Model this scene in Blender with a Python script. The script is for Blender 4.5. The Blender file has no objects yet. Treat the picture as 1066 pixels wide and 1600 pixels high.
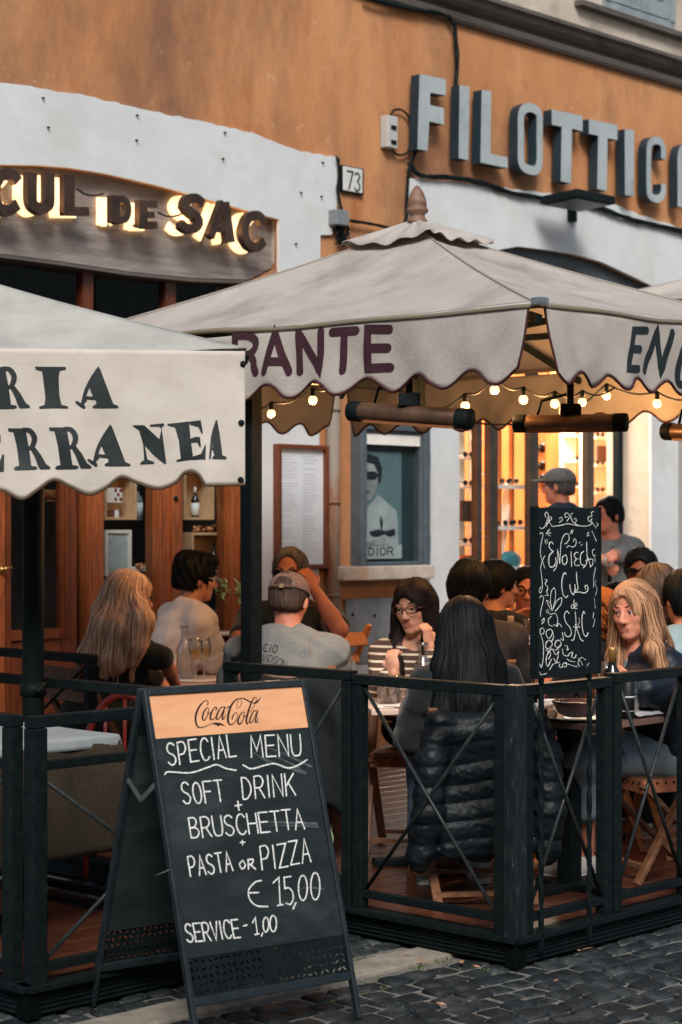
import bpy, bmesh, math, random
import numpy as np
from mathutils import Vector, Matrix
from mathutils.bvhtree import BVHTree
R = math.radians
random.seed(7)
scene = bpy.context.scene
COL = scene.collection
# ------------------------------------------------------------------ camera, world, sun, exposure
F, H, HY, CX = 3000.0, 1.57, 820.0, 533.0        # focal length (px of the 1066x1600 photo), eye height, horizon row, centre column
cam = bpy.data.cameras.new('camera')
cam.sensor_width = 36; cam.lens = F/1600*36; cam.shift_y = (HY-800)/1600
cam.clip_end = 400; cam.dof.use_dof = True; cam.dof.focus_distance = 7.1; cam.dof.aperture_fstop = 4.0
co = bpy.data.objects.new('camera', cam); COL.objects.link(co)
co.location = (0, 0, H); co.rotation_euler = (R(90), 0, 0); scene.camera = co
world = bpy.data.worlds.new("World"); scene.world = world; world.use_nodes = True
wn = world.node_tree.nodes; bg = wn['Background']
sky = wn.new('ShaderNodeTexSky'); sky.sky_type = 'NISHITA'; sky.sun_disc = False
SUN_EL, SUN_AZ = R(40), R(177)                    # azimuth measured from +Y towards +X
sky.sun_elevation = SUN_EL; sky.sun_rotation = SUN_AZ; sky.air_density = 1.0; sky.dust_density = 3.0
world.node_tree.links.new(sky.outputs[0], bg.inputs[0]); bg.inputs[1].default_value = 0.08
sl = bpy.data.lights.new('sun', 'SUN'); sl.energy = 2.2; sl.angle = R(22); sl.color = (1, .975, .95)
so = bpy.data.objects.new('sun', sl); COL.objects.link(so)
so.rotation_euler = (R(90)-SUN_EL, 0, -SUN_AZ+math.pi); so.location = (0, -5, 12)
scene.view_settings.view_transform = 'Standard'; scene.view_settings.look = 'None'
scene.view_settings.exposure = 0.56; scene.view_settings.gamma = 1.0
scene.cycles.max_bounces = 8; scene.cycles.transparent_max_bounces = 16
# ------------------------------------------------------------------ helpers
def P(px, py, D): return Vector(((px-CX)/F*D, D, H+(HY-py)/F*D))
def PZ(px, D, z): return Vector(((px-CX)/F*D, D, z))
def C(r, g, b):
    f = lambda c: c/12.92 if c <= .04045 else ((c+.055)/1.055)**2.4
    return (f(r/255), f(g/255), f(b/255), 1)
ROOTM = {}
def thing(name, label, cat, loc=(0, 0, 0), rotz=0, group=None, kind=None):
    o = bpy.data.objects.new(name, None); COL.objects.link(o)
    o.empty_display_size = .1
    o.location = loc; o.rotation_euler = (0, 0, rotz)
    tag(o, label, cat, group, kind)
    ROOTM[o.name] = Matrix.Translation(Vector(loc)) @ Matrix.Rotation(rotz, 4, 'Z')
    return o
def tag(o, label, cat, group=None, kind=None):
    if label: o['label'] = label
    if cat: o['category'] = cat
    if group: o['group'] = group
    if kind: o['kind'] = kind
    return o
def dup(root, loc, rotz, label, group=None):
    r = root.copy(); COL.objects.link(r); r.location = loc; r.rotation_euler = (0, 0, rotz)
    r['label'] = label
    if group: r['group'] = group
    for ch in list(root.children):
        c = ch.copy(); COL.objects.link(c); c.parent = r
        for g in list(ch.children):
            d = g.copy(); COL.objects.link(d); d.parent = c
    ROOTM[r.name] = Matrix.Translation(Vector(loc)) @ Matrix.Rotation(rotz, 4, 'Z')
    return r
class MB:
    def __init__(s, M=None): s.v = []; s.f = []; s.mi = []; s.sm = []; s.M = M or Matrix.Identity(4); s.m = 0
    def add(s, vs, fs, smooth=False):
        b = len(s.v); M = s.M
        s.v += [M @ Vector(p) for p in vs]
        for f in fs: s.f.append([b+i for i in f]); s.mi.append(s.m); s.sm.append(smooth)
    def box(s, c, size, rot=None, ch=0.0):
        hx, hy, hz = size[0]/2, size[1]/2, size[2]/2; c = Vector(c)
        vs = [Vector((x*hx, y*hy, z*hz)) for x in (-1, 1) for y in (-1, 1) for z in (-1, 1)]
        if rot is not None: vs = [rot @ p for p in vs]
        s.add([c+p for p in vs], [(0, 1, 3, 2), (4, 6, 7, 5), (0, 4, 5, 1), (2, 3, 7, 6), (0, 2, 6, 4), (1, 5, 7, 3)])
    def bx(s, x0, x1, y0, y1, z0, z1): s.box(((x0+x1)/2, (y0+y1)/2, (z0+z1)/2), (abs(x1-x0), abs(y1-y0), abs(z1-z0)))
    def bar(s, p0, p1, w, d, up=(0, 0, 1)):
        p0 = Vector(p0); p1 = Vector(p1); ax = p1-p0; L = ax.length; ax /= L
        up = Vector(up)
        if abs(ax.dot(up)) > .98: up = Vector((0, 1, 0)) if abs(ax.y) < .9 else Vector((1, 0, 0))
        sx = ax.cross(up).normalized(); sz = sx.cross(ax)
        rot = Matrix((sx, ax, sz)).transposed()
        s.box((p0+p1)/2, (w, L, d), rot)
    def tube(s, pts, r, n=8, smooth=True, caps=True, flat=1.0):
        pts = [Vector(p) for p in pts]; k = len(pts)
        rs = r if isinstance(r, (list, tuple)) else [r]*k
        t = (pts[1]-pts[0]).normalized()
        a = t.orthogonal().normalized(); vs = []
        for i in range(k):
            t = (pts[min(i+1, k-1)]-pts[max(i-1, 0)])
            if t.length < 1e-9: t = Vector((0, 0, 1))
            t.normalize(); a = (a-t*a.dot(t))
            if a.length < 1e-6: a = t.orthogonal()
            a.normalize(); b = t.cross(a)
            for j in range(n):
                q = 2*math.pi*j/n
                vs.append(pts[i]+(a*math.cos(q)*flat+b*math.sin(q))*rs[i])
        fs = [(i*n+j, i*n+(j+1) % n, (i+1)*n+(j+1) % n, (i+1)*n+j) for i in range(k-1) for j in range(n)]
        if caps: fs += [tuple(range(n-1, -1, -1)), tuple(range((k-1)*n, k*n))]
        s.add(vs, fs, smooth)
    def lathe(s, prof, c=(0, 0, 0), n=24, smooth=True, axis=None):
        c = Vector(c); vs = []; k = len(prof); A = axis
        for r, z in prof:
            for j in range(n):
                q = 2*math.pi*j/n; p = Vector((r*math.cos(q), r*math.sin(q), z))
                if A is not None: p = A @ p
                vs.append(c+p)
        fs = [(i*n+j, i*n+(j+1) % n, (i+1)*n+(j+1) % n, (i+1)*n+j) for i in range(k-1) for j in range(n)]
        if prof[0][0] > 1e-4: fs.append(tuple(range(n-1, -1, -1)))
        if prof[-1][0] > 1e-4: fs.append(tuple(range((k-1)*n, k*n)))
        s.add(vs, fs, smooth)
    def ball(s, c, r, n=12, sc=(1, 1, 1), rot=None):
        prof = [(max(1e-5, math.sin(math.pi*i/n)), -math.cos(math.pi*i/n)) for i in range(n+1)]
        A = Matrix.Diagonal(Vector(sc)*r)
        if rot is not None: A = rot @ A
        s.lathe(prof, c, n*2, True, A)
    def prism(s, front, off):
        off = Vector(off); n = len(front); front = [Vector(p) for p in front]
        vs = front+[p+off for p in front]
        s.add(vs, [tuple(range(n)), tuple(range(2*n-1, n-1, -1))]+[(i, i+n, (i+1) % n+n, (i+1) % n) for i in range(n)])
    def grid(s, fn, nu, nv, smooth=True, th=0.0):
        vs = [fn(i/nu, j/nv) for i in range(nu+1) for j in range(nv+1)]
        s.add(vs, [(i*(nv+1)+j, (i+1)*(nv+1)+j, (i+1)*(nv+1)+j+1, i*(nv+1)+j+1) for i in range(nu) for j in range(nv)], smooth)
def part(name, mb, mats, parent=None, bevel=0, solid=0, label=None, sub=0):
    if not isinstance(mats, (list, tuple)): mats = [mats]
    me = bpy.data.meshes.new(name); V = mb.v; M = None
    if parent is not None:
        if parent.name in ROOTM: M = ROOTM[parent.name]
        if M is not None: Mi = M.inverted(); V = [Mi @ p for p in V]
    me.from_pydata([tuple(p) for p in V], [], mb.f)
    for m in mats: me.materials.append(m)
    me.polygons.foreach_set('material_index', mb.mi); me.polygons.foreach_set('use_smooth', mb.sm)
    me.update()
    bm = bmesh.new(); bm.from_mesh(me); bmesh.ops.recalc_face_normals(bm, faces=bm.faces); bm.to_mesh(me); bm.free()
    o = bpy.data.objects.new(name, me); COL.objects.link(o)
    if parent is not None:
        o.parent = parent
        if M is not None: ROOTM[o.name] = M        # parts sit at the identity under their thing
    if label: o['label'] = label
    if solid:
        md = o.modifiers.new('solid', 'SOLIDIFY'); md.thickness = solid; md.offset = 0
    if bevel:
        md = o.modifiers.new('bevel', 'BEVEL'); md.width = bevel; md.segments = 2; md.limit_method = 'ANGLE'; md.angle_limit = R(40)
    if sub:
        md = o.modifiers.new('sub', 'SUBSURF'); md.levels = sub; md.render_levels = sub
    return o
def single(name, mb, mats, label, cat, group=None, kind=None, **kw):
    return tag(part(name, mb, mats, None, **kw), label, cat, group, kind)
# ------------------------------------------------------------------ materials
_mc = {}
def mat(name, c1, c2=None, rough=.6, scale=8, bump=0, bscale=None, metal=0, stretch=(1, 1, 1), detail=4, spec=.4, lo=.35, hi=.65, c3=None, s3=2.0, t3=(.55, .7), sheen=0, trans=0, coat=0):
    if name in _mc: return _mc[name]
    m = bpy.data.materials.new(name); m.use_nodes = True; nt = m.node_tree; N = nt.nodes; L = nt.links
    b = N['Principled BSDF']; b.inputs['Roughness'].default_value = rough; b.inputs['Metallic'].default_value = metal
    b.inputs['Specular IOR Level'].default_value = spec
    if sheen: b.inputs['Sheen Weight'].default_value = sheen
    if coat: b.inputs['Coat Weight'].default_value = coat; b.inputs['Coat Roughness'].default_value = .15
    b.inputs['Base Color'].default_value = c1
    if c2 is not None or bump:
        tc = N.new('ShaderNodeTexCoord'); mp = N.new('ShaderNodeMapping'); mp.inputs['Scale'].default_value = stretch
        L.new(tc.outputs['Object'], mp.inputs[0])
        nz = N.new('ShaderNodeTexNoise'); nz.inputs['Scale'].default_value = scale; nz.inputs['Detail'].default_value = detail; nz.inputs['Roughness'].default_value = .6
        L.new(mp.outputs[0], nz.inputs['Vector'])
        if c2 is not None:
            rp = N.new('ShaderNodeValToRGB'); rp.color_ramp.elements[0].position = lo; rp.color_ramp.elements[1].position = hi
            rp.color_ramp.elements[0].color = c1; rp.color_ramp.elements[1].color = c2
            L.new(nz.outputs['Fac'], rp.inputs[0]); out = rp.outputs[0]
            if c3 is not None:
                n3 = N.new('ShaderNodeTexNoise'); n3.inputs['Scale'].default_value = s3; n3.inputs['Detail'].default_value = 8; n3.inputs['Roughness'].default_value = .65
                L.new(mp.outputs[0], n3.inputs['Vector'])
                r3 = N.new('ShaderNodeMapRange'); r3.inputs[1].default_value = t3[0]; r3.inputs[2].default_value = t3[1]
                L.new(n3.outputs['Fac'], r3.inputs[0])
                mx = N.new('ShaderNodeMix'); mx.data_type = 'RGBA'; L.new(r3.outputs[0], mx.inputs[0]); L.new(out, mx.inputs[6]); mx.inputs[7].default_value = c3
                out = mx.outputs[2]
            L.new(out, b.inputs['Base Color'])
        if bump:
            n2 = nz
            if bscale:
                n2 = N.new('ShaderNodeTexNoise'); n2.inputs['Scale'].default_value = bscale; n2.inputs['Detail'].default_value = 5; L.new(mp.outputs[0], n2.inputs['Vector'])
            bp = N.new('ShaderNodeBump'); bp.inputs['Strength'].default_value = min(1, bump); bp.inputs['Distance'].default_value = .01
            L.new(n2.outputs['Fac'], bp.inputs['Height']); L.new(bp.outputs[0], b.inputs['Normal'])
    if trans:
        tr = N.new('ShaderNodeBsdfTranslucent'); tr.inputs[0].default_value = c1
        ms = N.new('ShaderNodeMixShader'); ms.inputs[0].default_value = trans
        out = N['Material Output']; L.new(b.outputs[0], ms.inputs[1]); L.new(tr.outputs[0], ms.inputs[2]); L.new(ms.outputs[0], out.inputs[0])
    _mc[name] = m; return m
def emit(name, col, st, base=None):
    if name in _mc: return _mc[name]
    m = bpy.data.materials.new(name); m.use_nodes = True; b = m.node_tree.nodes['Principled BSDF']
    b.inputs['Base Color'].default_value = base or col; b.inputs['Emission Color'].default_value = col; b.inputs['Emission Strength'].default_value = st
    _mc[name] = m; return m
def glass(name, tint=(1, 1, 1, 1), refl=.5, rough=.02, refract=False, clear=.8, power=4.0):
    if name in _mc: return _mc[name]
    m = bpy.data.materials.new(name); m.use_nodes = True; nt = m.node_tree; N = nt.nodes; L = nt.links
    N.remove(N['Principled BSDF']); out = N['Material Output']
    tr = N.new('ShaderNodeBsdfTransparent'); tr.inputs[0].default_value = tint
    gl = N.new('ShaderNodeBsdfGlossy'); gl.inputs['Roughness'].default_value = rough; gl.inputs[0].default_value = (refl, refl, refl, 1)
    lw = N.new('ShaderNodeLayerWeight'); pw_ = N.new('ShaderNodeMath'); pw_.operation = 'POWER'; pw_.inputs[1].default_value = power; L.new(lw.outputs['Facing'], pw_.inputs[0])
    fr = N.new('ShaderNodeMath'); fr.operation = 'MULTIPLY_ADD'; fr.inputs[1].default_value = .9; fr.inputs[2].default_value = .045; L.new(pw_.outputs[0], fr.inputs[0])
    mx = N.new('ShaderNodeMixShader'); L.new(fr.outputs[0], mx.inputs[0]); L.new(tr.outputs[0], mx.inputs[1]); L.new(gl.outputs[0], mx.inputs[2])
    last = mx
    if refract:
        g = N.new('ShaderNodeBsdfGlass'); g.inputs[0].default_value = tint; g.inputs['Roughness'].default_value = rough; g.inputs['IOR'].default_value = 1.45
        m2 = N.new('ShaderNodeMixShader'); m2.inputs[0].default_value = clear; L.new(g.outputs[0], m2.inputs[1]); L.new(mx.outputs[0], m2.inputs[2]); last = m2
    L.new(last.outputs[0], out.inputs[0]); _mc[name] = m; return m
BLK = mat('black_painted_metal', (.006, .010, .011, 1), (.013, .018, .019, 1), .5, 30, .15, spec=.09, metal=.0, lo=.45, hi=.8, c3=(.07, .08, .08, 1), s3=45, t3=(.68, .76))
BLK2 = mat('black_plastic', (.006, .010, .011, 1), (.010, .015, .016, 1), .55, 20, spec=.09)
def wood(name, a, b, ax=(12, 12, 1.2), rough=.45, coat=.15, scale=6): return mat(name, a, b, rough, scale, .08, stretch=ax, lo=.3, hi=.7, coat=coat)
WOODF = wood('folding_chair_wood', C(92, 62, 44), C(136, 92, 64), (3, 3, 3), .5, 0, 9)
WOODL = wood('pale_beech_wood', C(214, 142, 84), C(230, 165, 105), (3, 3, 3), .5, 0, 9)
TEAK = wood('shopfront_teak', C(104, 54, 28), C(164, 90, 48), (14, 14, 1.0), .4, .2)
TEAKD = wood('shopfront_dark_teak', C(72, 34, 18), C(118, 60, 30), (14, 14, 1.0), .4, .2)
CANVAS = mat('canopy_canvas', C(178, 171, 163), C(194, 187, 179), .85, 5, .25, 60, c3=C(140, 134, 124), s3=2.2, t3=(.52, .76), trans=.22, spec=.1)
CANVASW = mat('banner_canvas', C(200, 192, 180), C(212, 204, 194), .8, 6, .2, 30, c3=C(176, 166, 154), s3=2.5, t3=(.55, .8), trans=.12, spec=.15)
TRIM = mat('maroon_binding', C(62, 22, 26), rough=.8)
MAROON = mat('maroon_lettering', C(58, 26, 34), C(48, 20, 28), .7, 10)
INK = mat('black_lettering', C(20, 30, 32), C(30, 40, 42), .55, 10)
CHALK = mat('chalk_white', C(128, 132, 130), C(236, 236, 230), .95, 240, lo=.34, hi=.52)
CHALKG = mat('chalk_grey', C(120, 128, 126), C(205, 208, 202), .95, 140, lo=.3, hi=.6)
SLATE = mat('chalkboard_slate', C(28, 36, 38), C(40, 48, 50), .8, 5, spec=.2, c3=C(66, 74, 75), s3=2.6, t3=(.52, .8), stretch=(1, 1, 3))
SLATED = mat('dark_chalkboard', C(14, 24, 28), C(20, 30, 34), .85, 5, spec=.15, c3=C(44, 54, 58), s3=3, t3=(.58, .8))
STEEL = mat('brushed_steel', C(150, 155, 158), C(180, 184, 186), .35, 40, metal=.9)
PORC = mat('white_porcelain', C(225, 222, 214), C(235, 232, 226), .25, 8)
PAPER = mat('white_paper', C(222, 222, 220), C(232, 232, 230), .9, 20)
GLASS = glass('clear_glass', (.95, .955, .955, 1), 1.0, .02, True, .6, 1.2)
PANE = glass('window_pane', (.90, .93, .94, 1), .16, .02)
WINE = mat('white_wine', C(226, 180, 96), rough=.1, spec=.6)
# ------------------------------------------------------------------ strokes and lettering
def cr(pts, n=6):
    q = [Vector((p[0], p[1])) for p in pts]
    if len(q) < 3: return q
    q = [q[0]*2-q[1]]+q+[q[-1]*2-q[-2]]; out = []
    for i in range(1, len(q)-2):
        for j in range(n):
            t = j/n; a, b, c, d = q[i-1], q[i], q[i+1], q[i+2]
            out.append(.5*((2*b)+(c-a)*t+(2*a-5*b+4*c-d)*t*t+(3*b-a-3*c+d)*t**3))
    out.append(q[-2]); return out
_lift = [0]
def dens(pts, st=.012):
    out = []
    for p, q in zip(pts, pts[1:]):
        p, q = Vector((p[0], p[1])), Vector((q[0], q[1])); k = max(1, int((q-p).length/st)); out += [p.lerp(q, i/k) for i in range(k)]
    return out+[Vector((pts[-1][0], pts[-1][1]))]
def stroke(mb, pts, w, fmap, depth=.001, cap=True, lift=0.0):
    """ribbon of width w (a number or one per point) along 2-D pts, mapped to 3-D by fmap(x, y, height)"""
    pts = [Vector((p[0], p[1])) for p in pts]
    pts = [p for i, p in enumerate(pts) if i == 0 or (p-pts[i-1]).length > 1e-6]
    k = len(pts)
    if k < 2: return
    ws = list(w) if isinstance(w, (list, tuple)) else [w]*k
    if len(ws) != k: ws = [ws[min(len(ws)-1, int(i*(len(ws)-1)/(k-1)+.5))] for i in range(k)]
    _lift[0] = (_lift[0]+1) % 7; lf = lift+_lift[0]*.00012
    L, Rr = [], []
    for i in range(k):
        d0 = (pts[i]-pts[i-1]).normalized() if i else (pts[1]-pts[0]).normalized()
        d1 = (pts[i+1]-pts[i]).normalized() if i < k-1 else d0
        t = d0+d1
        if t.length < 1e-4: t = d0
        t.normalize(); n = Vector((-t.y, t.x)); c = max(.5, n.dot(Vector((-d0.y, d0.x))))
        L.append(pts[i]+n*ws[i]/2/c); Rr.append(pts[i]-n*ws[i]/2/c)
    def fan(c, a, r, sgn):
        return [c+Vector((math.cos(a+sgn*math.pi*j/6), math.sin(a+sgn*math.pi*j/6)))*r for j in range(1, 6)]
    d = pts[-1]-pts[-2]; e0 = fan(pts[-1], math.atan2(d.x, -d.y), ws[-1]/2, -1) if cap else []
    d = pts[0]-pts[1]; e1 = fan(pts[0], math.atan2(d.x, -d.y), ws[0]/2, -1) if cap else []
    def emitf(h0, h1):
        vs = []; idx = {}
        def a(p, h): vs.append(fmap(p.x, p.y, h)); return len(vs)-1
        Lt = [a(p, h1) for p in L]; Rt = [a(p, h1) for p in Rr]; Lb = [a(p, h0) for p in L]; Rb = [a(p, h0) for p in Rr]
        fs = [(Lt[i], Rt[i], Rt[i+1], Lt[i+1]) for i in range(k-1)]
        fs += [(Lb[i], Lt[i], Lt[i+1], Lb[i+1]) for i in range(k-1)]+[(Rt[i], Rb[i], Rb[i+1], Rt[i+1]) for i in range(k-1)]
        for e, s0t, s1t, s0b, s1b in ((e0, Lt[-1], Rt[-1], Lb[-1], Rb[-1]), (e1, Rt[0], Lt[0], Rb[0], Lb[0])):
            et = [a(p, h1) for p in e]; eb = [a(p, h0) for p in e]
            ct = [s0t]+et+[s1t]; cb = [s0b]+eb+[s1b]
            if cap: fs.append(tuple(ct))
            fs += [(cb[i], ct[i], ct[i+1], cb[i+1]) for i in range(len(ct)-1)]
        mb.add(vs, fs)
    emitf(0.0, depth+lf)
O_ = ('c', [(.5, 1), (.16, .86), (0, .5), (.16, .14), (.5, 0), (.84, .14), (1, .5), (.84, .86), (.5, 1)])
GL = {
 'A': [[(0, 0), (.5, 1), (1, 0)], [(.2, .36), (.8, .36)]], 'B': [[(0, 0), (0, 1)], ('c', [(0, 1), (.6, .98), (.8, .78), (.55, .55), (0, .5)]), ('c', [(.1, .5), (.7, .46), (.95, .25), (.65, .02), (0, 0)])],
 'C': [('c', [(1, .84), (.72, 1), (.3, .94), (.04, .6), (.06, .3), (.3, .04), (.7, 0), (1, .14)])], 'D': [[(0, 0), (0, 1)], ('c', [(0, 1), (.5, .95), (.9, .65), (.9, .32), (.5, .04), (0, 0)])],
 'E': [[(1, 1), (0, 1), (0, 0), (1, 0)], [(0, .52), (.85, .52)]], 'F': [[(1, 1), (0, 1), (0, 0)], [(0, .52), (.8, .52)]],
 'H': [[(0, 0), (0, 1)], [(1, 0), (1, 1)], [(0, .5), (1, .5)]], 'I': [[(.5, 0), (.5, 1)]], 'J': [('c', [(.9, 1), (.9, .3), (.6, 0), (.2, .05), (.05, .25)])],
 'K': [[(0, 0), (0, 1)], [(.95, 1), (.05, .45)], [(.3, .6), (1, 0)]], 'L': [[(0, 1), (0, 0), (1, 0)]], 'M': [[(0, 0), (.1, 1), (.5, .3), (.9, 1), (1, 0)]],
 'N': [[(0, 0), (0, 1), (1, 0), (1, 1)]], 'O': [O_], '0': [O_], 'P': [[(0, 0), (0, 1)], ('c', [(0, 1), (.65, 1), (.95, .75), (.65, .48), (0, .44)])],
 'R': [[(0, 0), (0, 1)], ('c', [(0, 1), (.65, 1), (.95, .76), (.65, .5), (0, .47)]), [(.45, .48), (1, 0)]],
 'S': [('c', [(.92, .88), (.6, 1), (.2, .94), (.05, .74), (.25, .56), (.7, .44), (.95, .24), (.75, .04), (.35, 0), (.02, .14)])],
 'T': [[(0, 1), (1, 1)], [(.5, 1), (.5, 0)]], 'U': [('c', [(0, 1), (0, .4), (.15, .06), (.5, 0), (.85, .06), (1, .4), (1, 1)])],
 'V': [[(0, 1), (.5, 0), (1, 1)]], 'Y': [[(0, 1), (.5, .5), (1, 1)], [(.5, .5), (.5, 0)]], 'Z': [[(0, 1), (1, 1), (0, 0), (1, 0)]],
 '1': [[(.1, .78), (.55, 1), (.55, 0)], [(.2, 0), (.9, 0)]], '5': [[(.95, 1), (.15, 1), (.1, .55)], ('c', [(.1, .55), (.55, .62), (.92, .4), (.8, .1), (.4, 0), (.05, .1)])],
 '7': [[(0, 1), (1, 1), (.35, 0)]], '3': [('c', [(.05, .9), (.5, 1), (.9, .8), (.5, .54)]), ('c', [(.5, .54), (.95, .3), (.7, .03), (.3, 0), (.02, .12)])],
 ',': [[(.6, .08), (.3, -.2)]], '-': [[(.1, .5), (.9, .5)]], '+': [[(.5, .2), (.5, .8)], [(.15, .5), (.85, .5)]],
 '€': [('c', [(1, .95), (.6, 1), (.2, .8), (.02, .5), (.15, .18), (.5, 0), (1, .02)]), [(.0, .52), (.7, .54)]],
}
WID = {'I': .3, ',': .3, '1': .5, 'M': 1.25, ' ': .55, '-': .6, 'L': .85, 'J': .7}
def text(mb, s, x0, y0, x1, y1, up, w, fmap, depth=.001, gap=.28, to2d=None, wob=0.0, lift=0.0, slant=0.0):
    """s between baseline ends (x0,y0)-(x1,y1); up = vector to the cap height; coordinates go through to2d, then fmap"""
    wd = [WID.get(c, 1.0) for c in s]; tot = sum(wd)+gap*(len(s)-1); u = 0
    for c, cw in zip(s, wd):
        jx, jy = random.uniform(-wob, wob), random.uniform(-wob, wob)
        for g in GL.get(c, []):
            pts = cr(g[1], 5) if g[0] == 'c' else g
            q = []
            for a, b in pts:
                f = (u+a*cw+(b-.5)*slant)/tot
                xx = x0+(x1-x0)*f+up[0]*(b+jy); yy = y0+(y1-y0)*f+up[1]*(b+jy)
                q.append(to2d(xx, yy) if to2d else (xx, yy))
            stroke(mb, q, w, fmap, depth, True, lift)
        u += cw+gap
class Plane:
    """a flat face in the place: origin, unit axes; to2d turns a photo pixel into its metric coordinates"""
    def __init__(s, o, ex, ey): s.o = Vector(o); s.ex = Vector(ex).normalized(); s.ey = Vector(ey).normalized(); s.n = s.ex.cross(s.ey).normalized()
    def hit(s, px, py):
        d = Vector(((px-CX)/F, 1, (HY-py)/F)); c = Vector((0, 0, H))
        return c+d*((s.o-c).dot(s.n)/d.dot(s.n))
    def to2d(s, px, py): q = s.hit(px, py)-s.o; return (q.dot(s.ex), q.dot(s.ey))
    def map(s, x, y, h): return s.o+s.ex*x+s.ey*y+s.n*h
# ------------------------------------------------------------------ plan directions: everything in the place runs along u (right, away) or v (left, away)
TH = R(46.3); U = Vector((math.cos(TH), math.sin(TH), 0)); V = Vector((-math.sin(TH), math.cos(TH), 0)); UP = Vector((0, 0, 1))
D0 = 12.5                                         # the house front passes (0, D0)
FACM = Matrix.Translation((0, D0, 0)) @ Matrix.Rotation(TH, 4, 'Z')
def fa(px, py, n=0.0):
    k = (px-CX)/F; a = (k*(D0+n*V.y)-n*V.x)/(U.x-k*U.y); D = D0+a*U.y+n*V.y
    return a, H+(HY-py)/F*D
def fw(px, py, n=0.0): a, z = fa(px, py, n); return FACM @ Vector((a, n, z))
def fpoly(mb, pts, n0, n1):
    """outline given on the house front, standing from depth n0 (outer) to n1"""
    q = [fa(x, y, n0) for x, y in pts]; M = mb.M; mb.M = FACM
    mb.prism([(a, n0, z) for a, z in q], (0, n1-n0, 0)); mb.M = M
def fbox(mb, x0, y0, x1, y1, n0, n1):
    """upright box on the front: x0..x1 columns, y0 top / y1 bottom rows measured at column x0"""
    a0, z1 = fa(x0, y0, n0); a1, _ = fa(x1, y0, n0); _, z0 = fa(x0, y1, n0); M = mb.M; mb.M = FACM
    mb.bx(a0, a1, n0, n1, z0, z1); mb.M = M
CORN = PZ(805, H*F/691, 0)                        # near corner of the right terrace
def ST(s, t, z=0): return CORN+U*s+V*t+UP*z
DECK = .10
# ================================================================== STREET
GROUT = mat('joint_sand', C(96, 94, 88), C(128, 124, 116), .95, 30, .4, 120)
STONE = mat('basalt_cobble', C(24, 30, 32), C(44, 50, 52),   .62, 9, .8, 60, lo=.3, hi=.7, c3=C(86, 92, 92), s3=6, t3=(.50, .74), spec=.3)
KERB = mat('travertine_kerb', C(128, 120, 108), C(160, 152, 138), .85, 10, .5, 40)
mb = MB(); mb.bx(-60, 60, -20, 60, -.10, -.012)
single('street', mb, GROUT, 'dark cobbled street in front of the terraces', 'street', kind='structure')
mb = MB(); rnd = random.Random(3); pit = .104
cu = Matrix.Rotation(TH-R(4), 2); cx0 = Vector((.3, 6.6))
for i in range(-30, 30):
    for j in range(-24, 24):
        off = (.5 if j % 2 else 0)+rnd.uniform(-.07, .07)
        c = cx0+cu @ Vector(((i+off)*pit*1.12, j*pit+rnd.uniform(-.006, .006)))
        if not (-2.2 < c.x < 2.9 and 4.9 < c.y < 9.2): continue
        q = Vector((c.x, c.y, 0))-CORN
        if q.dot(U) > .12 and q.dot(V) > .12: continue
        k0 = (c-Vector((-.71, 6.04))); dk = abs(k0.dot(Vector((-.7, .714))))
        if dk < .12 and k0.dot(Vector((.714, .7))) < 1.62: continue
        hw, hd = pit*1.12*.482*rnd.uniform(.93, 1.02), pit*.478*rnd.uniform(.93, 1.02); z = rnd.uniform(-.007, .004)
        tx, ty = rnd.uniform(-.05, .05), rnd.uniform(-.05, .05); an = TH-R(4)+rnd.uniform(-.07, .07); vs = []
        cor = [(-.97, -.95), (0, -1.0), (.97, -.95), (1.0, 0), (.97, .95), (0, 1.0), (-.97, .95), (-1.0, 0)]
        jt = [(rnd.uniform(.90, 1.03), rnd.uniform(.90, 1.03)) for _ in cor]
        for sc_, zz in ((1.0, -.05), (.985, -.014), (.93, -.006), (.82, -.0015), (.55, 0.0)):
            for (a, b), (ja, jb) in zip(cor, jt):
                x, y = a*hw*ja*sc_, b*hd*jb*sc_
                vs.append((c.x+x*math.cos(an)-y*math.sin(an), c.y+x*math.sin(an)+y*math.cos(an), zz+z+(x*tx+y*ty)))
        fs = [(r*8+k, r*8+(k+1) % 8, r*8+8+(k+1) % 8, r*8+8+k) for r in range(4) for k in range(8)]+[tuple(range(32, 40))]
        mb.add(vs, fs, True)
single('cobblestone_paving', mb, STONE, 'dark grey square cobbles with sandy joints', 'paving', kind='structure')
mb = MB(); kd = Vector((.714, .70, 0)); kn = Vector((-.70, .714, 0)); p = Vector((-1.6, 5.17, 0)); rnd = random.Random(9)
for L in (.9, .75, .85, .46):
    e = []
    for t in np.linspace(0, L-.012, 6): e.append(p+kd*t+kn*(-.085+rnd.uniform(-.012, .012)))
    for t in np.linspace(L-.012, 0, 6): e.append(p+kd*t+kn*(.085+rnd.uniform(-.012, .012)))
    mb.prism([q+UP*.004 for q in e], (0, 0, -.05)); p = p+kd*L
single('kerb', mb, KERB, 'worn pale travertine strip set flush in the cobbles', 'kerb', kind='structure', bevel=.006)
GRASSM = mat('moss_green', C(70, 92, 40), C(96, 118, 56), .9, 60)
mb = MB(); rnd = random.Random(5)
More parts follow.
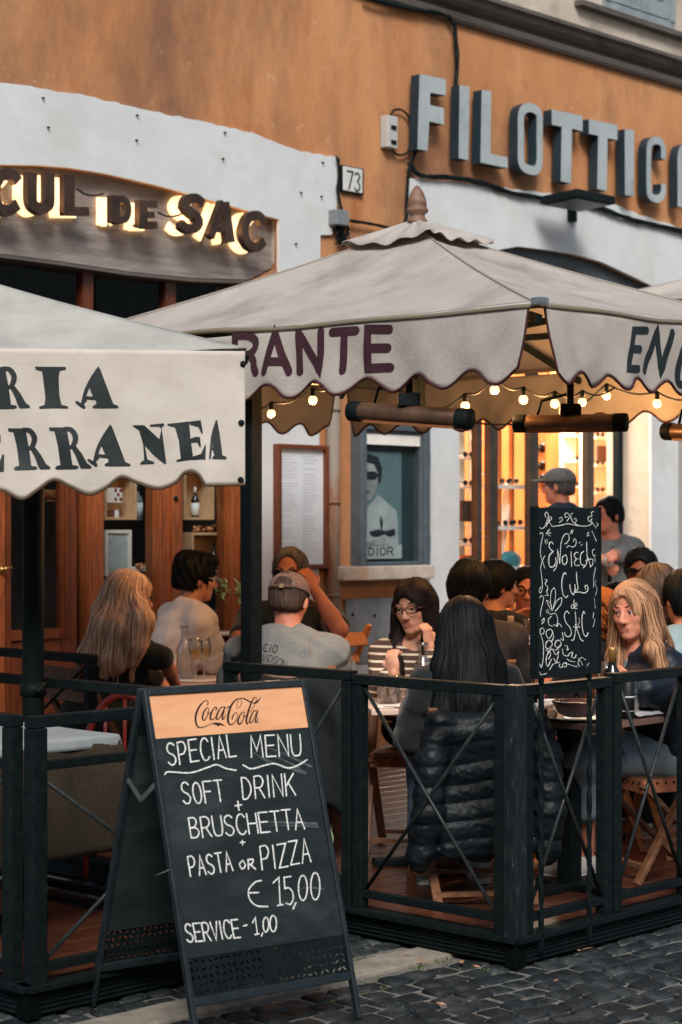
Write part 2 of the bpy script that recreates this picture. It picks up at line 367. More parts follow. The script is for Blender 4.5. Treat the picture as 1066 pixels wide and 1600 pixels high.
for px, py in ((562, 1497), (585, 1503), (640, 1500), (655, 1508), (700, 1512), (738, 1512), (760, 1514), (560, 1535), (520, 1560), (600, 1540), (690, 1498), (640, 1525), (575, 1548), (530, 1545), (1000, 1448)):
    D = H*F/(py-HY); c = PZ(px, D, -.012)
    for _ in range(16):
        a = rnd.uniform(0, 6.28); r = rnd.gauss(0, .035); q = c+Vector((math.cos(a)*r*1.5, math.sin(a)*r, 0)); h = rnd.uniform(.004, .014); b = rnd.uniform(0, 6.28)
        w = Vector((math.cos(b), math.sin(b), 0))*.004; t = Vector((rnd.uniform(-.012, .012), rnd.uniform(-.012, .012), h))
        mb.add([q-w, q+w, q+t+w*.3, q+t-w*.3], [(0, 1, 2, 3)])
single('moss', mb, GRASSM, 'small green moss and weeds growing in the cobble joints', 'moss', kind='stuff')
LEAFM = mat('dry_leaf', C(150, 104, 74), C(190, 150, 120), .8, 30)
mb = MB()
for px, py in ((869, 1537), (636, 1496), (722, 1508), (690, 1574), (745, 1515), (918, 1487), (905, 1490), (660, 1506), (770, 1503)):
    D = H*F/(py-HY); c = PZ(px, D, .012); a = rnd.uniform(0, 6.28); s = rnd.uniform(.012, .024)
    e1 = Vector((math.cos(a), math.sin(a), .15))*s; e2 = Vector((-math.sin(a), math.cos(a), .1))*s*.5
    mb.add([c-e1, c-e2*.8+UP*.004, c+e1, c+e2-UP*.002], [(0, 1, 2), (0, 2, 3)])
single('leaf_litter', mb, LEAFM, 'dry brown leaf scraps scattered on the cobbles', 'leaves', kind='stuff', solid=.001)
# ---- unseen house across the street, added behind the camera to block low sky
CORNM_ = mat('opposite_trim', C(90, 82, 74), rough=.9); OPP = mat('opposite_plaster', C(112, 92, 74), C(130, 108, 88), .9, 2); mb = MB(); mb.bx(-16, 16, -6.5, -5.5, 0, 7.5)
opp = thing('opposite_house', 'plain brown plastered house added out of view across the street', 'building', (0, -6, 0), kind='structure'); part('wall', mb, OPP, opp)
mb = MB(); mb.bx(-16.3, 16.3, -6.6, -5.1, 7.5, 7.75); part('eaves', mb, CORNM_, opp)
for x in range(-14, 15, 4):
    for z in (1.0, 4.6):
        mb = MB(); mb.bx(x-.6, x+.6, -5.52, -5.46, z, z+2.0); w = part('window', mb, BLK2, opp)
        mb = MB(); mb.bx(x-.75, x-.6, -5.55, -5.42, z-.1, z+2.1); mb.bx(x+.6, x+.75, -5.55, -5.42, z-.1, z+2.1); part('frame', mb, CORNM_, w)
# ================================================================== HOUSE FRONT
OCHRE = mat('ochre_plaster', C(170, 114, 74), C(202, 148, 104), .9, 1.3, .35, 30, detail=10, lo=.3, hi=.7, c3=C(128, 92, 72), s3=.6, t3=(.46, .62), stretch=(1, 1, .55), spec=.1)
nt = OCHRE.node_tree; N = nt.nodes; Lk = nt.links; pb = N['Principled BSDF']; src = pb.inputs['Base Color'].links[0].from_socket
tc = N.new('ShaderNodeTexCoord')
for st_, sc_, d_, lo_, hi_, col_, fac_ in (((2.6, 2.6, .8), 1.1, 10, .48, .70, C(118, 90, 72), .6), ((1, 1, 1), 7, 12, .60, .68, C(212, 172, 136), .6), ((1, 1, .8), 3.0, 12, .57, .70, C(158, 86, 40), .55), ((1, 1, 1), 34, 6, .66, .70, C(104, 76, 60), .6)):
    mp = N.new('ShaderNodeMapping'); mp.inputs['Scale'].default_value = st_; Lk.new(tc.outputs['Object'], mp.inputs[0])
    nz = N.new('ShaderNodeTexNoise'); nz.inputs['Scale'].default_value = sc_; nz.inputs['Detail'].default_value = d_; nz.inputs['Roughness'].default_value = .7; Lk.new(mp.outputs[0], nz.inputs['Vector'])
    mr = N.new('ShaderNodeMapRange'); mr.inputs[1].default_value = lo_; mr.inputs[2].default_value = hi_; mr.inputs[4].default_value = fac_; Lk.new(nz.outputs['Fac'], mr.inputs[0])
    mx = N.new('ShaderNodeMix'); mx.data_type = 'RGBA'; Lk.new(mr.outputs[0], mx.inputs[0]); Lk.new(src, mx.inputs[6]); mx.inputs[7].default_value = col_; src = mx.outputs[2]
Lk.new(src, pb.inputs['Base Color'])
STUCCO = mat('white_stucco', C(194, 198, 199), C(206, 210, 210), .9, 2.5, .15, 25, spec=.1, c3=C(190, 189, 184), s3=1.6, t3=(.50, .72), detail=8)
BEIGE = mat('beige_plaster', C(178, 166, 150), C(196, 186, 172), .9, 2, .3, 20, c3=C(150, 140, 128), s3=3, t3=(.5, .7), spec=.1)
GREYP = mat('grey_plaster', C(150, 146, 140), C(166, 160, 152), .9, 3, .2, 20)
TRAV = mat('travertine', C(116, 108, 102), C(154, 146, 140), .75, 3, .45, 24, stretch=(1, 1, 7), lo=.3, hi=.7, c3=C(72, 64, 58), s3=7, t3=(.64, .70))
CORNM = mat('weathered_cornice', C(76, 70, 66), C(104, 96, 90), .85, 4, .4, 20, stretch=(.4, 1, 1), c3=C(46, 44, 44), s3=4, t3=(.5, .7))
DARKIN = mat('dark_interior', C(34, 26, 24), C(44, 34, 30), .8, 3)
def fp2(mb, pts, n0, n1):
    q = []
    for x, y in pts:
        a, z = fa(x, HY if y is None else y, n0); q.append((a, n0, -.02 if y is None else z))
    M = mb.M; mb.M = FACM; mb.prism(q, (0, n1-n0, 0)); mb.M = M
house = thing('apartment_house', 'ochre plastered old house with white rendered shop surrounds', 'building', FACM @ Vector((0, 0, 0)), TH)
ARCH1 = [(-150, 262), (-60, 258), (0, 257), (60, 258), (110, 262), (170, 272), (240, 288), (300, 304), (360, 321), (437, 343)]
ARCH2 = [(1018, 446), (985, 430), (940, 409), (900, 398), (860, 391), (810, 385), (770, 392), (735, 412), (718, 440)]
mb = MB()
fp2(mb, [(-150, 262), (-150, -60), (1300, -60), (1300, None), (1018, None)]+ARCH2+[(718, None), (405, None), (405, 436), (437, 420)]+ARCH1[::-1][:-1], 0, .40)
part('ochre_wall', mb, OCHRE, house)
rj = random.Random(2)
def rough(pts, st=9, am=1.6):
    out = []
    for (x0, y0), (x1, y1) in zip(pts, pts[1:]):
        k = max(1, int(math.hypot(x1-x0, y1-y0)/st))
        for i in range(k): t = i/k; out.append((x0+(x1-x0)*t, y0+(y1-y0)*t+rj.uniform(-am, am)))
    return out+[pts[-1]]
TOP1 = rough([(-150, 110), (-60, 122), (0, 128), (60, 138), (120, 147), (200, 164), (260, 178), (320, 190), (350, 197), (395, 207), (425, 219), (445, 229), (470, 236), (500, 241), (527, 246)])
mb = MB(); fp2(mb, TOP1+[(527, 320), (519, 367), (501, 367), (499, 700), (497, None), (405, None), (405, 436), (437, 436)]+ARCH1[::-1], -.022, .004)
part('white_render', mb, STUCCO, house)
TOP2 = rough([(640, 277), (660, 279), (700, 284), (750, 287), (800, 296), (850, 301), (905, 310), (960, 319), (1000, 336), (1066, 357), (1200, 396), (1300, 420)])
mb = MB(); fp2(mb, TOP2+[(1300, 690), (1060, 690), (1060, None), (1018, None)]+ARCH2+[(718, None), (672, None), (672, 540), (640, 500)], -.022, .004)
part('white_render', mb, STUCCO, house)
mb = MB(); fp2(mb, [(1060, 690), (1300, 690), (1300, None), (1060, None)], -.016, .004); part('grey_render', mb, GREYP, house)
# beige reveal lining of the optician's doorway
aR, _ = fa(1018, 800); aL, _ = fa(718, 800)
mb = MB(FACM); mb.bx(aR-.012, aR+.02, .002, .42, -.02, 3.1); part('doorway_reveal', mb, BEIGE, house)
# nail heads left in the white render
mb = MB()
for x, y in ((66, 153), (74, 199), (213, 180), (212, 219), (350, 207), (347, 248), (469, 301), (503, 254), (501, 307), (461, 381)):
    q = fw(x, y, -.02); mb.tube([q, q-V*.02+UP*-.004], .0055, 6)
part('wall_hook', mb, BLK, house)
# cornice
aA, zc = fa(860, 77, -.04); a0, _ = fa(-150, 0); a1, _ = fa(1300, 0)
prof = [(0, 0), (-.035, 0), (-.05, .02), (-.055, .05), (-.045, .065), (-.03, .07), (-.035, .085), (-.07, .10), (-.10, .125), (-.115, .15), (-.115, .165), (-.145, .172), (-.145, .20), (0, .215)]
mb = MB(FACM); k = len(prof)
vs = [(a0-1, n, zc+z) for n, z in prof]+[(a1+1, n, zc+z) for n, z in prof]
mb.add(vs, [(i, i+1, k+i+1, k+i) for i in range(k-1)]+[tuple(range(k)), tuple(range(2*k-1, k-1, -1))], False)
part('cornice', mb, CORNM, house)
mb = MB(FACM); mb.bx(a0-1, a1+1, -.018, .39, zc+.2, zc+3.0); part('upper_wall', mb, BEIGE, house)
# upper window
SHUT = mat('grey_blue_shutter', C(120, 132, 136), C(140, 150, 152), .7, 6, .1, 30)
wn_ = MB(FACM); wa0, wz = fa(938, 12, .0); wa1, _ = fa(1046, 40, .0)
wn_.bx(wa0, wa1, -.05, .02, wz-.02, wz+.05); wn_.bx(wa0, wa0+.06, -.06, .02, wz+.05, wz+1.6); wn_.bx(wa1-.06, wa1, -.06, .02, wz+.05, wz+1.6)
wf = part('window', wn_, SHUT, house)
mb = MB(FACM); wm = (wa0+wa1)/2
for s0, s1 in ((wa0+.07, wm-.01), (wm+.01, wa1-.07)):
    mb.bx(s0, s1, -.05, .012, wz+.06, wz+.18); mb.bx(s0, s0+.07, -.05, .012, wz+.18, wz+1.5); mb.bx(s1-.07, s1, -.05, .012, wz+.18, wz+1.5)
    for i in range(18): mb.box(((s0+s1)/2, -.034, wz+.21+i*.07), (s1-s0-.14, .006, .075), Matrix.Rotation(R(35), 3, 'X'))
part('shutter', mb, SHUT, wf)
mb = MB(FACM); mb.bx(wa0-.35, wa1+.25, -.09, .015, wz-.06, wz-.02); part('window_sill', mb, CORNM, house)
# stone lintel over the wine bar
mb = MB(); fp2(mb, ARCH1+[(437, 412), (390, 437), (300, 434), (200, 424), (100, 409), (0, 396), (-150, 385)], .07, .35); part('stone_lintel', mb, TRAV, house)
mb = MB(); fp2(mb, [(429, 341), (438, 344), (438, 413), (429, 411)], .045, .35); part('lintel_end', mb, GREYP, house)
mb = MB(); fp2(mb, [(-150, 386), (0, 397), (100, 410), (200, 425), (300, 435), (390, 438), (390, 443), (300, 440), (200, 430), (100, 415), (0, 402), (-150, 391)], .05, .3); part('lintel_drip', mb, CORNM, house)
# drain pipe, ledge and galvanised panel
RUST = mat('rusty_pipe', C(140, 120, 96), C(120, 112, 104), .7, 5, .3, 30, stretch=(1, 1, .3), c3=C(120, 70, 40), s3=4, t3=(.5, .65))
mb = MB(); q0, q1 = fw(521, 560, -.06), fw(521, 560, -.06); q1.z = 0; mb.tube([q0, q1], .045, 12)
for y in (785, 640, 930): c = fw(521, y, -.06); mb.tube([c+UP*.012, c-UP*.012], .052, 12)
part('drain_pipe', mb, RUST, house)
GALV = mat('galvanised_sheet', C(112, 118, 120), C(140, 146, 148), .55, 3, .15, 10, metal=.3, c3=C(92, 98, 100), s3=2, t3=(.5, .75))
mb = MB(); fbox(mb, 541, 936, 664, 1040, -.03, .004); mb2 = MB()
for x, y in ((551, 960), (585, 962), (585, 1026), (551, 1024), (650, 968), (650, 1036)): q = fw(x, y, -.03); mb2.ball(q, .012, 6)
gp = part('metal_panel', mb, GALV, house, bevel=.006); part('screw', mb2, BLK, gp)
mb = MB(); fbox(mb, 541, 1041, 690, 1075, -.035, .004); part('plinth', mb, STUCCO, house)
mb = MB(); fbox(mb, 538, 886, 680, 908, -.16, .004); part('ledge', mb, mat('worn_stone', C(170, 158, 144), C(196, 186, 172), .85, 6, .4, 30, c3=C(190, 130, 70), s3=4, t3=(.55, .75)), house, bevel=.008)
# ---- display case with poster
case = thing('display_case', 'dark grey glazed wall case with a sunglasses poster', 'display case', fw(620, 900, -.05), TH)
FRG = mat('grey_case_frame', C(72, 82, 88), C(84, 94, 100), .5, 10, .05)
mb = MB(); n0, n1 = -.10, .004
for x0, y0, x1, y1 in ((565, 657, 575, 897), (664, 668, 673, 897+14), ): fbox(mb, x0, y0, x1, y1, n0, n1)
A0, zt = fa(565, 657, n0); A1, _ = fa(673, 668, n0); _, zb = fa(565, 897, n0)
mb = MB(FACM); fwid = .055
mb.bx(A0, A0+fwid, n0, n1, zb, zt); mb.bx(A1-fwid, A1, n0, n1, zb, zt); mb.bx(A0+fwid, A1-fwid, n0, n1, zb, zb+fwid); mb.bx(A0+fwid, A1-fwid, n0, n1, zt-fwid, zt)
mb.bx(A0+fwid, A0+fwid+.02, n0+.02, n1, zb+fwid, zt-fwid); mb.bx(A1-fwid-.02, A1-fwid, n0+.02, n1, zb+fwid, zt-fwid); mb.bx(A0+fwid+.02, A1-fwid-.02, n0+.02, n1, zb+fwid, zb+fwid+.02); mb.bx(A0+fwid+.02, A1-fwid-.02, n0+.02, n1, zt-fwid-.02, zt-fwid)
part('frame', mb, FRG, case, bevel=.006)
for zz in (zb+.2, zt-.25):
    mb = MB(FACM); mb.bx(A1-.004, A1+.014, n0+.01, n0+.05, zz-.06, zz+.06); part('hinge', mb, FRG, case, bevel=.003)
pa0, pa1, pz0, pz1 = A0+fwid+.02, A1-fwid-.02, zb+fwid+.02, zt-fwid-.02
mb = MB(FACM); mb.bx(pa0, pa1, -.012, -.004, pz0, pz1); part('back_panel', mb, mat('case_back', C(40, 58, 64), C(52, 70, 76), .5, 3), case)
mb = MB(FACM); mb.bx(pa0, pa1, n0+.03, n0+.05, pz1-.075, pz1-.005); part('lamp_housing', mb, PORC, case)
ps0, ps1 = pa0+.004, pa0+(pa1-pa0)*.62; pp = MB(FACM); pm = [mat('poster_sky', C(88, 118, 122), C(124, 150, 152), .6, 1.5), mat('poster_pale', C(166, 178, 178), C(196, 204, 202), .6, 5), mat('poster_dark', C(30, 40, 46), C(40, 50, 56), .6, 12), mat('poster_skin', C(138, 142, 142), C(186, 190, 188), .6, 9)]
pb0, pb1 = pz0+.02, pz1-.12; pw, ph = ps1-ps0, pb1-pb0
pp.bx(ps0, ps1+.07, -.022, -.013, pb0, pb1)
def pq(pts, lift, m): pp.m = m; pts = [(min(1.1, x*1.35), y if y <= .13 else .13+(y-.13)*1.04) for x, y in pts]; pp.prism([(ps0+x*pw, -.022-lift, pb0+y*ph) for x, y in pts], (0, .0022, 0))
pp.m = 1; pp.bx(ps0, ps1+.07, -.0245, -.022, pb0, pb0+.13*ph)
pq([(0, .13), (0, .42), (.14, .47), (.25, .52), (.38, .58), (.6, .5), (.78, .44), (.86, .3), (.84, .13)], .003, 1)
pq([(0, .55), (0, .82), (.08, .88), (.26, .88), (.36, .80), (.36, .70), (.3, .60), (.2, .535), (.1, .53)], .004, 3)
pq([(0, .80), (.02, .9), (.16, .945), (.36, .92), (.45, .82), (.42, .7), (.37, .68), (.36, .78), (.27, .855), (.1, .87)], .0065, 2)
pq([(.02, .735), (.04, .785), (.28, .79), (.36, .76), (.3, .72), (.16, .715)], .009, 2)
pq([(.02, .615), (.14, .62), (.17, .605), (.05, .6)], .009, 2)
pq([(.42, .40), (.47, .33), (.44, .24), (.40, .34)], .006, 2)
pq([(.16, .25), (.36, .27), (.52, .255), (.72, .275), (.74, .225), (.6, .205), (.5, .235), (.36, .205), (.2, .215)], .009, 2)
pq([(.05, .15), (.5, .2), (.62, .16), (.6, .13), (.05, .13)], .008, 3)
po = part('poster', pp, pm, case)
mb = MB(FACM)
text(mb, 'DIOR', ps0+.22*pw, pb0+.035*ph, ps0+.95*pw, pb0+.035*ph, (0, .07*ph), .009, lambda x, y, h: Vector((x, -.0245-h, y)), .001, .35)
part('lettering', mb, INK, po)
mb = MB(FACM); mb.bx(pa0, pa1, n0+.045, n0+.048, pz0, pz1); part('glass_pane', mb, PANE, case)
# ---- framed menu on the wall
menu = thing('menu_board', 'tall wood framed wine list hung beside the drain pipe', 'menu board', fw(475, 900, -.05), TH)
mn = -.075; A0, zt = fa(436, 693, mn); A1, _ = fa(515, 700, mn); _, zb = fa(436, 890, mn)
mb = MB(FACM); w_ = .028
mb.bx(A0, A0+w_, mn, -.02, zb, zt); mb.bx(A1-w_, A1, mn, -.02, zb, zt); mb.bx(A0+w_, A1-w_, mn, -.02, zt-w_, zt); mb.bx(A0+w_, A1-w_, mn, -.02, zb, zb+w_)
part('frame', mb, TEAKD, menu, bevel=.004)
mb = MB(FACM); mb.bx(A0+w_, A1-w_, -.045, -.022, zb+w_, zt-w_); sh_ = part('menu_sheet', mb, mat('menu_paper', C(196, 204, 210), C(206, 212, 216), .6, 3), menu)
mb = MB(FACM); rnd = random.Random(4); z = zt-w_-.05; GREYINK = mat('grey_print', C(182, 188, 192), rough=.8)
while z > zb+w_+.05:
    for c0 in (A0+w_+.03, (A0+A1)/2+.015):
        x = c0; end = c0+(A1-A0)/2-w_-.05
        L = rnd.uniform(.5, .95)*(end-x)
        if rnd.random() < .85: mb.bx(x, x+L, -.0465, -.0448, z, z+.006)
    z -= .019
part('print', mb, GREYINK, sh_)
# ---- house number
num = thing('house_number', 'white tile reading 73 on the ochre wall', 'number plate', fw(552, 300, -.02), TH)
mb = MB(); fbox(mb, 537, 259, 567, 297, -.035, .0); part('plate', mb, mat('enamel_white', C(206, 206, 200), C(190, 190, 184), .35, 8), num, bevel=.004)
mb = MB(); fbox(mb, 535.5, 257.5, 568.5, 299, -.028, -.004); part('plate_frame', mb, BLK, num)
pl = Plane(fw(552, 280, -.0352), U, UP); mb = MB()
text(mb, '73', 542.5, 294, 562.5, 299, (0.5, -27), .012, pl.map, .0015, .35, pl.to2d); part('digits', mb, INK, num)
# ---- boxes and cables on the wall
GB = mat('grey_plastic_box', C(110, 116, 118), C(126, 130, 132), .6, 10)
jb = thing('junction_box', 'small grey electrical box with dangling wires under the number tile', 'electric box', fw(536, 340, -.04), TH)
mb = MB(); fbox(mb, 527, 326, 546, 350, -.10, -.01); part('box', mb, GB, jb, bevel=.006)
mb = MB(); rnd = random.Random(8)
for i in range(9):
    x = 528+rnd.uniform(0, 16); q = [fw(x, 350, -.05)]
    for k in range(4): q.append(fw(x+rnd.uniform(-7, 9), 350+(k+1)*rnd.uniform(7, 9), -.03-rnd.uniform(0, .04)))
    mb.tube(q, .006, 5)
part('wire', mb, BLK, jb)
tb = thing('transformer_box', 'narrow pale grey power supply beside the first big letter', 'electric box', fw(613, 205, -.04), TH)
mb = MB(); fbox(mb, 606, 179, 622, 229, -.07, -.002); part('box', mb, mat('pale_grey_box', C(180, 180, 176), C(170, 170, 166), .6, 10), tb, bevel=.006)
mb = MB()
for y in (195, 218): fbox(mb, 612, y, 620, y+7, -.074, -.066)
part('socket', mb, BLK, tb)
mb = MB(); mb.tube([fw(x, y, -.03) for x, y in cr([(611, 180), (616, 172), (628, 172), (638, 182), (642, 200), (640, 232), (630, 242), (618, 240), (611, 229)], 5)], .008, 6)
part('cable', mb, BLK, tb)
def cables(name, label, path, n, spread, r, seed):
    rnd = random.Random(seed); mb = MB(); ctr = cr(path, 5)
    for i in range(n):
        o = [rnd.uniform(-spread, spread), rnd.uniform(-spread, spread)]; q = []
        for k, c in enumerate(ctr):
            o[0] += rnd.uniform(-spread, spread)*.4; o[1] += rnd.uniform(-spread, spread)*.4
            o[0] *= .86; o[1] *= .86
            q.append(fw(c.x+o[0], c.y+o[1], -.035-rnd.uniform(0, .02)))
        mb.tube(q, r*rnd.uniform(.6, 1.3), 5)
    return single(name, mb, BLK, label, 'cables')
cables('cable_bundle', 'tangle of black cables along the top of the white optician surround', [(640, 255), (655, 272), (690, 276), (740, 282), (790, 298), (840, 308), (880, 312), (930, 322), (980, 340), (1020, 350), (1080, 366)], 8, 4.5, .009, 1)
cables('cable_bundle', 'black cables running down the ochre wall edge to the parasol tip', [(650, 235), (640, 262), (636, 300), (634, 340), (620, 356), (585, 350), (548, 345)], 5, 2.2, .010, 2)
cables('cable_bundle', 'single cable run dropping from the cornice to the grey letters', [(570, -4), (640, 14), (690, 22), (708, 34), (711, 60), (714, 90), (712, 130), (713, 180)], 3, 1.6, .012, 3)
cables('cable_bundle', 'black cables hanging beside the grey junction box', [(527, 246), (531, 270), (529, 300), (533, 326), (530, 352), (536, 384)], 4, 3.0, .008, 4)
fl = thing('floodlight', 'black wall floodlight over the optician doorway', 'lamp', fw(905, 312, -.1), TH)
mb = MB(); mb.bar(fw(897, 316, -.01), fw(897, 316, -.30), .05, .04); part('arm', mb, BLK, fl)
mb = MB(); c = fw(903, 313, -.32); mb.M = Matrix.Translation(c) @ Matrix.Rotation(TH, 4, 'Z') @ Matrix.Rotation(R(-3), 4, 'X')
mb.bx(-.23, .23, -.17, .17, -.03, .03); part('head', mb, BLK2, fl, bevel=.01)
mb = MB(); mb.M = Matrix.Translation(c) @ Matrix.Rotation(TH, 4, 'Z') @ Matrix.Rotation(R(-3), 4, 'X'); mb.bx(-.2, .2, -.14, .14, -.036, -.0305); part('lens', mb, mat('dull_lens', C(52, 58, 60), C(62, 68, 70), .4, 5), fl)
mb = MB(); fbox(mb, 893, 316, 902, 345, -.06, -.0); part('driver_box', mb, BLK2, fl)
# ================================================================== WINE BAR FRONT
front = thing('shopfront', 'warm wooden glazed wine bar front under the stone lintel', 'shopfront', FACM @ Vector((fa(200, 900, .15)[0], .15, 0)), TH)
wnn = .14
def colbox(mb, x0, x1, z0, z1, n0, n1):
    M = mb.M; mb.M = FACM; mb.bx(fa(x0, 800, n0)[0], fa(x1, 800, n0)[0], n0, n1, z0, z1); mb.M = M
z_tr = fa(200, 452, wnn)[1]; z_hd = fa(200, 560, wnn)[1]; z_sill = fa(200, 992, wnn)[1]
for x0, x1, m in ((-60, -42, TEAK), (-8, 9, TEAK), (137, 163, TEAK), (247, 286, TEAK), (359, 376, TEAK)):
    mb = MB(); colbox(mb, x0, x1, 0, z_hd, wnn-.03, wnn+.09)
    if x1-x0 > 30: colbox(mb, (x0+x1)/2+3.5, x1-3, z_sill, z_hd, wnn-.055, wnn-.028)
    colbox(mb, x0+3, x0+7, z_sill, z_hd, wnn-.045, wnn-.028)
    part('post', mb, m, front, bevel=.006)
mb = MB(); colbox(mb, 376, 408, 0, z_tr+.2, wnn, wnn+.1); part('end_panel', mb, BLK2, front)
mb = MB(); colbox(mb, -150, 376, z_hd, z_hd+.16, wnn-.03, wnn+.09); part('head_rail', mb, TEAKD, front, bevel=.006)
mb = MB(); colbox(mb, -150, 408, z_tr+.12, z_tr+.6, wnn+.02, wnn+.1); part('fascia', mb, BLK2, front)
for x0, x1 in ((-150, -10), (0, 130), (150, 255), (275, 376)):
    mb = MB(); colbox(mb, x0, x1, z_hd+.16, z_tr+.12, wnn+.03, wnn+.036); part('transom_pane', mb, PANE, front)
for x in (136, 265): mb = MB(); colbox(mb, x-6, x+10, z_hd+.16, z_tr+.12, wnn, wnn+.07); part('mullion', mb, TEAKD, front)
for x0, x1 in ((163, 247), (286, 359)):
    mb = MB(); colbox(mb, x0, x1, 0, z_sill, wnn, wnn+.06); part('bottom_panel', mb, TEAKD, front)
    mb = MB(); colbox(mb, x0, x1, z_sill, z_hd, wnn+.02, wnn+.026); part('pane', mb, PANE, front)
    mb = MB(); colbox(mb, x0, x1, z_sill-.04, z_sill, wnn-.04, wnn+.06); part('sill', mb, TEAK, front, bevel=.005)
mb = MB(); q = fw(275, 779, wnn-.06); mb.ball(q, .016, 6); part('lock', mb, BLK, front)
for x0, x1 in ((9, 123), ):
    mb = MB(); colbox(mb, 97, 121, 0, z_hd, wnn-.01, wnn+.05); colbox(mb, 9, 18, 0, z_hd, wnn-.01, wnn+.05); colbox(mb, 18, 97, 0, z_sill+.0, wnn, wnn+.05); colbox(mb, 18, 97, z_sill, z_sill+.06, wnn-.02, wnn+.05); colbox(mb, 104, 108, z_sill, z_hd, wnn-.03, wnn-.008)
    dr = part('door', mb, TEAKD, front, bevel=.005)
    mb = MB(); colbox(mb, 18, 97, z_sill+.06, z_hd, wnn+.02, wnn+.026); part('pane', mb, PANE, dr)
    mb = MB(); q = fw(3, 890, wnn-.05); q2 = fw(19, 886, wnn-.07); mb.tube([q, q2], .009, 8); mb.ball(fw(3, 890, wnn-.04), .022, 6); part('handle', mb, mat('brass', C(190, 150, 90), rough=.3, metal=.9), dr)
mb = MB(); colbox(mb, 121, 137, 0, z_hd, wnn+.06, wnn+.10); part('dark_gap_strip', mb, BLK2, front)  # black strip: darkness of the gap beside the door put into colour
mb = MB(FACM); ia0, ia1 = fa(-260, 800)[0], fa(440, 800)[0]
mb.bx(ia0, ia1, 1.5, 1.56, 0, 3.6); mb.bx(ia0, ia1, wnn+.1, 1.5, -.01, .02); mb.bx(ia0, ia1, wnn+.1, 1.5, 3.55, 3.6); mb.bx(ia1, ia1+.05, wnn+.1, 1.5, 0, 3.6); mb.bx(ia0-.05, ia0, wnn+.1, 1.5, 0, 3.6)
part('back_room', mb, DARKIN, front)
mb = MB(); colbox(mb, 99, 107, z_sill+.3, z_hd, .30, .33); part('curtain', mb, mat('grey_curtain', C(140, 128, 118), C(160, 148, 138), .9, 9), front)
# display crates and goods behind the panes
CRATE = mat('raw_pine', C(196, 156, 116), C(216, 178, 138), .7, 5, .1, stretch=(1, 8, 8))
def crate(label, x0, y0, x1, y1, n0=.26, dep=.16):
    t = thing('display_crate', label, 'crate', fw((x0+x1)/2, y1, n0), TH, 'crates behind the wine bar panes')
    a0, z1 = fa(x0, y0, n0); a1, _ = fa(x1, y0, n0); _, z0 = fa(x0, y1, n0); w = .016
    mb = MB(FACM); mb.bx(a0, a1, n0, n0+dep, z0, z0+w); mb.bx(a0, a1, n0, n0+dep, z1-w, z1); mb.bx(a0, a0+w, n0, n0+dep, z0+w, z1-w); mb.bx(a1-w, a1, n0, n0+dep, z0+w, z1-w)
    part('frame', mb, CRATE, t); mb = MB(FACM); mb.bx(a0+w, a1-w, n0+dep-.01, n0+dep, z0+w, z1-w); part('back', mb, CRATE, t)
crate('pine crate holding a patterned box in the left wine bar window', 164, 735, 214, 812)
crate('pine crate holding a labelled wine bottle in the right wine bar window', 288, 735, 335, 812)
crate('low pine crate with a dark bottle, lower right window', 300, 832, 357, 905)
def fbottle(label, x, y0, y1, n, body, lab=None, cap=None, group='bottles in the wine bar windows', neck=.32):
    _, z0 = fa(x, y1, n); _, z1 = fa(x, y0, n); h = z1-z0; r = h*.13; c = fw(x, y1, n)
    t = thing('wine_bottle', label, 'bottle', c, 0, group)
    mb = MB(Matrix.Translation(c)); mb.lathe([(r*.9, 0), (r, .01*h), (r, h*.58), (r*.9, h*.64), (r*neck*1.1, h*.74), (r*neck, h*.8), (r*neck, h)], n=16); part('body', mb, body, t)
    if lab: mb = MB(Matrix.Translation(c)); mb.lathe([(r*1.02, h*.12), (r*1.02, h*.5)], n=16); part('label', mb, lab, t)
    if cap: mb = MB(Matrix.Translation(c)); mb.lathe([(r*neck*1.15, h*.82), (r*neck*1.15, h*1.005)], n=12); part('capsule', mb, cap, t)
DKG = mat('dark_bottle_glass', C(14, 22, 18), rough=.12, spec=.7)
fbottle('dark wine bottle with white label inside the upper right crate', 305, 761, 811, .33, DKG, PAPER, PORC)
fbottle('amber bottle with cream label beside the upper right crate', 344, 762, 807, .36, mat('amber_glass', C(60, 40, 20), rough=.15), mat('cream_label', C(190, 166, 126), rough=.7), None)
fbottle('dark bottle standing in the lower right crate', 334, 848, 903, .33, DKG, PAPER, None)
fbottle('clear bottle with white label in the left window', 216, 758, 813, .38, mat('pale_glass', C(120, 130, 130), rough=.2), PAPER, BLK2)
fbottle('slim dark bottle with red label at the right of the left window', 236, 764, 813, .42, DKG, mat('red_label', C(120, 40, 34), rough=.7), None)
mb = MB(); fbox(mb, 165, 762, 191, 785, .28, .36); t = thing('gift_box', 'white and red patterned box in the left pine crate', 'box', fw(178, 785, .3), TH)
part('carton', mb, PORC, t); mb = MB()
for i in range(3):
    for j in range(3):
        if (i+j) % 2 == 0: q = fw(181+i*4, 766+j*7, .279); mb.ball(q, .012, 5, (1, .15, 1), Matrix.Rotation(TH, 3, 'Z'))
part('pattern', mb, mat('dark_red_print', C(130, 50, 56), rough=.7), t)
mb = MB(); fbox(mb, 166, 797, 189, 811, .28, .34); t = single('basket', mb, mat('dark_wicker', C(90, 50, 36), C(110, 64, 44), .8, 40, .3), 'small brown basket under the patterned box', 'basket')
mb = MB(); fbox(mb, 180, 797, 186, 808, .272, .277); single('price_tag', mb, PAPER, 'small white arched tag in the left crate', 'price tag')
t = thing('framed_picture', 'pale framed flower picture low in the left window', 'picture', fw(186, 900, .3), TH)
a0, z1 = fa(165, 828, .3); a1, _ = fa(206, 828, .3); _, z0 = fa(165, 900, .3)
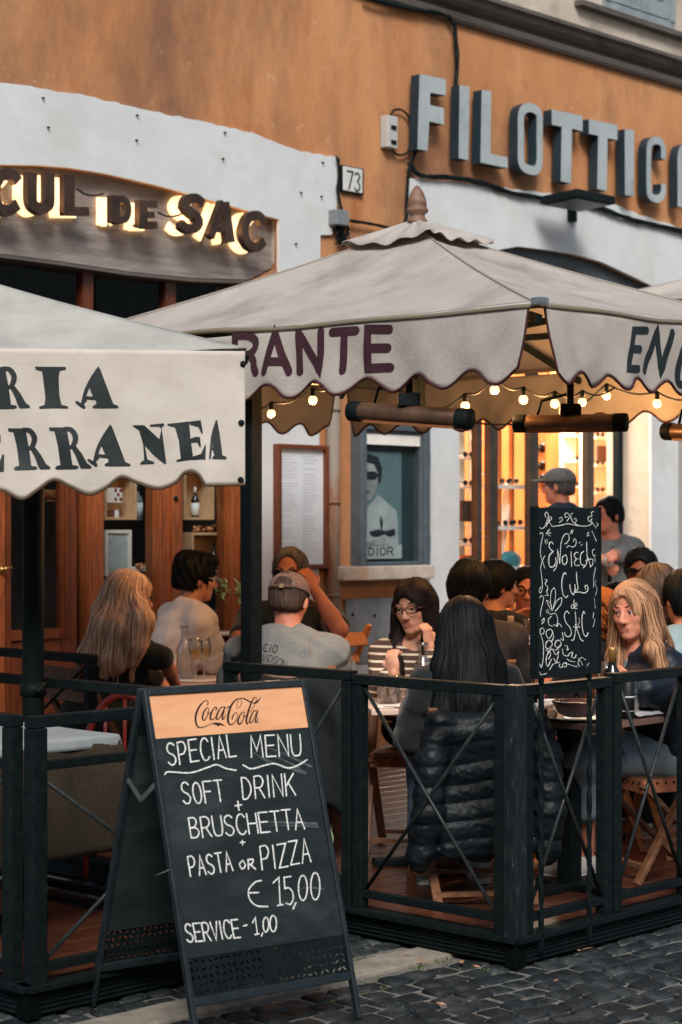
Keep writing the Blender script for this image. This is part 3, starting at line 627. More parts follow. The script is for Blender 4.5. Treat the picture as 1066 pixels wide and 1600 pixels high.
mb = MB(FACM); w = .02; mb.bx(a0, a1, .30, .33, z1-w, z1); mb.bx(a0, a0+w, .30, .33, z0, z1-w); mb.bx(a1-w, a1, .30, .33, z0, z1-w); part('frame', mb, PORC, t)
mb = MB(FACM); mb.bx(a0+w, a1-w, .312, .325, z0, z1-w); part('print', mb, mat('flower_print', C(150, 168, 172), C(176, 188, 190), .6, 9, c3=C(150, 84, 50), s3=11, t3=(.60, .66)), t)
mb = MB(); fbox(mb, 206, 886, 236, 894, .30, .42); single('white_slab', mb, PORC, 'white marble slab beside the flower picture', 'slab', bevel=.004)
DRY = mat('dried_flowers', C(180, 110, 70), C(206, 150, 104), .8, 30)
for i, (x, y, lb) in enumerate(((322, 829, 'dried orange flowers lying on the lower crate'), (222, 890, 'dried flowers on the slab in the left window'))):
    mb = MB(); rnd = random.Random(20+i)
    for k in range(26): mb.ball(fw(x+rnd.uniform(-20, 24)*(1 if i == 0 else .5), y-rnd.uniform(0, 8), .33+rnd.uniform(-.05, .05)), rnd.uniform(.008, .02), 4, (1, 1, .7))
    single('dried_flowers', mb, DRY, lb, 'dried flowers')
t = thing('hanging_sign', 'small dark yellow wooden sign inside the wine bar door', 'sign', fw(78, 776, .35), TH)
mb = MB(); fbox(mb, 61, 765, 96, 783, .35, .37); part('board', mb, mat('ochre_board', C(120, 84, 40), C(140, 96, 48), .7, 8), t); mb = MB()
for x in (70, 86): mb.ball(fw(x, 775, .345), .05, 6, (1, .2, .42), Matrix.Rotation(TH, 3, 'Z'))
part('motif', mb, TEAKD, t)
# ================================================================== OPTICIAN
shop = thing('optician_shop', 'brightly lit optician behind dark metal door frames', 'shop', FACM @ Vector((fa(850, 900, .3)[0], .3, 0)), TH)
WARMW = mat('warm_shop_wall', C(196, 124, 66), C(210, 140, 80), .7, 1.5); WHT = mat('shop_white', C(238, 230, 216), C(244, 238, 226), .5, 3); FRB = mat('bronze_door_frame', C(60, 54, 48), C(76, 68, 60), .4, 10, metal=.3)
sa0, sa1 = fa(700, 800)[0]-.2, fa(1100, 800)[0]+1.6
mb = MB(FACM); mb.bx(sa0, sa1, 2.4, 2.45, 0, 3.4); mb.bx(sa0-.05, sa0, .40, 2.45, 0, 3.4); mb.bx(sa1, sa1+.05, .40, 2.45, 0, 3.4); part('wall', mb, WARMW, shop)
mb = MB(FACM); mb.bx(aR+.03, sa1, .402, .44, 0, 3.4); mb.bx(sa0, aL-.01, .402, .44, 0, 3.4); part('front_wall', mb, WARMW, shop)
mb = MB(FACM); mb.bx(sa0, sa1, .402, 2.4, -.02, .03); part('shop_floor', mb, mat('parquet', C(120, 80, 50), C(140, 96, 62), .4, 6), shop)
mb = MB(FACM); mb.bx(sa0, sa1, .402, 2.4, 3.3, 3.36); part('shop_ceiling', mb, WHT, shop)
zarch = 3.1
def vbar(x0, x1, m, n0=.26, n1=.32, z0=0.0, z1=zarch, nm='door_frame'):
    mb = MB(); colbox(mb, x0, x1, z0, z1, n0, n1); part(nm, mb, m, shop, bevel=.004)
for x0, x1 in ((746, 754), (766, 779), (829, 842), (919, 929), (967, 986)): vbar(x0, x1, FRB if x0 < 960 else BLK2)
mb = MB(FACM); mb.bx(aL, aR, .05, .10, 2.95, 3.95); part('fanlight_panel', mb, mat('dark_fanlight', C(66, 74, 78), C(76, 84, 88), .5, 4), shop)
for x0, x1 in ((719, 746), (779, 829), (842, 919), (929, 967)):
    mb = MB(); colbox(mb, x0, x1, .02, 2.95, .285, .291); part('pane', mb, PANE, shop)
SUNG = mat('dark_lens', C(22, 18, 16), rough=.2, spec=.6)
EYE_N = [0]
def shelf_wall(label, x0, x1, n, rows, y0, y1, col=WHT, seed=0):
    t = thing('display_shelf', label, 'shelf', FACM @ Vector((fa((x0+x1)/2, 900, n)[0], n, 0)), TH, 'eyewear shelves in the optician')
    a0, a1 = fa(x0, 800, n)[0], fa(x1, 800, n)[0]; zt, zb = fa(x0, y0, n)[1], fa(x0, y1, n)[1]
    mb = MB(FACM); mb.bx(a0, a1, n+.12, n+.15, 0.05, zt); part('back_panel', mb, col, t)
    mb = MB(FACM)
    for i in range(rows+1): z = zb+(zt-zb)*i/rows; mb.bx(a0, a1, n-.03, n+.118, z-.012, z)
    part('shelf_board', mb, col, t); rnd = random.Random(seed)
    for i in range(rows):
        z = zb+(zt-zb)*i/rows; a = a0+.06
        while a < a1-.1:
            if rnd.random() < .8:
                g = thing('sunglasses', 'dark sunglasses folded on an optician shelf', 'sunglasses', FACM @ Vector((a+.06, n+.04, z)), TH, 'sunglasses on the optician shelves'); mb = MB(FACM)
                for s in (-1, 1): mb.ball((a+.06+s*.035, n+.02, z+.026), .03, 5, (1, .2, .8)); mb.bar((a+.06+s*.066, n+.02, z+.035), (a+.06+s*.06, n+.1, z+.03), .006, .008)
                part('frame', mb, SUNG, g)
            a += .2
shelf_wall('white lit shelf column of eyewear just inside the shop at left', 719, 746, .5, 7, 670, 985, seed=1)
shelf_wall('narrow white eyewear column between the two bronze frames', 754, 767, .8, 7, 640, 985, seed=2)
shelf_wall('slim white eyewear column right of the grey haired man', 896, 917, 1.4, 8, 640, 960, seed=3)
shelf_wall('wide bright white eyewear shelf at the right of the shop', 928, 968, 1.0, 8, 640, 985, seed=4)
mb = MB(); fbox(mb, 935, 696, 957, 720, .95, .97); single('brand_plaque', mb, mat('brown_plaque', C(74, 50, 34), rough=.6), 'square brown plaque on the bright right shelf', 'plaque')
t = thing('glass_stand', 'white shelf stand with copper posts in the shop window', 'display stand', FACM @ Vector((fa(800, 900, .6)[0], .6, 0)), TH)
for x in (780, 800): mb = MB(); colbox(mb, x, x+4, 0, 2.6, .60, .63); part('stand_post', mb, mat('copper_post', C(206, 130, 70), rough=.4, metal=.4), t)
for y in (757, 822, 886):
    mb = MB(); a0, z = fa(757, y, .62); a1 = fa(826, y, .62)[0]; mb.M = FACM; mb.bx(a0, a1, .55, .72, z-.03, z); part('stand_shelf', mb, WHT, t)
mb = MB(); mb.bar(fw(797, 755, .66), fw(779, 870, .66), .08, .02); part('eyewear_strip', mb, WHT, t)
for x, y in ((790, 752), (802, 752), (795, 817), (808, 816), (772, 818)):
    g = thing('sunglasses', 'dark sunglasses standing on the copper posted stand', 'sunglasses', fw(x, y+4, .6), TH, 'sunglasses on the copper stand'); mb = MB()
    for s in (-1, 1): mb.ball(fw(x, y, .6)+U*s*.04, .035, 5, (1, .3, .7), Matrix.Rotation(TH, 3, 'Z'))
    part('frame', mb, SUNG, g)
mb = MB(); c = fw(797, 876, .62); mb.ball(c, .13, 7, (1, .4, .6), Matrix.Rotation(TH, 3, 'Z')); single('handbag', mb, mat('teal_leather', C(54, 120, 130), C(70, 140, 148), .5, 9), 'small teal bag on the lowest stand shelf', 'bag')
for x, w, m in ((856, 40, WARMW), ):
    pass
for x0, x1, n in ((840, 858, 1.9), (860, 894, 1.7)):
    mb = MB(); colbox(mb, x0, x1, .05, 3.2, n, n+.05); part('wall_panel', mb, WARMW, shop)
for i, y in enumerate((700, 728, 748)):
    t = thing('sunglasses', 'dark sunglasses on the orange wall panel', 'sunglasses', fw(850, y, 1.85), TH, 'sunglasses on the orange panel'); mb = MB(); mb.ball(fw(849, y, 1.86), .075, 6, (1, .3, .6), Matrix.Rotation(TH, 3, 'Z')); part('frame', mb, SUNG, t)
for i, (x, y) in enumerate(((733, 800), )):
    mb = MB(); fbox(mb, 722, 782, 739, 815, .44, .5); single('display_card', mb, mat('brown_card', C(84, 62, 48), rough=.7), 'dark brown card on the left shelf column', 'card')
mb = MB(); fbox(mb, 721, 868, 745, 900, .44, .5); single('orange_box', mb, mat('orange_card', C(206, 96, 40), rough=.7), 'orange box low on the left shelf column', 'box')
# the shop's ceiling lamps
for i, (x, n) in enumerate(((760, 1.1), (860, .9), (960, 1.5))):
    l = bpy.data.lights.new('shop_lamp', 'AREA'); l.shape = 'RECTANGLE'; l.size = 1.4; l.size_y = .5; l.energy = 95; l.color = (1, .86, .68)
    o = bpy.data.objects.new('shop_lamp', l); COL.objects.link(o); a = fa(x, 800, n)[0]; o.location = FACM @ Vector((a, n, 3.24)); o.rotation_euler = (0, 0, TH)
    lp = thing('ceiling_lamp', ['warm ceiling lamp over the left of the shop', 'warm ceiling lamp over the middle of the shop', 'warm ceiling lamp over the right of the shop'][i], 'lamp', FACM @ Vector((a, n, 3.27)), TH)
    mb = MB(FACM); mb.bx(a-.7, a+.7, n-.25, n+.25, 3.265, 3.295); part('diffuser', mb, emit('shop_lamp_glow', (1, .78, .5, 1), 6), lp)
# ================================================================== TERRACES
FLOORW = mat('terrace_boards', C(70, 40, 28), C(108, 62, 42), .35, 5, .12, stretch=(9, 1, 1), lo=.3, hi=.7, c3=C(56, 30, 22), s3=2.5, t3=(.5, .75), coat=.2)
FLOORV = Matrix.Rotation(TH+R(90), 4, 'Z')
def terrace(name, label, M, L, W, sides):
    t = thing(name, label, 'terrace', M.translation, TH)
    mb = MB(M)
    n = int(W/.14); w = W/n
    for i in range(n): mb.bx(.03, L-.03, i*w+.003, (i+1)*w-.003, DECK-.025, DECK)
    part('floor_board', mb, FLOORW, t, bevel=.003)
    mb = MB(M)
    for (x0, y0, x1, y1) in sides:
        dx, dy = x1-x0, y1-y0; l = math.hypot(dx, dy); ax = Vector((dx/l, dy/l, 0)); nn = Vector((ax.y, -ax.x, 0)); c = Vector(((x0+x1)/2, (y0+y1)/2, 0)); rot = Matrix((ax, -nn, UP)).transposed()
        mb.box(c+UP*(DECK-.0)+nn*.005, (l+.06, .085, .022), rot)
        mb.box(c+UP*.048, (l, .03, .082), rot)
        for k in range(5): mb.box(c+UP*(.016+k*.015)+nn*.017, (l-.05, .008, .007), rot)
        for e in (Vector((x0, y0, 0)), Vector((x1, y1, 0))): mb.box(e+UP*.044, (.055, .055, .088), rot)
    part('plinth', mb, BLK, t, bevel=.003)
    return t
MR = Matrix.Translation(CORN) @ Matrix.Rotation(TH, 4, 'Z')
terrace('terrace_platform', 'low black edged terrace with red brown boards at right', MR, 4.6, 3.7, [(0, 0, 4.6, 0), (0, 3.7, 0, 0)])
CL = PZ(45, H*F/(1592-HY), 0)
def SL(s, t, z=0): return CL+U*s+V*t+UP*z
ML = Matrix.Translation(CL) @ Matrix.Rotation(TH, 4, 'Z')
terrace('terrace_platform', 'dark low terrace platform behind the menu board at left', ML, .98, 2.6, [(0, 0, .98, 0), (0, 2.6, 0, 0), (.98, 0, .98, 2.6)])
BRACE = mat('worn_black_rod', (.012, .016, .017, 1), (.028, .033, .034, 1), .4, 30, spec=.25)
def railing(label, p0, p1, zb, zt, pw=.045, brace=True, e0=True, e1=True, low=.055, mid=None, slim=False):
    p0 = Vector(p0); p1 = Vector(p1); d = (p1-p0); L = d.length; d.normalize(); up = UP
    a0 = p0+d*pw/2; a1 = p1-d*pw/2
    t = thing('railing_panel', label, 'railing', (p0+p1)/2+UP*zb, 0, 'black iron railing panels round the terraces')
    for e, on in ((a0, e0), (a1, e1)):
        if on:
            mb = MB(); mb.bar(e+up*zb, e+up*(zt-.04), pw, pw, d); part('post', mb, BLK, t, bevel=.004)
    mb = MB(); mb.bar(p0+up*(zt-.02), p1+up*(zt-.02), .052, .038); part('top_rail', mb, BLK, t, bevel=.004)
    b0, b1 = p0+d*pw, p1-d*pw
    mb = MB(); mb.bar(b0+up*(zb+low), b1+up*(zb+low), .03, .03); part('bottom_rail', mb, BLK, t, bevel=.003)
    if mid: mb = MB(); mb.bar(b0+up*mid, b1+up*mid, .03, .03); part('middle_rail', mb, BLK, t, bevel=.003)
    if brace:
        lo, hi = zb+low+.012, (mid or zt)-.045; sd = d.cross(up)*.006
        for q0, q1, s in ((b0+up*hi, b1+up*lo, 1), (b0+up*lo, b1+up*hi, -1)):
            mb = MB(); mb.tube([q0+sd*s, q1+sd*s], .0075 if not slim else .006, 8); part('brace', mb, BRACE, t)
    return t
RT = 1.0
railing('black iron railing panel left of the near corner, jacket hanging behind it', ST(0, .035), ST(0, .775), .11, RT)
railing('black iron railing panel half hidden behind the coca menu sandwich board'.replace('coca ', ''), ST(0, .79), ST(0, 1.50), .11, RT+.012)
railing('short black iron railing panel behind the blonde woman at left', ST(0, 2.36), ST(0, 3.6), .11, RT)
railing('black iron railing panel under the small hanging chalkboard', ST(.035, 0), ST(.555, 0), .11, RT)
railing('black iron railing panel in front of the woman with crossed arms', ST(.575, 0), ST(1.09, 0), .11, RT+.012)
railing('black iron railing panel at the far right end of the terrace', ST(1.11, 0), ST(1.8, 0), .11, RT)
t = thing('corner_post', 'scuffed square black post at the near terrace corner', 'post', ST(0, 0, .1), TH)
mb = MB(); mb.bar(ST(.0, .0, .1), ST(.0, .0, RT+.002), .062, .062, U); part('post', mb, mat('scuffed_black_metal', (.011, .017, .018, 1), (.03, .038, .04, 1), .42, 30, .15, lo=.45, hi=.8, c3=(.10, .11, .11, 1), s3=30, t3=(.63, .69), spec=.1, stretch=(1, 1, .35)), t, bevel=.005)
LZ = .962
railing('black iron railing side panel in front of the left cloth table', SL(0, 0), SL(.96, 0), .1, LZ, mid=.80, pw=.055)
railing('black iron railing panel running out of frame at lower left', SL(0, .06), SL(0, 1.7), .1, LZ, mid=.80, pw=.05)
railing('black iron railing panel behind the left cloth table', SL(.98, .04), SL(.98, 2.2), .1, LZ+.004, mid=None)
# twisted iron legs + chalkboard are built with the signs
# ================================================================== POSTS
pc = PZ(52, 7.55, 0); t = thing('awning_post', 'dark round parasol post clamped to the left railing', 'post', pc+UP*DECK)
mb = MB(); mb.tube([pc+UP*DECK, pc+UP*2.3], .043, 20); part('shaft', mb, BLK2, t)
mb = MB(); mb.tube([pc+UP*.90, pc+UP*.95], .052, 20); mb.ball(pc+UP*.925+Vector((.03, -.055, 0)), .014, 6); part('clamp', mb, BLK, t)
# ================================================================== PARASOLS
def wav(x, y, a=1.0): return a*(.013*math.sin(x*5.3+y*2+.6)+.009*math.sin(x*13.1+2.0-y*5)+.005*math.sin(x*23+y*9)+.003*math.sin(x*41-y*30))
def valance(root, E0, e, L, h, amp, wl, nrm, canv, x0=.05, x1=None, ph=0.0, trim=TRIM, text_fn=None, drop=0.0, taper=.02, name='valance'):
    x1 = L-.05 if x1 is None else x1
    def fm(x, y, hh):
        k = max(0, min(1, y/h)); return E0+e*x-UP*(y+drop)+nrm*(hh+wav(x, y)*k*1.4+.02*k)
    def bot(x): return h-amp*(.5-.5*math.cos(2*math.pi*(x-ph)/wl))
    nu = int((x1-x0)/.012)
    def f(i, j):
        x = x0+(x1-x0)*i; tx = taper*(1-2*i)*j*j
        return fm(x+tx, bot(x)*j, 0)
    mb = MB(); mb.grid(f, nu, 14); vo = part(name, mb, canv, root, solid=.0015)
    mb = MB(); w = .006
    pts = [f(i/nu, 1) for i in range(nu+1)]; mb.tube(pts, w, 6); mb.tube([f(0, j/8) for j in range(9)], w*.8, 6); mb.tube([f(1, j/8) for j in range(9)], w*.8, 6)
    part('binding', mb, trim, vo)
    return vo, fm
RU_C = P(843, 477, 7.08); ZE = RU_C.z; pu, qv = 1.30, 1.748
CEN = RU_C+U*pu+V*qv; ZA = H+(HY-356)/F*CEN.y; APEX = Vector((CEN.x, CEN.y, ZA))
para = thing('parasol', 'large cream square parasol with maroon lettered valance and turned wood finial', 'parasol', (CEN.x, CEN.y, DECK))
crn = [RU_C, RU_C+U*2*pu, RU_C+U*2*pu+V*2*qv, RU_C+V*2*qv]
def roof(a, b, apex, sag=.06, lift=0.0, q0=0.0, q1=1.0, seed=0):
    rr = random.Random(seed); p1, p2 = rr.uniform(0, 6), rr.uniform(0, 6)
    def f(i, j):
        j2 = q0+(q1-q0)*j; e = a.lerp(b, i); p = apex.lerp(e, j2)
        s = math.sin(math.pi*i)
        p = p-UP*(sag*math.sin(math.pi*j2)*(.35+.65*s))+UP*(lift)
        p = p+UP*(.010*s*math.sin(9*i+p1+3*j2)*j2+.006*s*math.sin(23*i+p2)*j2)+UP*(.02*s*j2**6*math.sin(math.pi*i))
        return p
    return f
for k in range(4):
    a, b = crn[k], crn[(k+1) % 4]
    mb = MB(); mb.grid(roof(a, b, APEX, seed=k), 40, 20); part('canopy', mb, CANVAS, para, solid=.002)
    mb = MB(); f = roof(a, b, APEX, seed=k); mb.tube([f(i/30, 1.0) for i in range(31)], .010, 6); part('edge_hem', mb, mat('taupe_hem', C(120, 108, 92), rough=.9), para)  # hem tube in a darker tone than the canopy cloth
    mb = MB(); mb.tube([f(0, i/20)+UP*.003 for i in range(21)], .0045, 6); mb.tube([f(i/30, .955)+UP*.002 for i in range(31)], .0022, 5); part('seam', mb, mat('seam_thread', C(150, 142, 130), rough=.9), para)
mb = MB()
for k in range(4):
    a, b = crn[k], crn[(k+1) % 4]; f = roof(a, b, APEX, sag=.06, seed=k); g = roof(a, b, APEX+UP*.035, sag=.06, lift=.0, q0=0.0, q1=.17, seed=k); r2 = random.Random(k+40); ph = r2.uniform(0, 6)
    def cap(i, j, g=g, ph=ph): return g(i, j)+UP*(.010+.014*j*j*max(0, math.sin(i*9+ph))+.012*j*math.sin(i*21+ph*2))
    mb.grid(cap, 40, 8)
part('vent_cap', mb, CANVAS, para, solid=.003)
mb = MB(Matrix.Translation(APEX))
mb.lathe([(.048, .015), (.050, .035), (.038, .05), (.036, .062), (.052, .075), (.054, .088), (.046, .094), (.047, .11), (.042, .14), (.028, .175), (.012, .198), (.0001, .204)], n=20)
part('finial', mb, mat('finial_wood', C(98, 70, 54), C(130, 100, 80), .6, 12, stretch=(1, 1, 4)), para)
mb = MB(); mb.bar(Vector((CEN.x, CEN.y, 2.13)), Vector((CEN.x, CEN.y, ZA+.01)), .06, .06, V); part('king_post', mb, BLK2, para, bevel=.006)
PB = PZ(393, 8.27, 0)
mb = MB(); mb.bar(PB+UP*DECK, PB+UP*2.27, .068, .068, V); part('pole', mb, BLK2, para, bevel=.006)
mb = MB(); mb.bar(PB+UP*2.235, Vector((CEN.x, CEN.y, 2.235)), .05, .07); part('arm', mb, BLK2, para, bevel=.006)
mb = MB(); mb.bx(-.09, .09, -.09, .09, DECK, DECK+.012); mb.v = [p+PB for p in mb.v]; part('base_plate', mb, BLK2, para)
hub = Vector((CEN.x, CEN.y, ZE+.05))
for k in range(4):
    for q in (crn[k], crn[k].lerp(crn[(k+1) % 4], .5)):
        mb = MB(); a = APEX-UP*.14; b = q-UP*.05; mid_ = a.lerp(b, .5)-UP*.05; mb.bar(a, mid_, .022, .03); mb.bar(mid_, b, .022, .03); part('rib', mb, BLK2, para)
        mb = MB(); mb.bar(hub, a.lerp(b, .55)-UP*.06, .02, .03); part('strut', mb, BLK2, para)
mb = MB(Matrix.Translation(hub)); mb.lathe([(.05, -.06), (.06, -.03), (.06, .04), (.04, .06)], n=16); part('hub', mb, BLK2, para)
HV = .285
v1, fm1 = valance(para, RU_C, V, 2*qv, HV, .062, .2775, -U, CANVAS, ph=.16)
pl = Plane(RU_C, -V, UP)
def t1(px, py): x, y = pl.to2d(px, py); return (-x, -y)
mb = MB(); W1 = .036
def L1(lines, w=W1):
    for g in lines:
        q = cr(g[1], 5) if g[0] == 'c' else g; stroke(mb, dens([t1(*p) for p in q]), w, lambda x, y, h: fm1(x, y, h), .0015, True, .002)
def rz(l): return [(340+a/3.553, 490+b/3.553) for a, b in l]
L1([rz([(100, 320), (100, 122)]), ('c', rz([(100, 122), (170, 122), (215, 150), (216, 195), (180, 228), (104, 228)])), ('c', rz([(185, 232), (214, 260), (222, 300), (232, 327)]))])
L1([rz([(284, 325), (322, 108), (414, 325)]), rz([(300, 268), (390, 268)])])
L1([rz([(472, 322), (452, 106), (590, 318), (577, 100)])])
L1([rz([(640, 104), (773, 94)]), rz([(708, 104), (712, 316)])])
L1([rz([(955, 86), (838, 86), (840, 304), (955, 298)]), rz([(842, 192), (944, 190)])])
# the first half of the word, behind the left banner
for s, x0, x1 in (('RISTO', 2.27, 3.10),):
    x = 3.14
    for c in 'RISTO':
        wd_ = .045 if c == 'I' else .115
        for g in GL[c]:
            q = cr(g[1], 5) if g[0] == 'c' else g
            stroke(mb, dens([(x-a*wd_ if c != 'I' else x-.02, .245-b*.175) for a, b in q]), W1, lambda x, y, h: fm1(x, y, h), .0015, True, .002)
        x -= wd_+.055
part('lettering', mb, MAROON, v1)
v2, fm2 = valance(para, RU_C, U, 2*pu, HV, .05, .205, -V, CANVAS, ph=.1, x0=.03)
pl2 = Plane(RU_C, U, UP); mb = MB()
def rz2(l): return [(760+a/3.484, 430+b/3.484) for a, b in l]
for g in ([(872, 300), (802, 300), (752, 510), (820, 510)], [(782, 402), (838, 402)], [(866, 520), (930, 306), (950, 522), (1008, 312)]):
    stroke(mb, dens([(lambda q: (q[0], -q[1]))(pl2.to2d(*p)) for p in rz2(g)]), .030, lambda x, y, h: fm2(x, y, h), .0015, True, .002)
x = pl2.to2d(*rz2([(1022, 0)])[0])[0]
for c in 'OTECA':
    for g in GL[c]:
        q = cr(g[1], 5) if g[0] == 'c' else g
        stroke(mb, dens([(x+a*.085+(b-.5)*.05+.02, .245-b*.165) for a, b in q]), .030, lambda x, y, h: fm2(x, y, h), .0015, True, .002)
    x += .135
part('lettering', mb, INK, v2)
valance(para, crn[1], V, 2*qv, HV, .062, .2775, U, CANVAS, ph=.1)
valance(para, crn[3], U, 2*pu, HV, .062, .2775, V, CANVAS, ph=.2)
mb = MB(); mb.box(RU_C+UP*.012-(U+V)*.01, (.05, .05, .03), Matrix.Rotation(TH, 3, 'Z')); part('corner_bracket', mb, STEEL, para, bevel=.005)
# ---- left parasol with the banner valance
e = Vector((math.cos(R(5)), math.sin(R(5)), 0)); sd = Vector((-math.sin(R(5)), math.cos(R(5)), 0))
LC = P(386, 549, 6.79); LL = 2.7; LD = 1.7
lc = [LC, LC+sd*LD, LC+sd*LD-e*LL, LC-e*LL]; LCEN = LC-e*LL/2+sd*LD/2; LAP = Vector((LCEN.x, LCEN.y, H+(HY-398)/F*LCEN.y))
lpar = thing('parasol', 'cream square parasol at left with deep lettered banner valance', 'parasol', (LCEN.x, LCEN.y, DECK))
for k in range(4):
    a, b = lc[k], lc[(k+1) % 4]; fr = roof(a, b, LAP, sag=.05, seed=k+10)
    def rf(i, j, fr=fr, k=k):
        p = fr(i, j)
        return p-UP*(.045*math.sin(math.pi*min(1, (1-i if k == 3 else i)*1.2))*j**5*(1 if k in (3,) else 0))+UP*.012
    mb = MB(); mb.grid(rf, 40, 20); part('canopy', mb, mat('grey_canopy_canvas', C(168, 168, 160), C(190, 188, 180), .85, 4, .25, 60, c3=C(140, 140, 134), s3=2.6, t3=(.52, .8), trans=.15, spec=.1), lpar, solid=.002)
mb = MB(); mb.tube([Vector((LCEN.x, LCEN.y, DECK)), LAP], .03, 16); part('pole', mb, BLK2, lpar)
for k in range(4):
    mb = MB(); mb.bar(LAP-UP*.08, lc[k]-UP*.03, .02, .03); part('rib', mb, BLK2, lpar)
lp_ = Plane(LC-sd*.012, e, UP)
def tl(px, py): return lp_.to2d(px, py)
def lm(x, y, h):
    k = max(0, min(1, -y/.5)); fold = .02*math.exp(-((x+.14)/.05)**2)*k*1.0-.014*math.exp(-((x+.24)/.06)**2)*k
    return lp_.map(x, y, 0)-sd*(h+.006+k*(.012*math.sin(x*4.1+1)+.007*math.sin(x*11-y*6)+.004*math.sin(x*17+y*21))+fold)
BOT = [(-290, 782), (-262, 790), (-215, 772), (-165, 756), (-120, 772), (-75, 785), (-40, 775), (0, 765), (34, 779.5), (58, 766), (84, 749.5), (110, 760), (139, 772), (165, 762), (189.5, 745), (215, 754), (247, 763), (274, 754), (287, 740), (300, 736.5), (312, 743), (319, 755), (326, 758.5), (384, 757)]
bc = cr(BOT, 6); xs = np.linspace(-290, 383, 240)
def by(x): return float(np.interp(x, [p.x for p in bc], [p.y for p in bc]))
def lvf(i, j):
    px = -290+673*i; y0 = 541+8*i; yb = by(px); x, y = tl(px, y0+(yb-y0)*j); return lm(x, y, 0)
mb = MB(); mb.grid(lvf, 240, 30); lv = part('banner', mb, CANVASW, lpar, solid=.0015)
mb = MB(); mb.tube([lvf(i/240, 1) for i in range(241)], .006, 6); part('binding', mb, mat('brown_binding', C(88, 74, 60), rough=.9), lv)
for x, y in ((380, 569), (377, 661), (376, 750)):
    mb = MB(); a, b = tl(x, y); c = lm(a, b, .003); mb.lathe([(.004, -.002), (.011, -.002), (.011, .002), (.004, .002)], c, 12, True, Matrix.Rotation(R(90), 3, 'X')); part('eyelet', mb, BLK, lv)
def z4(l): return [(a/5.33, 560+b/5.33) for a, b in l]
def z5(l): return [(190+a/5.076, 560+b/5.076) for a, b in l]
mb = MB(); rl = [0]
def poly(pts, n=0):
    """filled outline on the banner: cut into narrow columns so that it follows the cloth"""
    q = [tl(*p) for p in pts]; rl[0] += 1; lf = .0034+(rl[0] % 5)*.0002
    bm = bmesh.new(); vs = [bm.verts.new((a, b, 0)) for a, b in q]; bm.faces.new(vs)
    xs_ = [p[0] for p in q]; x = min(xs_)+.02
    while x < max(xs_): bmesh.ops.bisect_plane(bm, geom=bm.verts[:]+bm.edges[:]+bm.faces[:], plane_co=(x, 0, 0), plane_no=(1, 0, 0)); x += .02
    ys_ = [p[1] for p in q]; y = min(ys_)+.03
    while y < max(ys_): bmesh.ops.bisect_plane(bm, geom=bm.verts[:]+bm.edges[:]+bm.faces[:], plane_co=(0, y, 0), plane_no=(0, 1, 0)); y += .03
    bmesh.ops.triangulate(bm, faces=bm.faces[:]); bm.verts.index_update()
    mb.add([lm(v.co.x, v.co.y, lf) for v in bm.verts], [[v.index for v in f.verts] for f in bm.faces]); bm.free()
def st(pts, ws, sm=True):
    q = cr(pts, 6) if sm else [Vector(p) for p in pts]
    stroke(mb, [tl(p.x, p.y) for p in q], [w*.00226/1.0 for w in np.interp(np.linspace(0, 1, len(q)), np.linspace(0, 1, len(ws)), ws)], lambda x, y, h: lm(x, y, h), .0024, True, .0022)
def glyphR(f, ox, oy, s=1.0, k=0.0):
    g = lambda l: f([(ox+(a-k*b)*s, oy+b*s) for a, b in l])
    poly(g([(66, 582), (120, 582), (212, 582), (240, 735), (262, 895), (305, 900), (312, 915), (290, 926), (130, 930), (116, 918), (130, 903), (162, 895), (140, 730), (112, 612), (72, 606)]))
    st(g([(195, 590), (250, 600), (285, 650), (282, 700), (255, 742), (225, 742)]), [5, 7, 8.5, 8, 5, 5])
    poly(g([(250, 745), (290, 735), (340, 800), (385, 880), (420, 905), (418, 920), (335, 922), (322, 905), (290, 820)]))
glyphR(z4, 0, 0); glyphR(z4, 343, -7); glyphR(z4, -168, -508)
poly(z4([(292, 70), (550, 72), (550, 92), (500, 102), (490, 160), (495, 300), (512, 385), (568, 400), (568, 415), (440, 412), (330, 418), (328, 402), (372, 388), (380, 330), (365, 200), (352, 105), (300, 92)]))
def glyphA(f, ox, oy):
    g = lambda l: f([(ox+a, oy+b) for a, b in l])
    poly(g([(820, 66), (838, 95), (885, 220), (945, 380), (988, 398), (986, 412), (850, 414), (775, 412), (772, 400), (805, 380), (800, 350), (770, 300), (742, 232), (748, 180)]))
    st(g([(812, 95), (760, 180), (722, 260), (700, 330), (690, 378), (705, 405)]), [4, 5, 5.5, 5, 4, 3]); st(g([(700, 322), (745, 328), (800, 330)]), [4, 4, 5]); st(g([(638, 362), (672, 385), (700, 408)]), [3, 5, 3])
    st(g([(690, 380), (698, 360), (715, 345)]), [4, 4, 4])
glyphA(z4, 0, 0); glyphA(z4, 100, 482)
poly(z5([(88, 535), (100, 530), (180, 530), (300, 640), (318, 560), (300, 540), (225, 540), (228, 526), (335, 514), (340, 530), (318, 545), (330, 640), (355, 830), (345, 838), (260, 770), (185, 690), (205, 800), (260, 822), (258, 834), (150, 840), (148, 828), (180, 805), (172, 680), (140, 570)]))
poly(z5([(362, 520), (430, 512), (535, 500), (548, 640), (570, 800), (440, 818), (432, 808), (470, 795), (455, 650), (425, 545), (366, 530)]))
poly(z5([(530, 503), (628, 492), (645, 590), (635, 598), (610, 545), (545, 525)])); poly(z5([(540, 640), (590, 622), (622, 625), (630, 705), (618, 700), (600, 665), (545, 668)])); poly(z5([(560, 782), (630, 760), (655, 700), (668, 682), (666, 800), (560, 804)]))
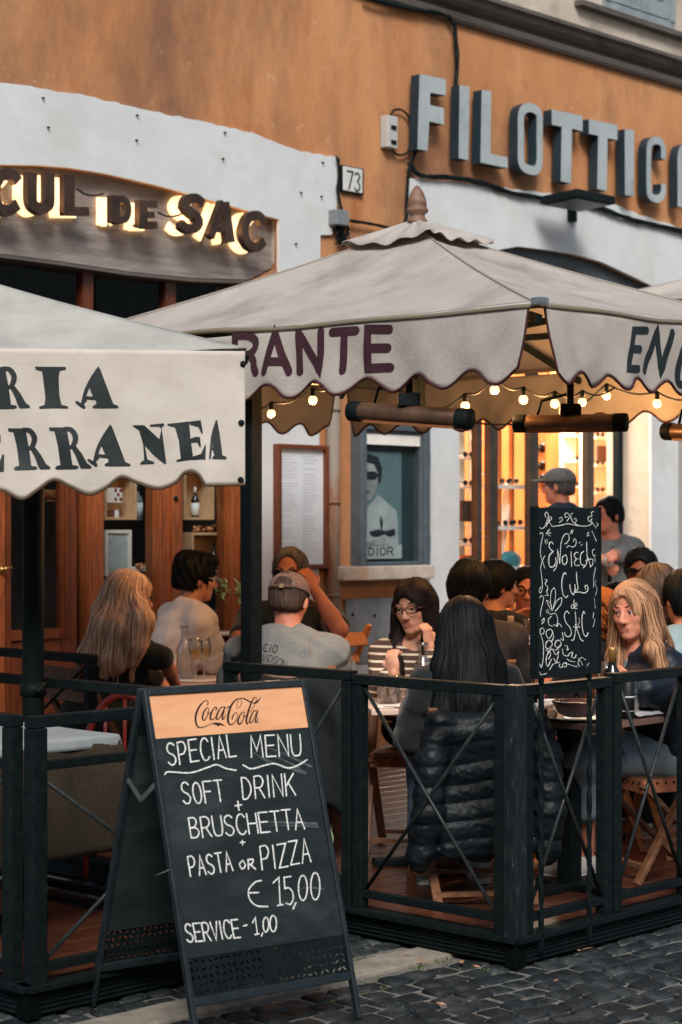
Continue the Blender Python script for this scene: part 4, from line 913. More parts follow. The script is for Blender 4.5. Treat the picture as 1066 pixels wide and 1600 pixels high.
poly(z5([(756, 482), (778, 600), (800, 770), (832, 782), (830, 800), (720, 800), (718, 788), (735, 770), (722, 720), (724, 640)])); st(z5([(752, 500), (722, 610), (708, 720), (700, 790)]), [3, 4, 3.5, 3]); st(z5([(708, 716), (735, 716)]), [3, 3])
poly(z4([(-60, 600), (-30, 590), (5, 640), (5, 700), (-10, 720), (-20, 660)])); poly(z4([(-80, 925), (-80, 880), (0, 860), (22, 800), (36, 800), (34, 940), (-40, 945)]))
part('lettering', mb, INK, lv)
# ---- third parasol, far right
tc = P(1130, 452, 11.6); t3 = thing('parasol', 'far cream parasol showing only its tip at the right edge', 'parasol', (tc.x, tc.y, 0))
ta = tc+UP*.12; q3 = [tc+U*-.7+V*-.9-UP*.15, tc+U*1.2-V*.9-UP*.35, tc+U*1.2+V*.9-UP*.35, tc+U*-1.0+V*.9-UP*.15]
for k in range(4): mb = MB(); mb.grid(roof(q3[k], q3[(k+1) % 4], ta, seed=k), 16, 10); part('canopy', mb, CANVAS, t3, solid=.002)
mb = MB(); mb.tube([Vector((tc.x, tc.y, 0)), ta], .03, 12); part('pole', mb, BLK2, t3)
# ================================================================== HEATERS AND STRING LIGHTS
HTR = mat('bronze_heater', C(92, 70, 54), C(118, 92, 72), .35, 10, metal=.5)
def heater(label, a, b, r, hook):
    ax = (b-a).normalized(); L = (b-a).length; mid = (a+b)/2
    t = thing('patio_heater', label, 'heater', mid, 0, 'tube heaters hung under the parasol')
    rot = Vector((0, 0, 1)).rotation_difference(ax).to_matrix()
    mb = MB(Matrix.Translation(a) @ rot.to_4x4()); mb.lathe([(r*.8, 0), (r, .012), (r, L-.012), (r*.8, L)], n=20); part('body', mb, HTR, t)
    mb = MB(Matrix.Translation(a) @ rot.to_4x4())
    for z0, z1 in ((-.004, .05), (L-.05, L+.004)):
        mb = MB(Matrix.Translation(a) @ rot.to_4x4()); mb.lathe([(r*1.06, z0), (r*1.08, z0+.006), (r*1.08, z1-.006), (r*1.06, z1)], n=20); part('end_cap', mb, BLK2, t)
    mb = MB()
    for s in (.18, .82):
        for k in range(9): q = a.lerp(b, s)+ax*(k-4)*.009; mb.bar(q+Vector((0, -r*1.0, -.012)), q+Vector((0, -r*.88, .02)), .003, .004)
    part('vent_slot', mb, BLK2, t)
    mb = MB(); mb.bar(a.lerp(b, .12)-UP*(r*.95)+Vector((0, -.01, 0)), a.lerp(b, .88)-UP*(r*.95)+Vector((0, -.01, 0)), .03, .012); part('element', mb, mat('heater_tube', C(140, 90, 56), rough=.4), t)
    mb = MB(); mb.bar(mid+UP*r, hook, .03, .03); mb.box(mid+UP*(r+.02), (.09, .06, .05)); part('bracket', mb, BLK2, t, bevel=.004)
    mb = MB(); mb.tube([Vector(p) for p in (a.lerp(b, .2)+UP*r, a.lerp(b, .24)+UP*(r+.06), mid+UP*(r+.09), hook)], .007, 6); part('cable', mb, BLK, t)
a_, b_ = P(549, 642, 7.75), P(734, 655, 7.45); heater('brown tube heater hung above the wall display case', a_, b_, .039, ((a_+b_)/2)+UP*.16)
a_, b_ = P(806, 662, 8.3), P(978, 660, 8.1); heater('brown tube heater hung in front of the optician doorway', a_, b_, .037, ((a_+b_)/2)+UP*.2)
a_, b_ = P(1040, 674, 8.6), P(1150, 678, 8.3); heater('dark tube heater cut by the right picture edge', a_, b_, .037, ((a_+b_)/2)+UP*.2)
BULB = emit('warm_bulb', (1, .75, .42, 1), 1.1)
def lights(label, pts, bulbs, sagpts, power=5.0):
    t = thing('string_lights', label, 'string lights', pts[0], 0, 'string lights under the parasol')
    mb = MB(); q = []
    for p in pts: q.append(p)
    qq = []
    for i in range(len(q)-1):
        for k in range(8): s = k/8; qq.append(q[i].lerp(q[i+1], s)-UP*.03*math.sin(math.pi*s))
    qq.append(q[-1]); mb.tube(qq, .005, 5); part('cord', mb, BLK, t)
    for c in bulbs:
        mb = MB(); mb.ball(c, .021, 8); bo = part('bulb', mb, BULB, t)
        mb = MB(); mb.tube([c+UP*.016, c+UP*.055], .011, 8); part('socket', mb, BLK, bo)
        l = bpy.data.lights.new('bulb_light', 'POINT'); l.energy = power; l.color = (1, .5, .19); l.shadow_soft_size = .022
        o = bpy.data.objects.new('bulb_light', l); COL.objects.link(o); o.location = c-UP*.05
        l.use_shadow = True
def bl(px, py, D): return P(px, py+0, D)
bA = [bl(424, 646, 9.4), bl(489, 625, 8.8)]
lights('string of two bulbs by the black post', [P(395, 628, 9.8), bA[0]+UP*.055, bA[1]+UP*.055, P(530, 592, 8.4)], bA, None)
bB = [bl(727, 634, 8.7), bl(773, 609, 8.3), bl(818, 624, 8.6), bl(867, 630, 9.0), bl(910, 628, 9.3)]
lights('string of five bulbs between the two heaters', [P(660, 640, 8.9), bB[0]+UP*.055, bB[1]+UP*.055, bB[2]+UP*.055, bB[3]+UP*.055, bB[4]+UP*.055, P(960, 606, 9.5)], bB, None)
bC = [bl(948, 618, 9.6), bl(1027, 630, 9.2)]
lights('string of two bulbs at the right under the parasol', [P(690, 652, 9.6), P(860, 656, 9.8), bC[0]+UP*.06, bC[1]+UP*.055, P(1090, 618, 9.0)], bC, None)
# ================================================================== SIGNS
LGREY = mat('letter_face_grey', C(150, 160, 162), C(166, 174, 175), .55, 3, c3=C(128, 138, 140), s3=4, t3=(.55, .75)); LNAVY = mat('letter_side_navy', C(26, 42, 52), C(34, 52, 62), .5, 6)
big = thing('shop_sign', 'row of big grey block letters with navy sides on the ochre wall', 'sign', fw(800, 230, -.05), TH)
fr_ = Plane(fw(800, 230, -.125), U, UP)
def c2(l): return [(533+a/2, b/2) for a, b in l]
def bigletter(polys=(), strokes=(), w=0):
    mb = MB()
    for i, p in enumerate(polys):
        q = [fr_.to2d(*s) for s in c2(p)]
        mb.m = 1; mb.prism([fr_.map(x, y, -.004) for x, y in q], V*.078); mb.m = 0; mb.prism([fr_.map(x, y, 0) for x, y in q], V*.0042)
    for p in strokes:
        q = [fr_.to2d(*s) for s in c2(p)]
        mb.m = 1; stroke(mb, q, w*.0021, lambda x, y, h: fr_.map(x, y, h-.082), .078, False)
        mb.m = 0; stroke(mb, q, w*.0021, lambda x, y, h: fr_.map(x, y, h-.0045), .0045, False)
    part('letter', mb, [LGREY, LNAVY], big)
bigletter([[(247, 231), (328, 248), (328, 298), (279, 289), (278, 328), (322, 338), (322, 390), (276, 379), (271, 471), (240, 466)]])
bigletter([[(372, 265), (402, 271), (398, 501), (369, 494)]])
bigletter([[(441, 280), (470, 286), (467, 480), (521, 492), (521, 525), (437, 508)]])
OO = cr([(563, 430), (563, 365), (572, 342), (592, 336), (612, 346), (621, 368), (621, 440), (621, 505), (612, 530), (592, 531), (572, 522), (563, 500), (563, 430)], 4)
bigletter(strokes=[[tuple(p) for p in OO]], w=31)
bigletter([[(660, 342), (755, 362), (755, 410), (722, 402), (719, 573), (688, 566), (691, 396), (660, 390)]])
bigletter([[(776, 372), (864, 391), (864, 438), (833, 431), (830, 597), (802, 590), (805, 424), (776, 418)]])
bigletter([[(888, 403), (916, 408), (915, 614), (889, 609)]])
CC = cr([(1008, 497), (1008, 462), (998, 443), (980, 439), (966, 452), (963, 480), (963, 590), (968, 612), (984, 621), (1000, 616), (1008, 600), (1008, 574)], 4)
bigletter(strokes=[[tuple(p) for p in CC]], w=28)
AA = cr([(1060, 646), (1060, 560), (1060, 490), (1068, 466), (1085, 462), (1104, 472), (1112, 496), (1112, 570), (1112, 660)], 4)
bigletter(strokes=[[tuple(p) for p in AA], [(1060, 575), (1112, 585)]], w=28)
# ---- lit letters over the wine bar
lit = thing('lit_sign', 'dark metal letters glowing warm from behind on the stone lintel', 'sign', fw(200, 330, 0), TH)
LDK = mat('letter_dark_brown', C(54, 40, 34), C(78, 60, 50), .55, 8, metal=.3); GLOW = emit('letter_glow', (1, .70, .36, 1), 1.0, C(250, 220, 180))
lf_ = Plane(fw(200, 330, -.08), U, UP)
def c3(l): return [(a/2.4227, 250+b/2.4227) for a, b in l]
def litletter(items):
    for nm, off, dep, mt, g in (('letter', 0.0, .045, LDK, 1.0), ('glow_letter', -.095, .02, GLOW, 1.0)):
        mb = MB()
        for pts, w, sm in items:
            q = cr(pts, 5) if sm else [Vector(p) for p in pts]
            q = [lf_.to2d(*s) for s in c3([tuple(p) for p in q])]
            stroke(mb, q, w*.00178*g, lambda x, y, h: lf_.map(x, y, h-.045+off), dep, False)
        part(nm, mb, mt, lit)
litletter([([(72, 80), (50, 55), (12, 55), (-12, 92), (-14, 145), (2, 182), (36, 190), (70, 168)], 34, 1)])
litletter([([(124, 46), (124, 150), (140, 178), (160, 184), (182, 172), (190, 150), (190, 46)], 36, 1)])
litletter([([(264, 56), (264, 205)], 42, 0), ([(244, 192), (338, 194)], 27, 0)])
litletter([([(440, 134), (440, 238)], 36, 0), ([(440, 147), (472, 150), (486, 170), (487, 200), (474, 224), (440, 228)], 24, 1)])
litletter([([(544, 153), (544, 256)], 36, 0), ([(544, 166), (597, 168)], 23, 0), ([(544, 206), (586, 207)], 20, 0), ([(544, 245), (597, 246)], 23, 0)])
litletter([([(772, 166), (748, 146), (718, 148), (706, 172), (722, 196), (748, 214), (756, 238), (738, 258), (710, 258), (688, 240)], 32, 1)])
litletter([([(800, 290), (850, 160)], 30, 0), ([(854, 158), (876, 312)], 36, 0), ([(818, 258), (868, 264)], 20, 0)])
litletter([([(1002, 236), (984, 212), (955, 212), (934, 238), (930, 282), (944, 318), (974, 330), (1003, 306)], 32, 1)])
for x, y in ((10, 130), (150, 150), (262, 140), (450, 195), (560, 210), (715, 205), (840, 240), (950, 270)):
    l = bpy.data.lights.new('sign_lamp', 'POINT'); l.energy = .26; l.color = (1, .5, .18); l.shadow_soft_size = .015
    o = bpy.data.objects.new('sign_lamp', l); COL.objects.link(o); q = c3([(x-10, y+10)])[0]; o.location = fw(q[0], q[1], .025)
mb = MB()
for x, y in ((-2, 195), (126, 200), (228, 206), (408, 250), (504, 252), (668, 246), (768, 300), (838, 318), (905, 302)):
    q = c3([(x, y), (x+4, y+8)]); mb.tube([fw(q[0][0], q[0][1], .06), fw(q[0][0]+1, q[0][1]-2, -.10)], .006, 5)
part('mount', mb, BLK, lit)
mb = MB()
for l in ([(290, 108), (320, 128), (360, 134), (392, 128)], [(598, 198), (630, 212), (665, 212), (700, 200)]): mb.tube([fw(*p, -.0) for p in [tuple(q) for q in c3([tuple(z) for z in cr(l, 4)])]], .006, 5)
part('wire', mb, BLK, lit)
# ---- sandwich board in front
TLp = P(222, 1077.5, 6.0); ew = Vector((.807, .59, 0)).normalized(); nf = Vector((ew.y, -ew.x, 0))
dn = (nf*.278+Vector((0, 0, -.93))).normalized(); ab = Plane(TLp, ew, -dn)
aw = ab.to2d(475, 1063.5)[0]; AL = (TLp.z-.0)/(-dn.z)
sb = thing('sandwich_board', 'black folding menu board with pale wood header and white chalk writing', 'menu board', Vector((TLp.x+ew.x*aw/2, TLp.y+ew.y*aw/2, 0)))
rn = (-nf*.278+Vector((0, 0, -.93))).normalized(); rear = Plane(TLp-nf*.02, ew, -rn)
BFR = mat('board_frame', C(22, 30, 34), C(34, 44, 48), .45, 20, .1)
def leaf(pl, sgn, nm):
    def q(x, y, h): return pl.map(x, y, h*sgn)
    def slab(mb, x0, x1, y0, y1, h0, h1):
        mb.add([q(x, y, h) for x in (x0, x1) for y in (y0, y1) for h in (h0, h1)], [(0, 1, 3, 2), (4, 6, 7, 5), (0, 4, 5, 1), (2, 3, 7, 6), (0, 2, 6, 4), (1, 5, 7, 3)])
    return slab
yb_h = ab.to2d(241, 1155)[1]; yb_c = ab.to2d(285, 1500)[1]; yb_p = ab.to2d(291, 1561)[1]; sw = .017
for pl, sg, lab in ((ab, 1, 'front'), (rear, -1, 'rear')):
    S = leaf(pl, sg, lab)
    mb = MB(); S(mb, 0, sw, -AL, -.0, -.012, .012); fr = part('frame', mb, BFR, sb, bevel=.003)
    mb = MB(); S(mb, aw-sw, aw, -AL, -.0, -.012, .012); part('frame', mb, BFR, sb, bevel=.003)
    mb = MB(); S(mb, sw, aw-sw, -.022, -.0, -.012, .012); part('frame', mb, BFR, sb, bevel=.003)
    mb = MB(); S(mb, sw, aw-sw, yb_p-.028, yb_p, -.010, .010); part('frame', mb, BFR, sb, bevel=.003)
    mb = MB(); S(mb, sw, aw-sw, yb_h, -.022, -.006, .004)
    hp = part('header_panel', mb, mat('header_birch', C(222, 158, 112), C(236, 178, 132), .5, 4, stretch=(1, 1, 6)) if sg == 1 else BLK2, sb)
    mb = MB(); S(mb, sw, aw-sw, yb_c, yb_h, -.006, .0035); cp = part('chalk_panel', mb, SLATE, sb)
    # pierced panel: cut leaf-shaped slots
    rnd = random.Random(6 if sg == 1 else 16); vs = [Vector((sw, yb_p)), Vector((aw-sw, yb_p)), Vector((aw-sw, yb_c)), Vector((sw, yb_c))]; es = [(0, 1), (1, 2), (2, 3), (3, 0)]; holes = []
    nx, ny = 26, 5; cxw, cyh = (aw-2*sw)/nx, (yb_c-yb_p)/ny
    for i in range(nx):
        for j in range(ny):
            if i in (12, 13): continue
            c = Vector((sw+(i+.5+rnd.uniform(-.12, .12))*cxw, yb_p+(j+.5+rnd.uniform(-.12, .12))*cyh)); a = rnd.choice((.5, -.6, 1.1, 2.3, .2, -.9))+rnd.uniform(-.25, .25)
            d = Vector((math.cos(a), math.sin(a)))*min(cxw, cyh)*.46; n2 = Vector((-d.y, d.x))*.30; b = len(vs)
            vs += [c-d, c-d*.3-n2, c+d*.3-n2, c+d, c+d*.3+n2, c-d*.3+n2]; es += [(b+k, b+(k+1) % 6) for k in range(6)]; holes.append(c)
    from mathutils.geometry import delaunay_2d_cdt
    r = delaunay_2d_cdt(vs, es, [], 1, 1e-6); mb = MB(); out = []
    hv = np.array([(h.x, h.y) for h in holes])
    ov = r[0]; orig = r[3]
    hole_of = {}
    for f in r[2]:
        ids = set()
        for vi in f:
            o = [k for k in orig[vi]]
            ids.add((o[0]-4)//6 if o and o[0] >= 4 else -1)
        if len(ids) == 1 and -1 not in ids: continue
        out.append(f)
    mb.add([pl.map(v.x, v.y, -.001) for v in ov], [tuple(f) for f in out]); part('pierced_panel', mb, BLK2, sb, solid=.002)
    if sg == 1: CHP, HDP = cp, hp
for x in (.0, aw):
    mb = MB(); s0 = (.012 if x == 0 else -.012); a = ab.map(x+s0*.2, -.30, -.014); b = rear.map(x+s0*.2, -.30, .014); m_ = (a+b)/2-UP*.055
    mb.bar(a, m_, .004, .016); mb.bar(m_, b, .004, .016); part('stay', mb, STEEL, sb)
for x in (.12, aw-.12):
    mb = MB(); c = ab.map(x, .003, -.01); mb.bar(c-ew*.03, c+ew*.03, .016, .008); part('hinge', mb, STEEL, sb)
CW = 2.5
def am(x, y, h): return ab.map(x, y, h+.0036)
chalk = MB()
def ch(pts, w=CW, sm=True, mbx=None):
    q = cr(pts, 5) if sm and len(pts) > 2 else [Vector(p) for p in pts]
    rr = [w*.00196*random.uniform(.86, 1.1) for _ in q]
    stroke(mbx or chalk, [ab.to2d(p[0], p[1]) for p in q], rr, am, .0008)
def q2(l): return [(240+a/3.948, 1140+b/3.948) for a, b in l]
def q3(l): return [(260+a/3.948, 1290+b/3.948) for a, b in l]
def line(s, x0, y0, x1, y1, up, gap=.36): text(chalk, s, x0, y0, x1, y1, up, CW*.00196, am, .0008, gap, ab.to2d, .025)
line('SPECIAL', 263, 1197, 368, 1181, (-4.5, -34)); line('MENU', 392, 1184, 470, 1180, (-2.5, -33))
ch(q2([(65, 278), (90, 262), (220, 268), (330, 235), (385, 218), (440, 240), (505, 253)])); ch(q2([(548, 220), (600, 243), (680, 222), (745, 212), (820, 238), (880, 225), (942, 188)]))
line('SOFT', 286, 1257, 350, 1252, (-5, -33)); line('DRINK', 379, 1249, 461, 1243, (-3, -34))
ch(q2([(500, 472), (540, 465)])); ch(q2([(516, 445), (522, 498)]))
line('BRUSCHETTA', 298, 1310, 475, 1295, (-4.5, -31), .3)
ch(q3([(452, 106), (480, 103)]), 2.2); ch(q3([(464, 92), (467, 120)]), 2.2)
line('PASTA', 297, 1370, 363, 1360, (-5, -30)); line('PIZZA', 409, 1360, 485, 1347, (-4, -36))
ch(q3([(467, 215), (448, 240), (465, 268), (484, 245), (467, 215)])); ch(q3([(500, 212), (503, 268)])); ch(q3([(498, 212), (530, 210), (524, 236), (506, 240)])); ch(q3([(512, 240), (546, 270)]))
ch(q3([(582, 340), (545, 350), (508, 390), (503, 430), (520, 470), (560, 497), (622, 500)])); ch(q3([(510, 416), (566, 414)]))
ch(q3([(655, 355), (690, 320), (698, 490)]), sm=False); ch(q3([(682, 494), (715, 488)])); ch(q3([(765, 315), (722, 320), (727, 390)]), sm=False); ch(q3([(727, 390), (752, 385), (774, 412), (778, 452), (762, 486), (735, 480)])); ch(q3([(794, 478), (778, 515)]))
def oval(f, cx, cy, rx, ry): ch(f([(cx+rx*math.sin(t), cy-ry*math.cos(t)) for t in np.linspace(0, 6.4, 14)]))
oval(q3, 838, 385, 27, 77); oval(q3, 915, 375, 28, 84)
line('SERVICE', 292, 1473, 375, 1465, (-5, -28), .3); ch(q3([(472, 620), (492, 614)])); ch(q3([(528, 600), (545, 570), (558, 670)]), sm=False); ch(q3([(543, 674), (568, 668)])); ch(q3([(590, 663), (583, 682)])); oval(q3, 610, 612, 17, 45); oval(q3, 655, 605, 20, 50)
part('chalk_writing', chalk, CHALK, CHP)
mb = MB(); SM = mat('chalk_smear', C(58, 67, 69), C(92, 100, 100), .95, 60, lo=.35, hi=.7)
def smear(pts, w):
    q = [Vector(p) for p in cr(q2(pts), 4)]; stroke(mb, [ab.to2d(p.x, p.y) for p in q], [w*.00196*s for s in np.linspace(.3, 1.6, len(q))], lambda x, y, h: ab.map(x, y, h+.00352), .00004)
smear([(690, 110), (800, 150), (965, 228)], 3); smear([(650, 165), (760, 215), (930, 268)], 4); smear([(700, 150), (800, 190), (900, 240)], 2.5); smear([(670, 568), (760, 572), (1000, 582)], 3); smear([(720, 590), (860, 594), (1010, 600)], 2); smear([(600, 130), (640, 160), (700, 200)], 2.5)
smear([(300, 1180), (305, 1240), (312, 1290)], 2.2); smear([(10, 900), (60, 880), (130, 850)], 2.2); smear([(880, 985), (960, 975), (1040, 985)], 2.5)
part('chalk_smear', mb, SM, CHP)
# script lettering on the header
mb = MB(); BRN = mat('burnt_brown_ink', C(44, 24, 20), rough=.7)
def k1(l): return [(290+a/8.2, 1075+b/8.2) for a, b in l]
def sc(pts, ws, n=6):
    q = [Vector(p) for p in cr(k1(pts), n)]; w = np.interp(np.linspace(0, 1, len(q)), np.linspace(0, 1, len(ws)), ws)
    stroke(mb, [ab.to2d(p.x, p.y) for p in q], [x/8.2*.00196 for x in w], lambda x, y, h: ab.map(x, y, h+.0041), .0005)
sc([(268, 225), (282, 195), (265, 168), (230, 175), (180, 225), (140, 300), (120, 380), (125, 450), (150, 500), (190, 512), (250, 495), (320, 462), (380, 450)], [10, 18, 10, 12, 22, 28, 30, 28, 22, 14, 9, 8, 12])
mb.prism([ab.map(*ab.to2d(*p), .0048) for p in k1([(330, 462), (370, 448), (420, 447), (460, 462), (502, 492), (450, 480), (425, 480), (404, 498), (390, 478), (355, 468)])], ab.n*.0004)
sc([(280, 258), (262, 262), (232, 300), (212, 360), (210, 400), (225, 418), (252, 395), (280, 330), (292, 285), (280, 258)], [8, 14, 20, 24, 22, 14, 12, 12, 12, 9]); sc([(262, 300), (290, 335), (325, 305), (345, 280)], [6, 7, 6])
sc([(380, 285), (390, 258), (368, 250), (335, 295), (310, 365), (312, 402), (338, 408), (375, 380), (400, 340)], [18, 16, 10, 20, 26, 22, 12, 8, 6])
sc([(482, 252), (450, 250), (412, 305), (388, 368), (390, 402), (412, 402), (442, 360), (478, 280)], [10, 14, 20, 24, 20, 12, 10, 10]); sc([(496, 240), (480, 300), (463, 370), (468, 405), (492, 382), (506, 345)], [16, 22, 24, 20, 9, 5])
sc([(518, 264), (550, 238)], [12, 15])
sc([(590, 398), (598, 360), (638, 318), (656, 350), (642, 410), (612, 452), (572, 474), (542, 450), (535, 390), (548, 310), (580, 225), (625, 165), (680, 135)], [22, 16, 8, 8, 10, 12, 18, 30, 36, 32, 28, 20, 10])
sc([(680, 135), (652, 200), (654, 264), (690, 240), (710, 180), (692, 140)], [8, 7, 7, 8, 8, 8]); sc([(690, 138), (730, 136), (780, 160), (824, 184)], [9, 15, 20, 20]); sc([(850, 196), (890, 192), (925, 165), (955, 120)], [10, 26, 20, 4])
sc([(738, 308), (702, 330), (672, 390), (662, 440), (680, 465), (712, 440), (738, 380), (748, 330), (738, 308)], [8, 14, 22, 27, 22, 12, 11, 12, 8]); sc([(715, 345), (745, 378), (775, 345)], [6, 7, 6])
sc([(893, 125), (868, 132), (835, 190), (800, 290), (776, 380), (768, 430), (780, 460), (802, 438)], [6, 12, 20, 26, 26, 26, 18, 6]); sc([(893, 125), (903, 145), (880, 210), (828, 312)], [6, 8, 8, 6])
sc([(902, 296), (868, 298), (834, 356), (814, 418), (820, 448), (842, 444), (872, 380), (898, 320)], [9, 14, 20, 24, 18, 12, 10, 9]); sc([(916, 292), (900, 360), (886, 420), (896, 446), (916, 412), (928, 375)], [15, 21, 24, 18, 9, 5]); sc([(923, 438), (927, 444)], [8, 8])
part('script_lettering', mb, BRN, HDP)
# ---- small chalkboard on twisted iron legs, on the near right railing
eb = Plane(ST(0, -.055, 0), U, UP)
cxa, zt_ = eb.to2d(841, 793); cxb, _ = eb.to2d(937, 793); _, zb_ = eb.to2d(841, 1061)
hb = thing('chalkboard', 'tall narrow chalkboard with white swirls standing on twisted iron legs', 'chalkboard', ST((cxa+cxb)/2, -.05, 0), TH)
mb = MB(); mb.add([eb.map(x, y, h) for x in (cxa, cxb) for y in (zb_, zt_) for h in (-.03, 0)], [(0, 1, 3, 2), (4, 6, 7, 5), (0, 4, 5, 1), (2, 3, 7, 6), (0, 2, 6, 4), (1, 5, 7, 3)]); bd = part('board', mb, SLATED, hb, bevel=.002)
for x in (cxa-.006, cxb+.0):
    mb = MB(); mb.add([eb.map(x+a, y, h) for a in (0, .006) for y in (zb_, zt_+.004) for h in (-.032, .004)], [(0, 1, 3, 2), (4, 6, 7, 5), (0, 4, 5, 1), (2, 3, 7, 6), (0, 2, 6, 4), (1, 5, 7, 3)]); part('edge_strip', mb, BLK, bd)
for px in (850, 925):
    x, _ = eb.to2d(px, 1100); mb = MB(); n = 60; vs = []; L = zb_-.045
    for i in range(n+1):
        a = i/n*L*16 if .05 < i/n < .97 else 0; z = .045+L*i/n
        for k in range(4): b = a+math.pi/4+k*math.pi/2; vs.append(eb.map(x+.0105*math.cos(b), z, -.012+.0105*math.sin(b)))
    mb.add(vs, [(i*4+k, i*4+(k+1) % 4, i*4+4+(k+1) % 4, i*4+4+k) for i in range(n) for k in range(4)]+[(3, 2, 1, 0), tuple(range(n*4, n*4+4))]); part('leg', mb, BLK, hb)
mb = MB(); ek = MB()
def es_(pts, w=5.0, m=None):
    q = [Vector(p) for p in cr([(826+a/5.515, 780+b/5.515) for a, b in pts], 4)]
    stroke(m or mb, [eb.to2d(p.x, p.y) for p in q], [w/5.515*.0021*random.uniform(.75, 1.15) for _ in q], eb.map, .0008)
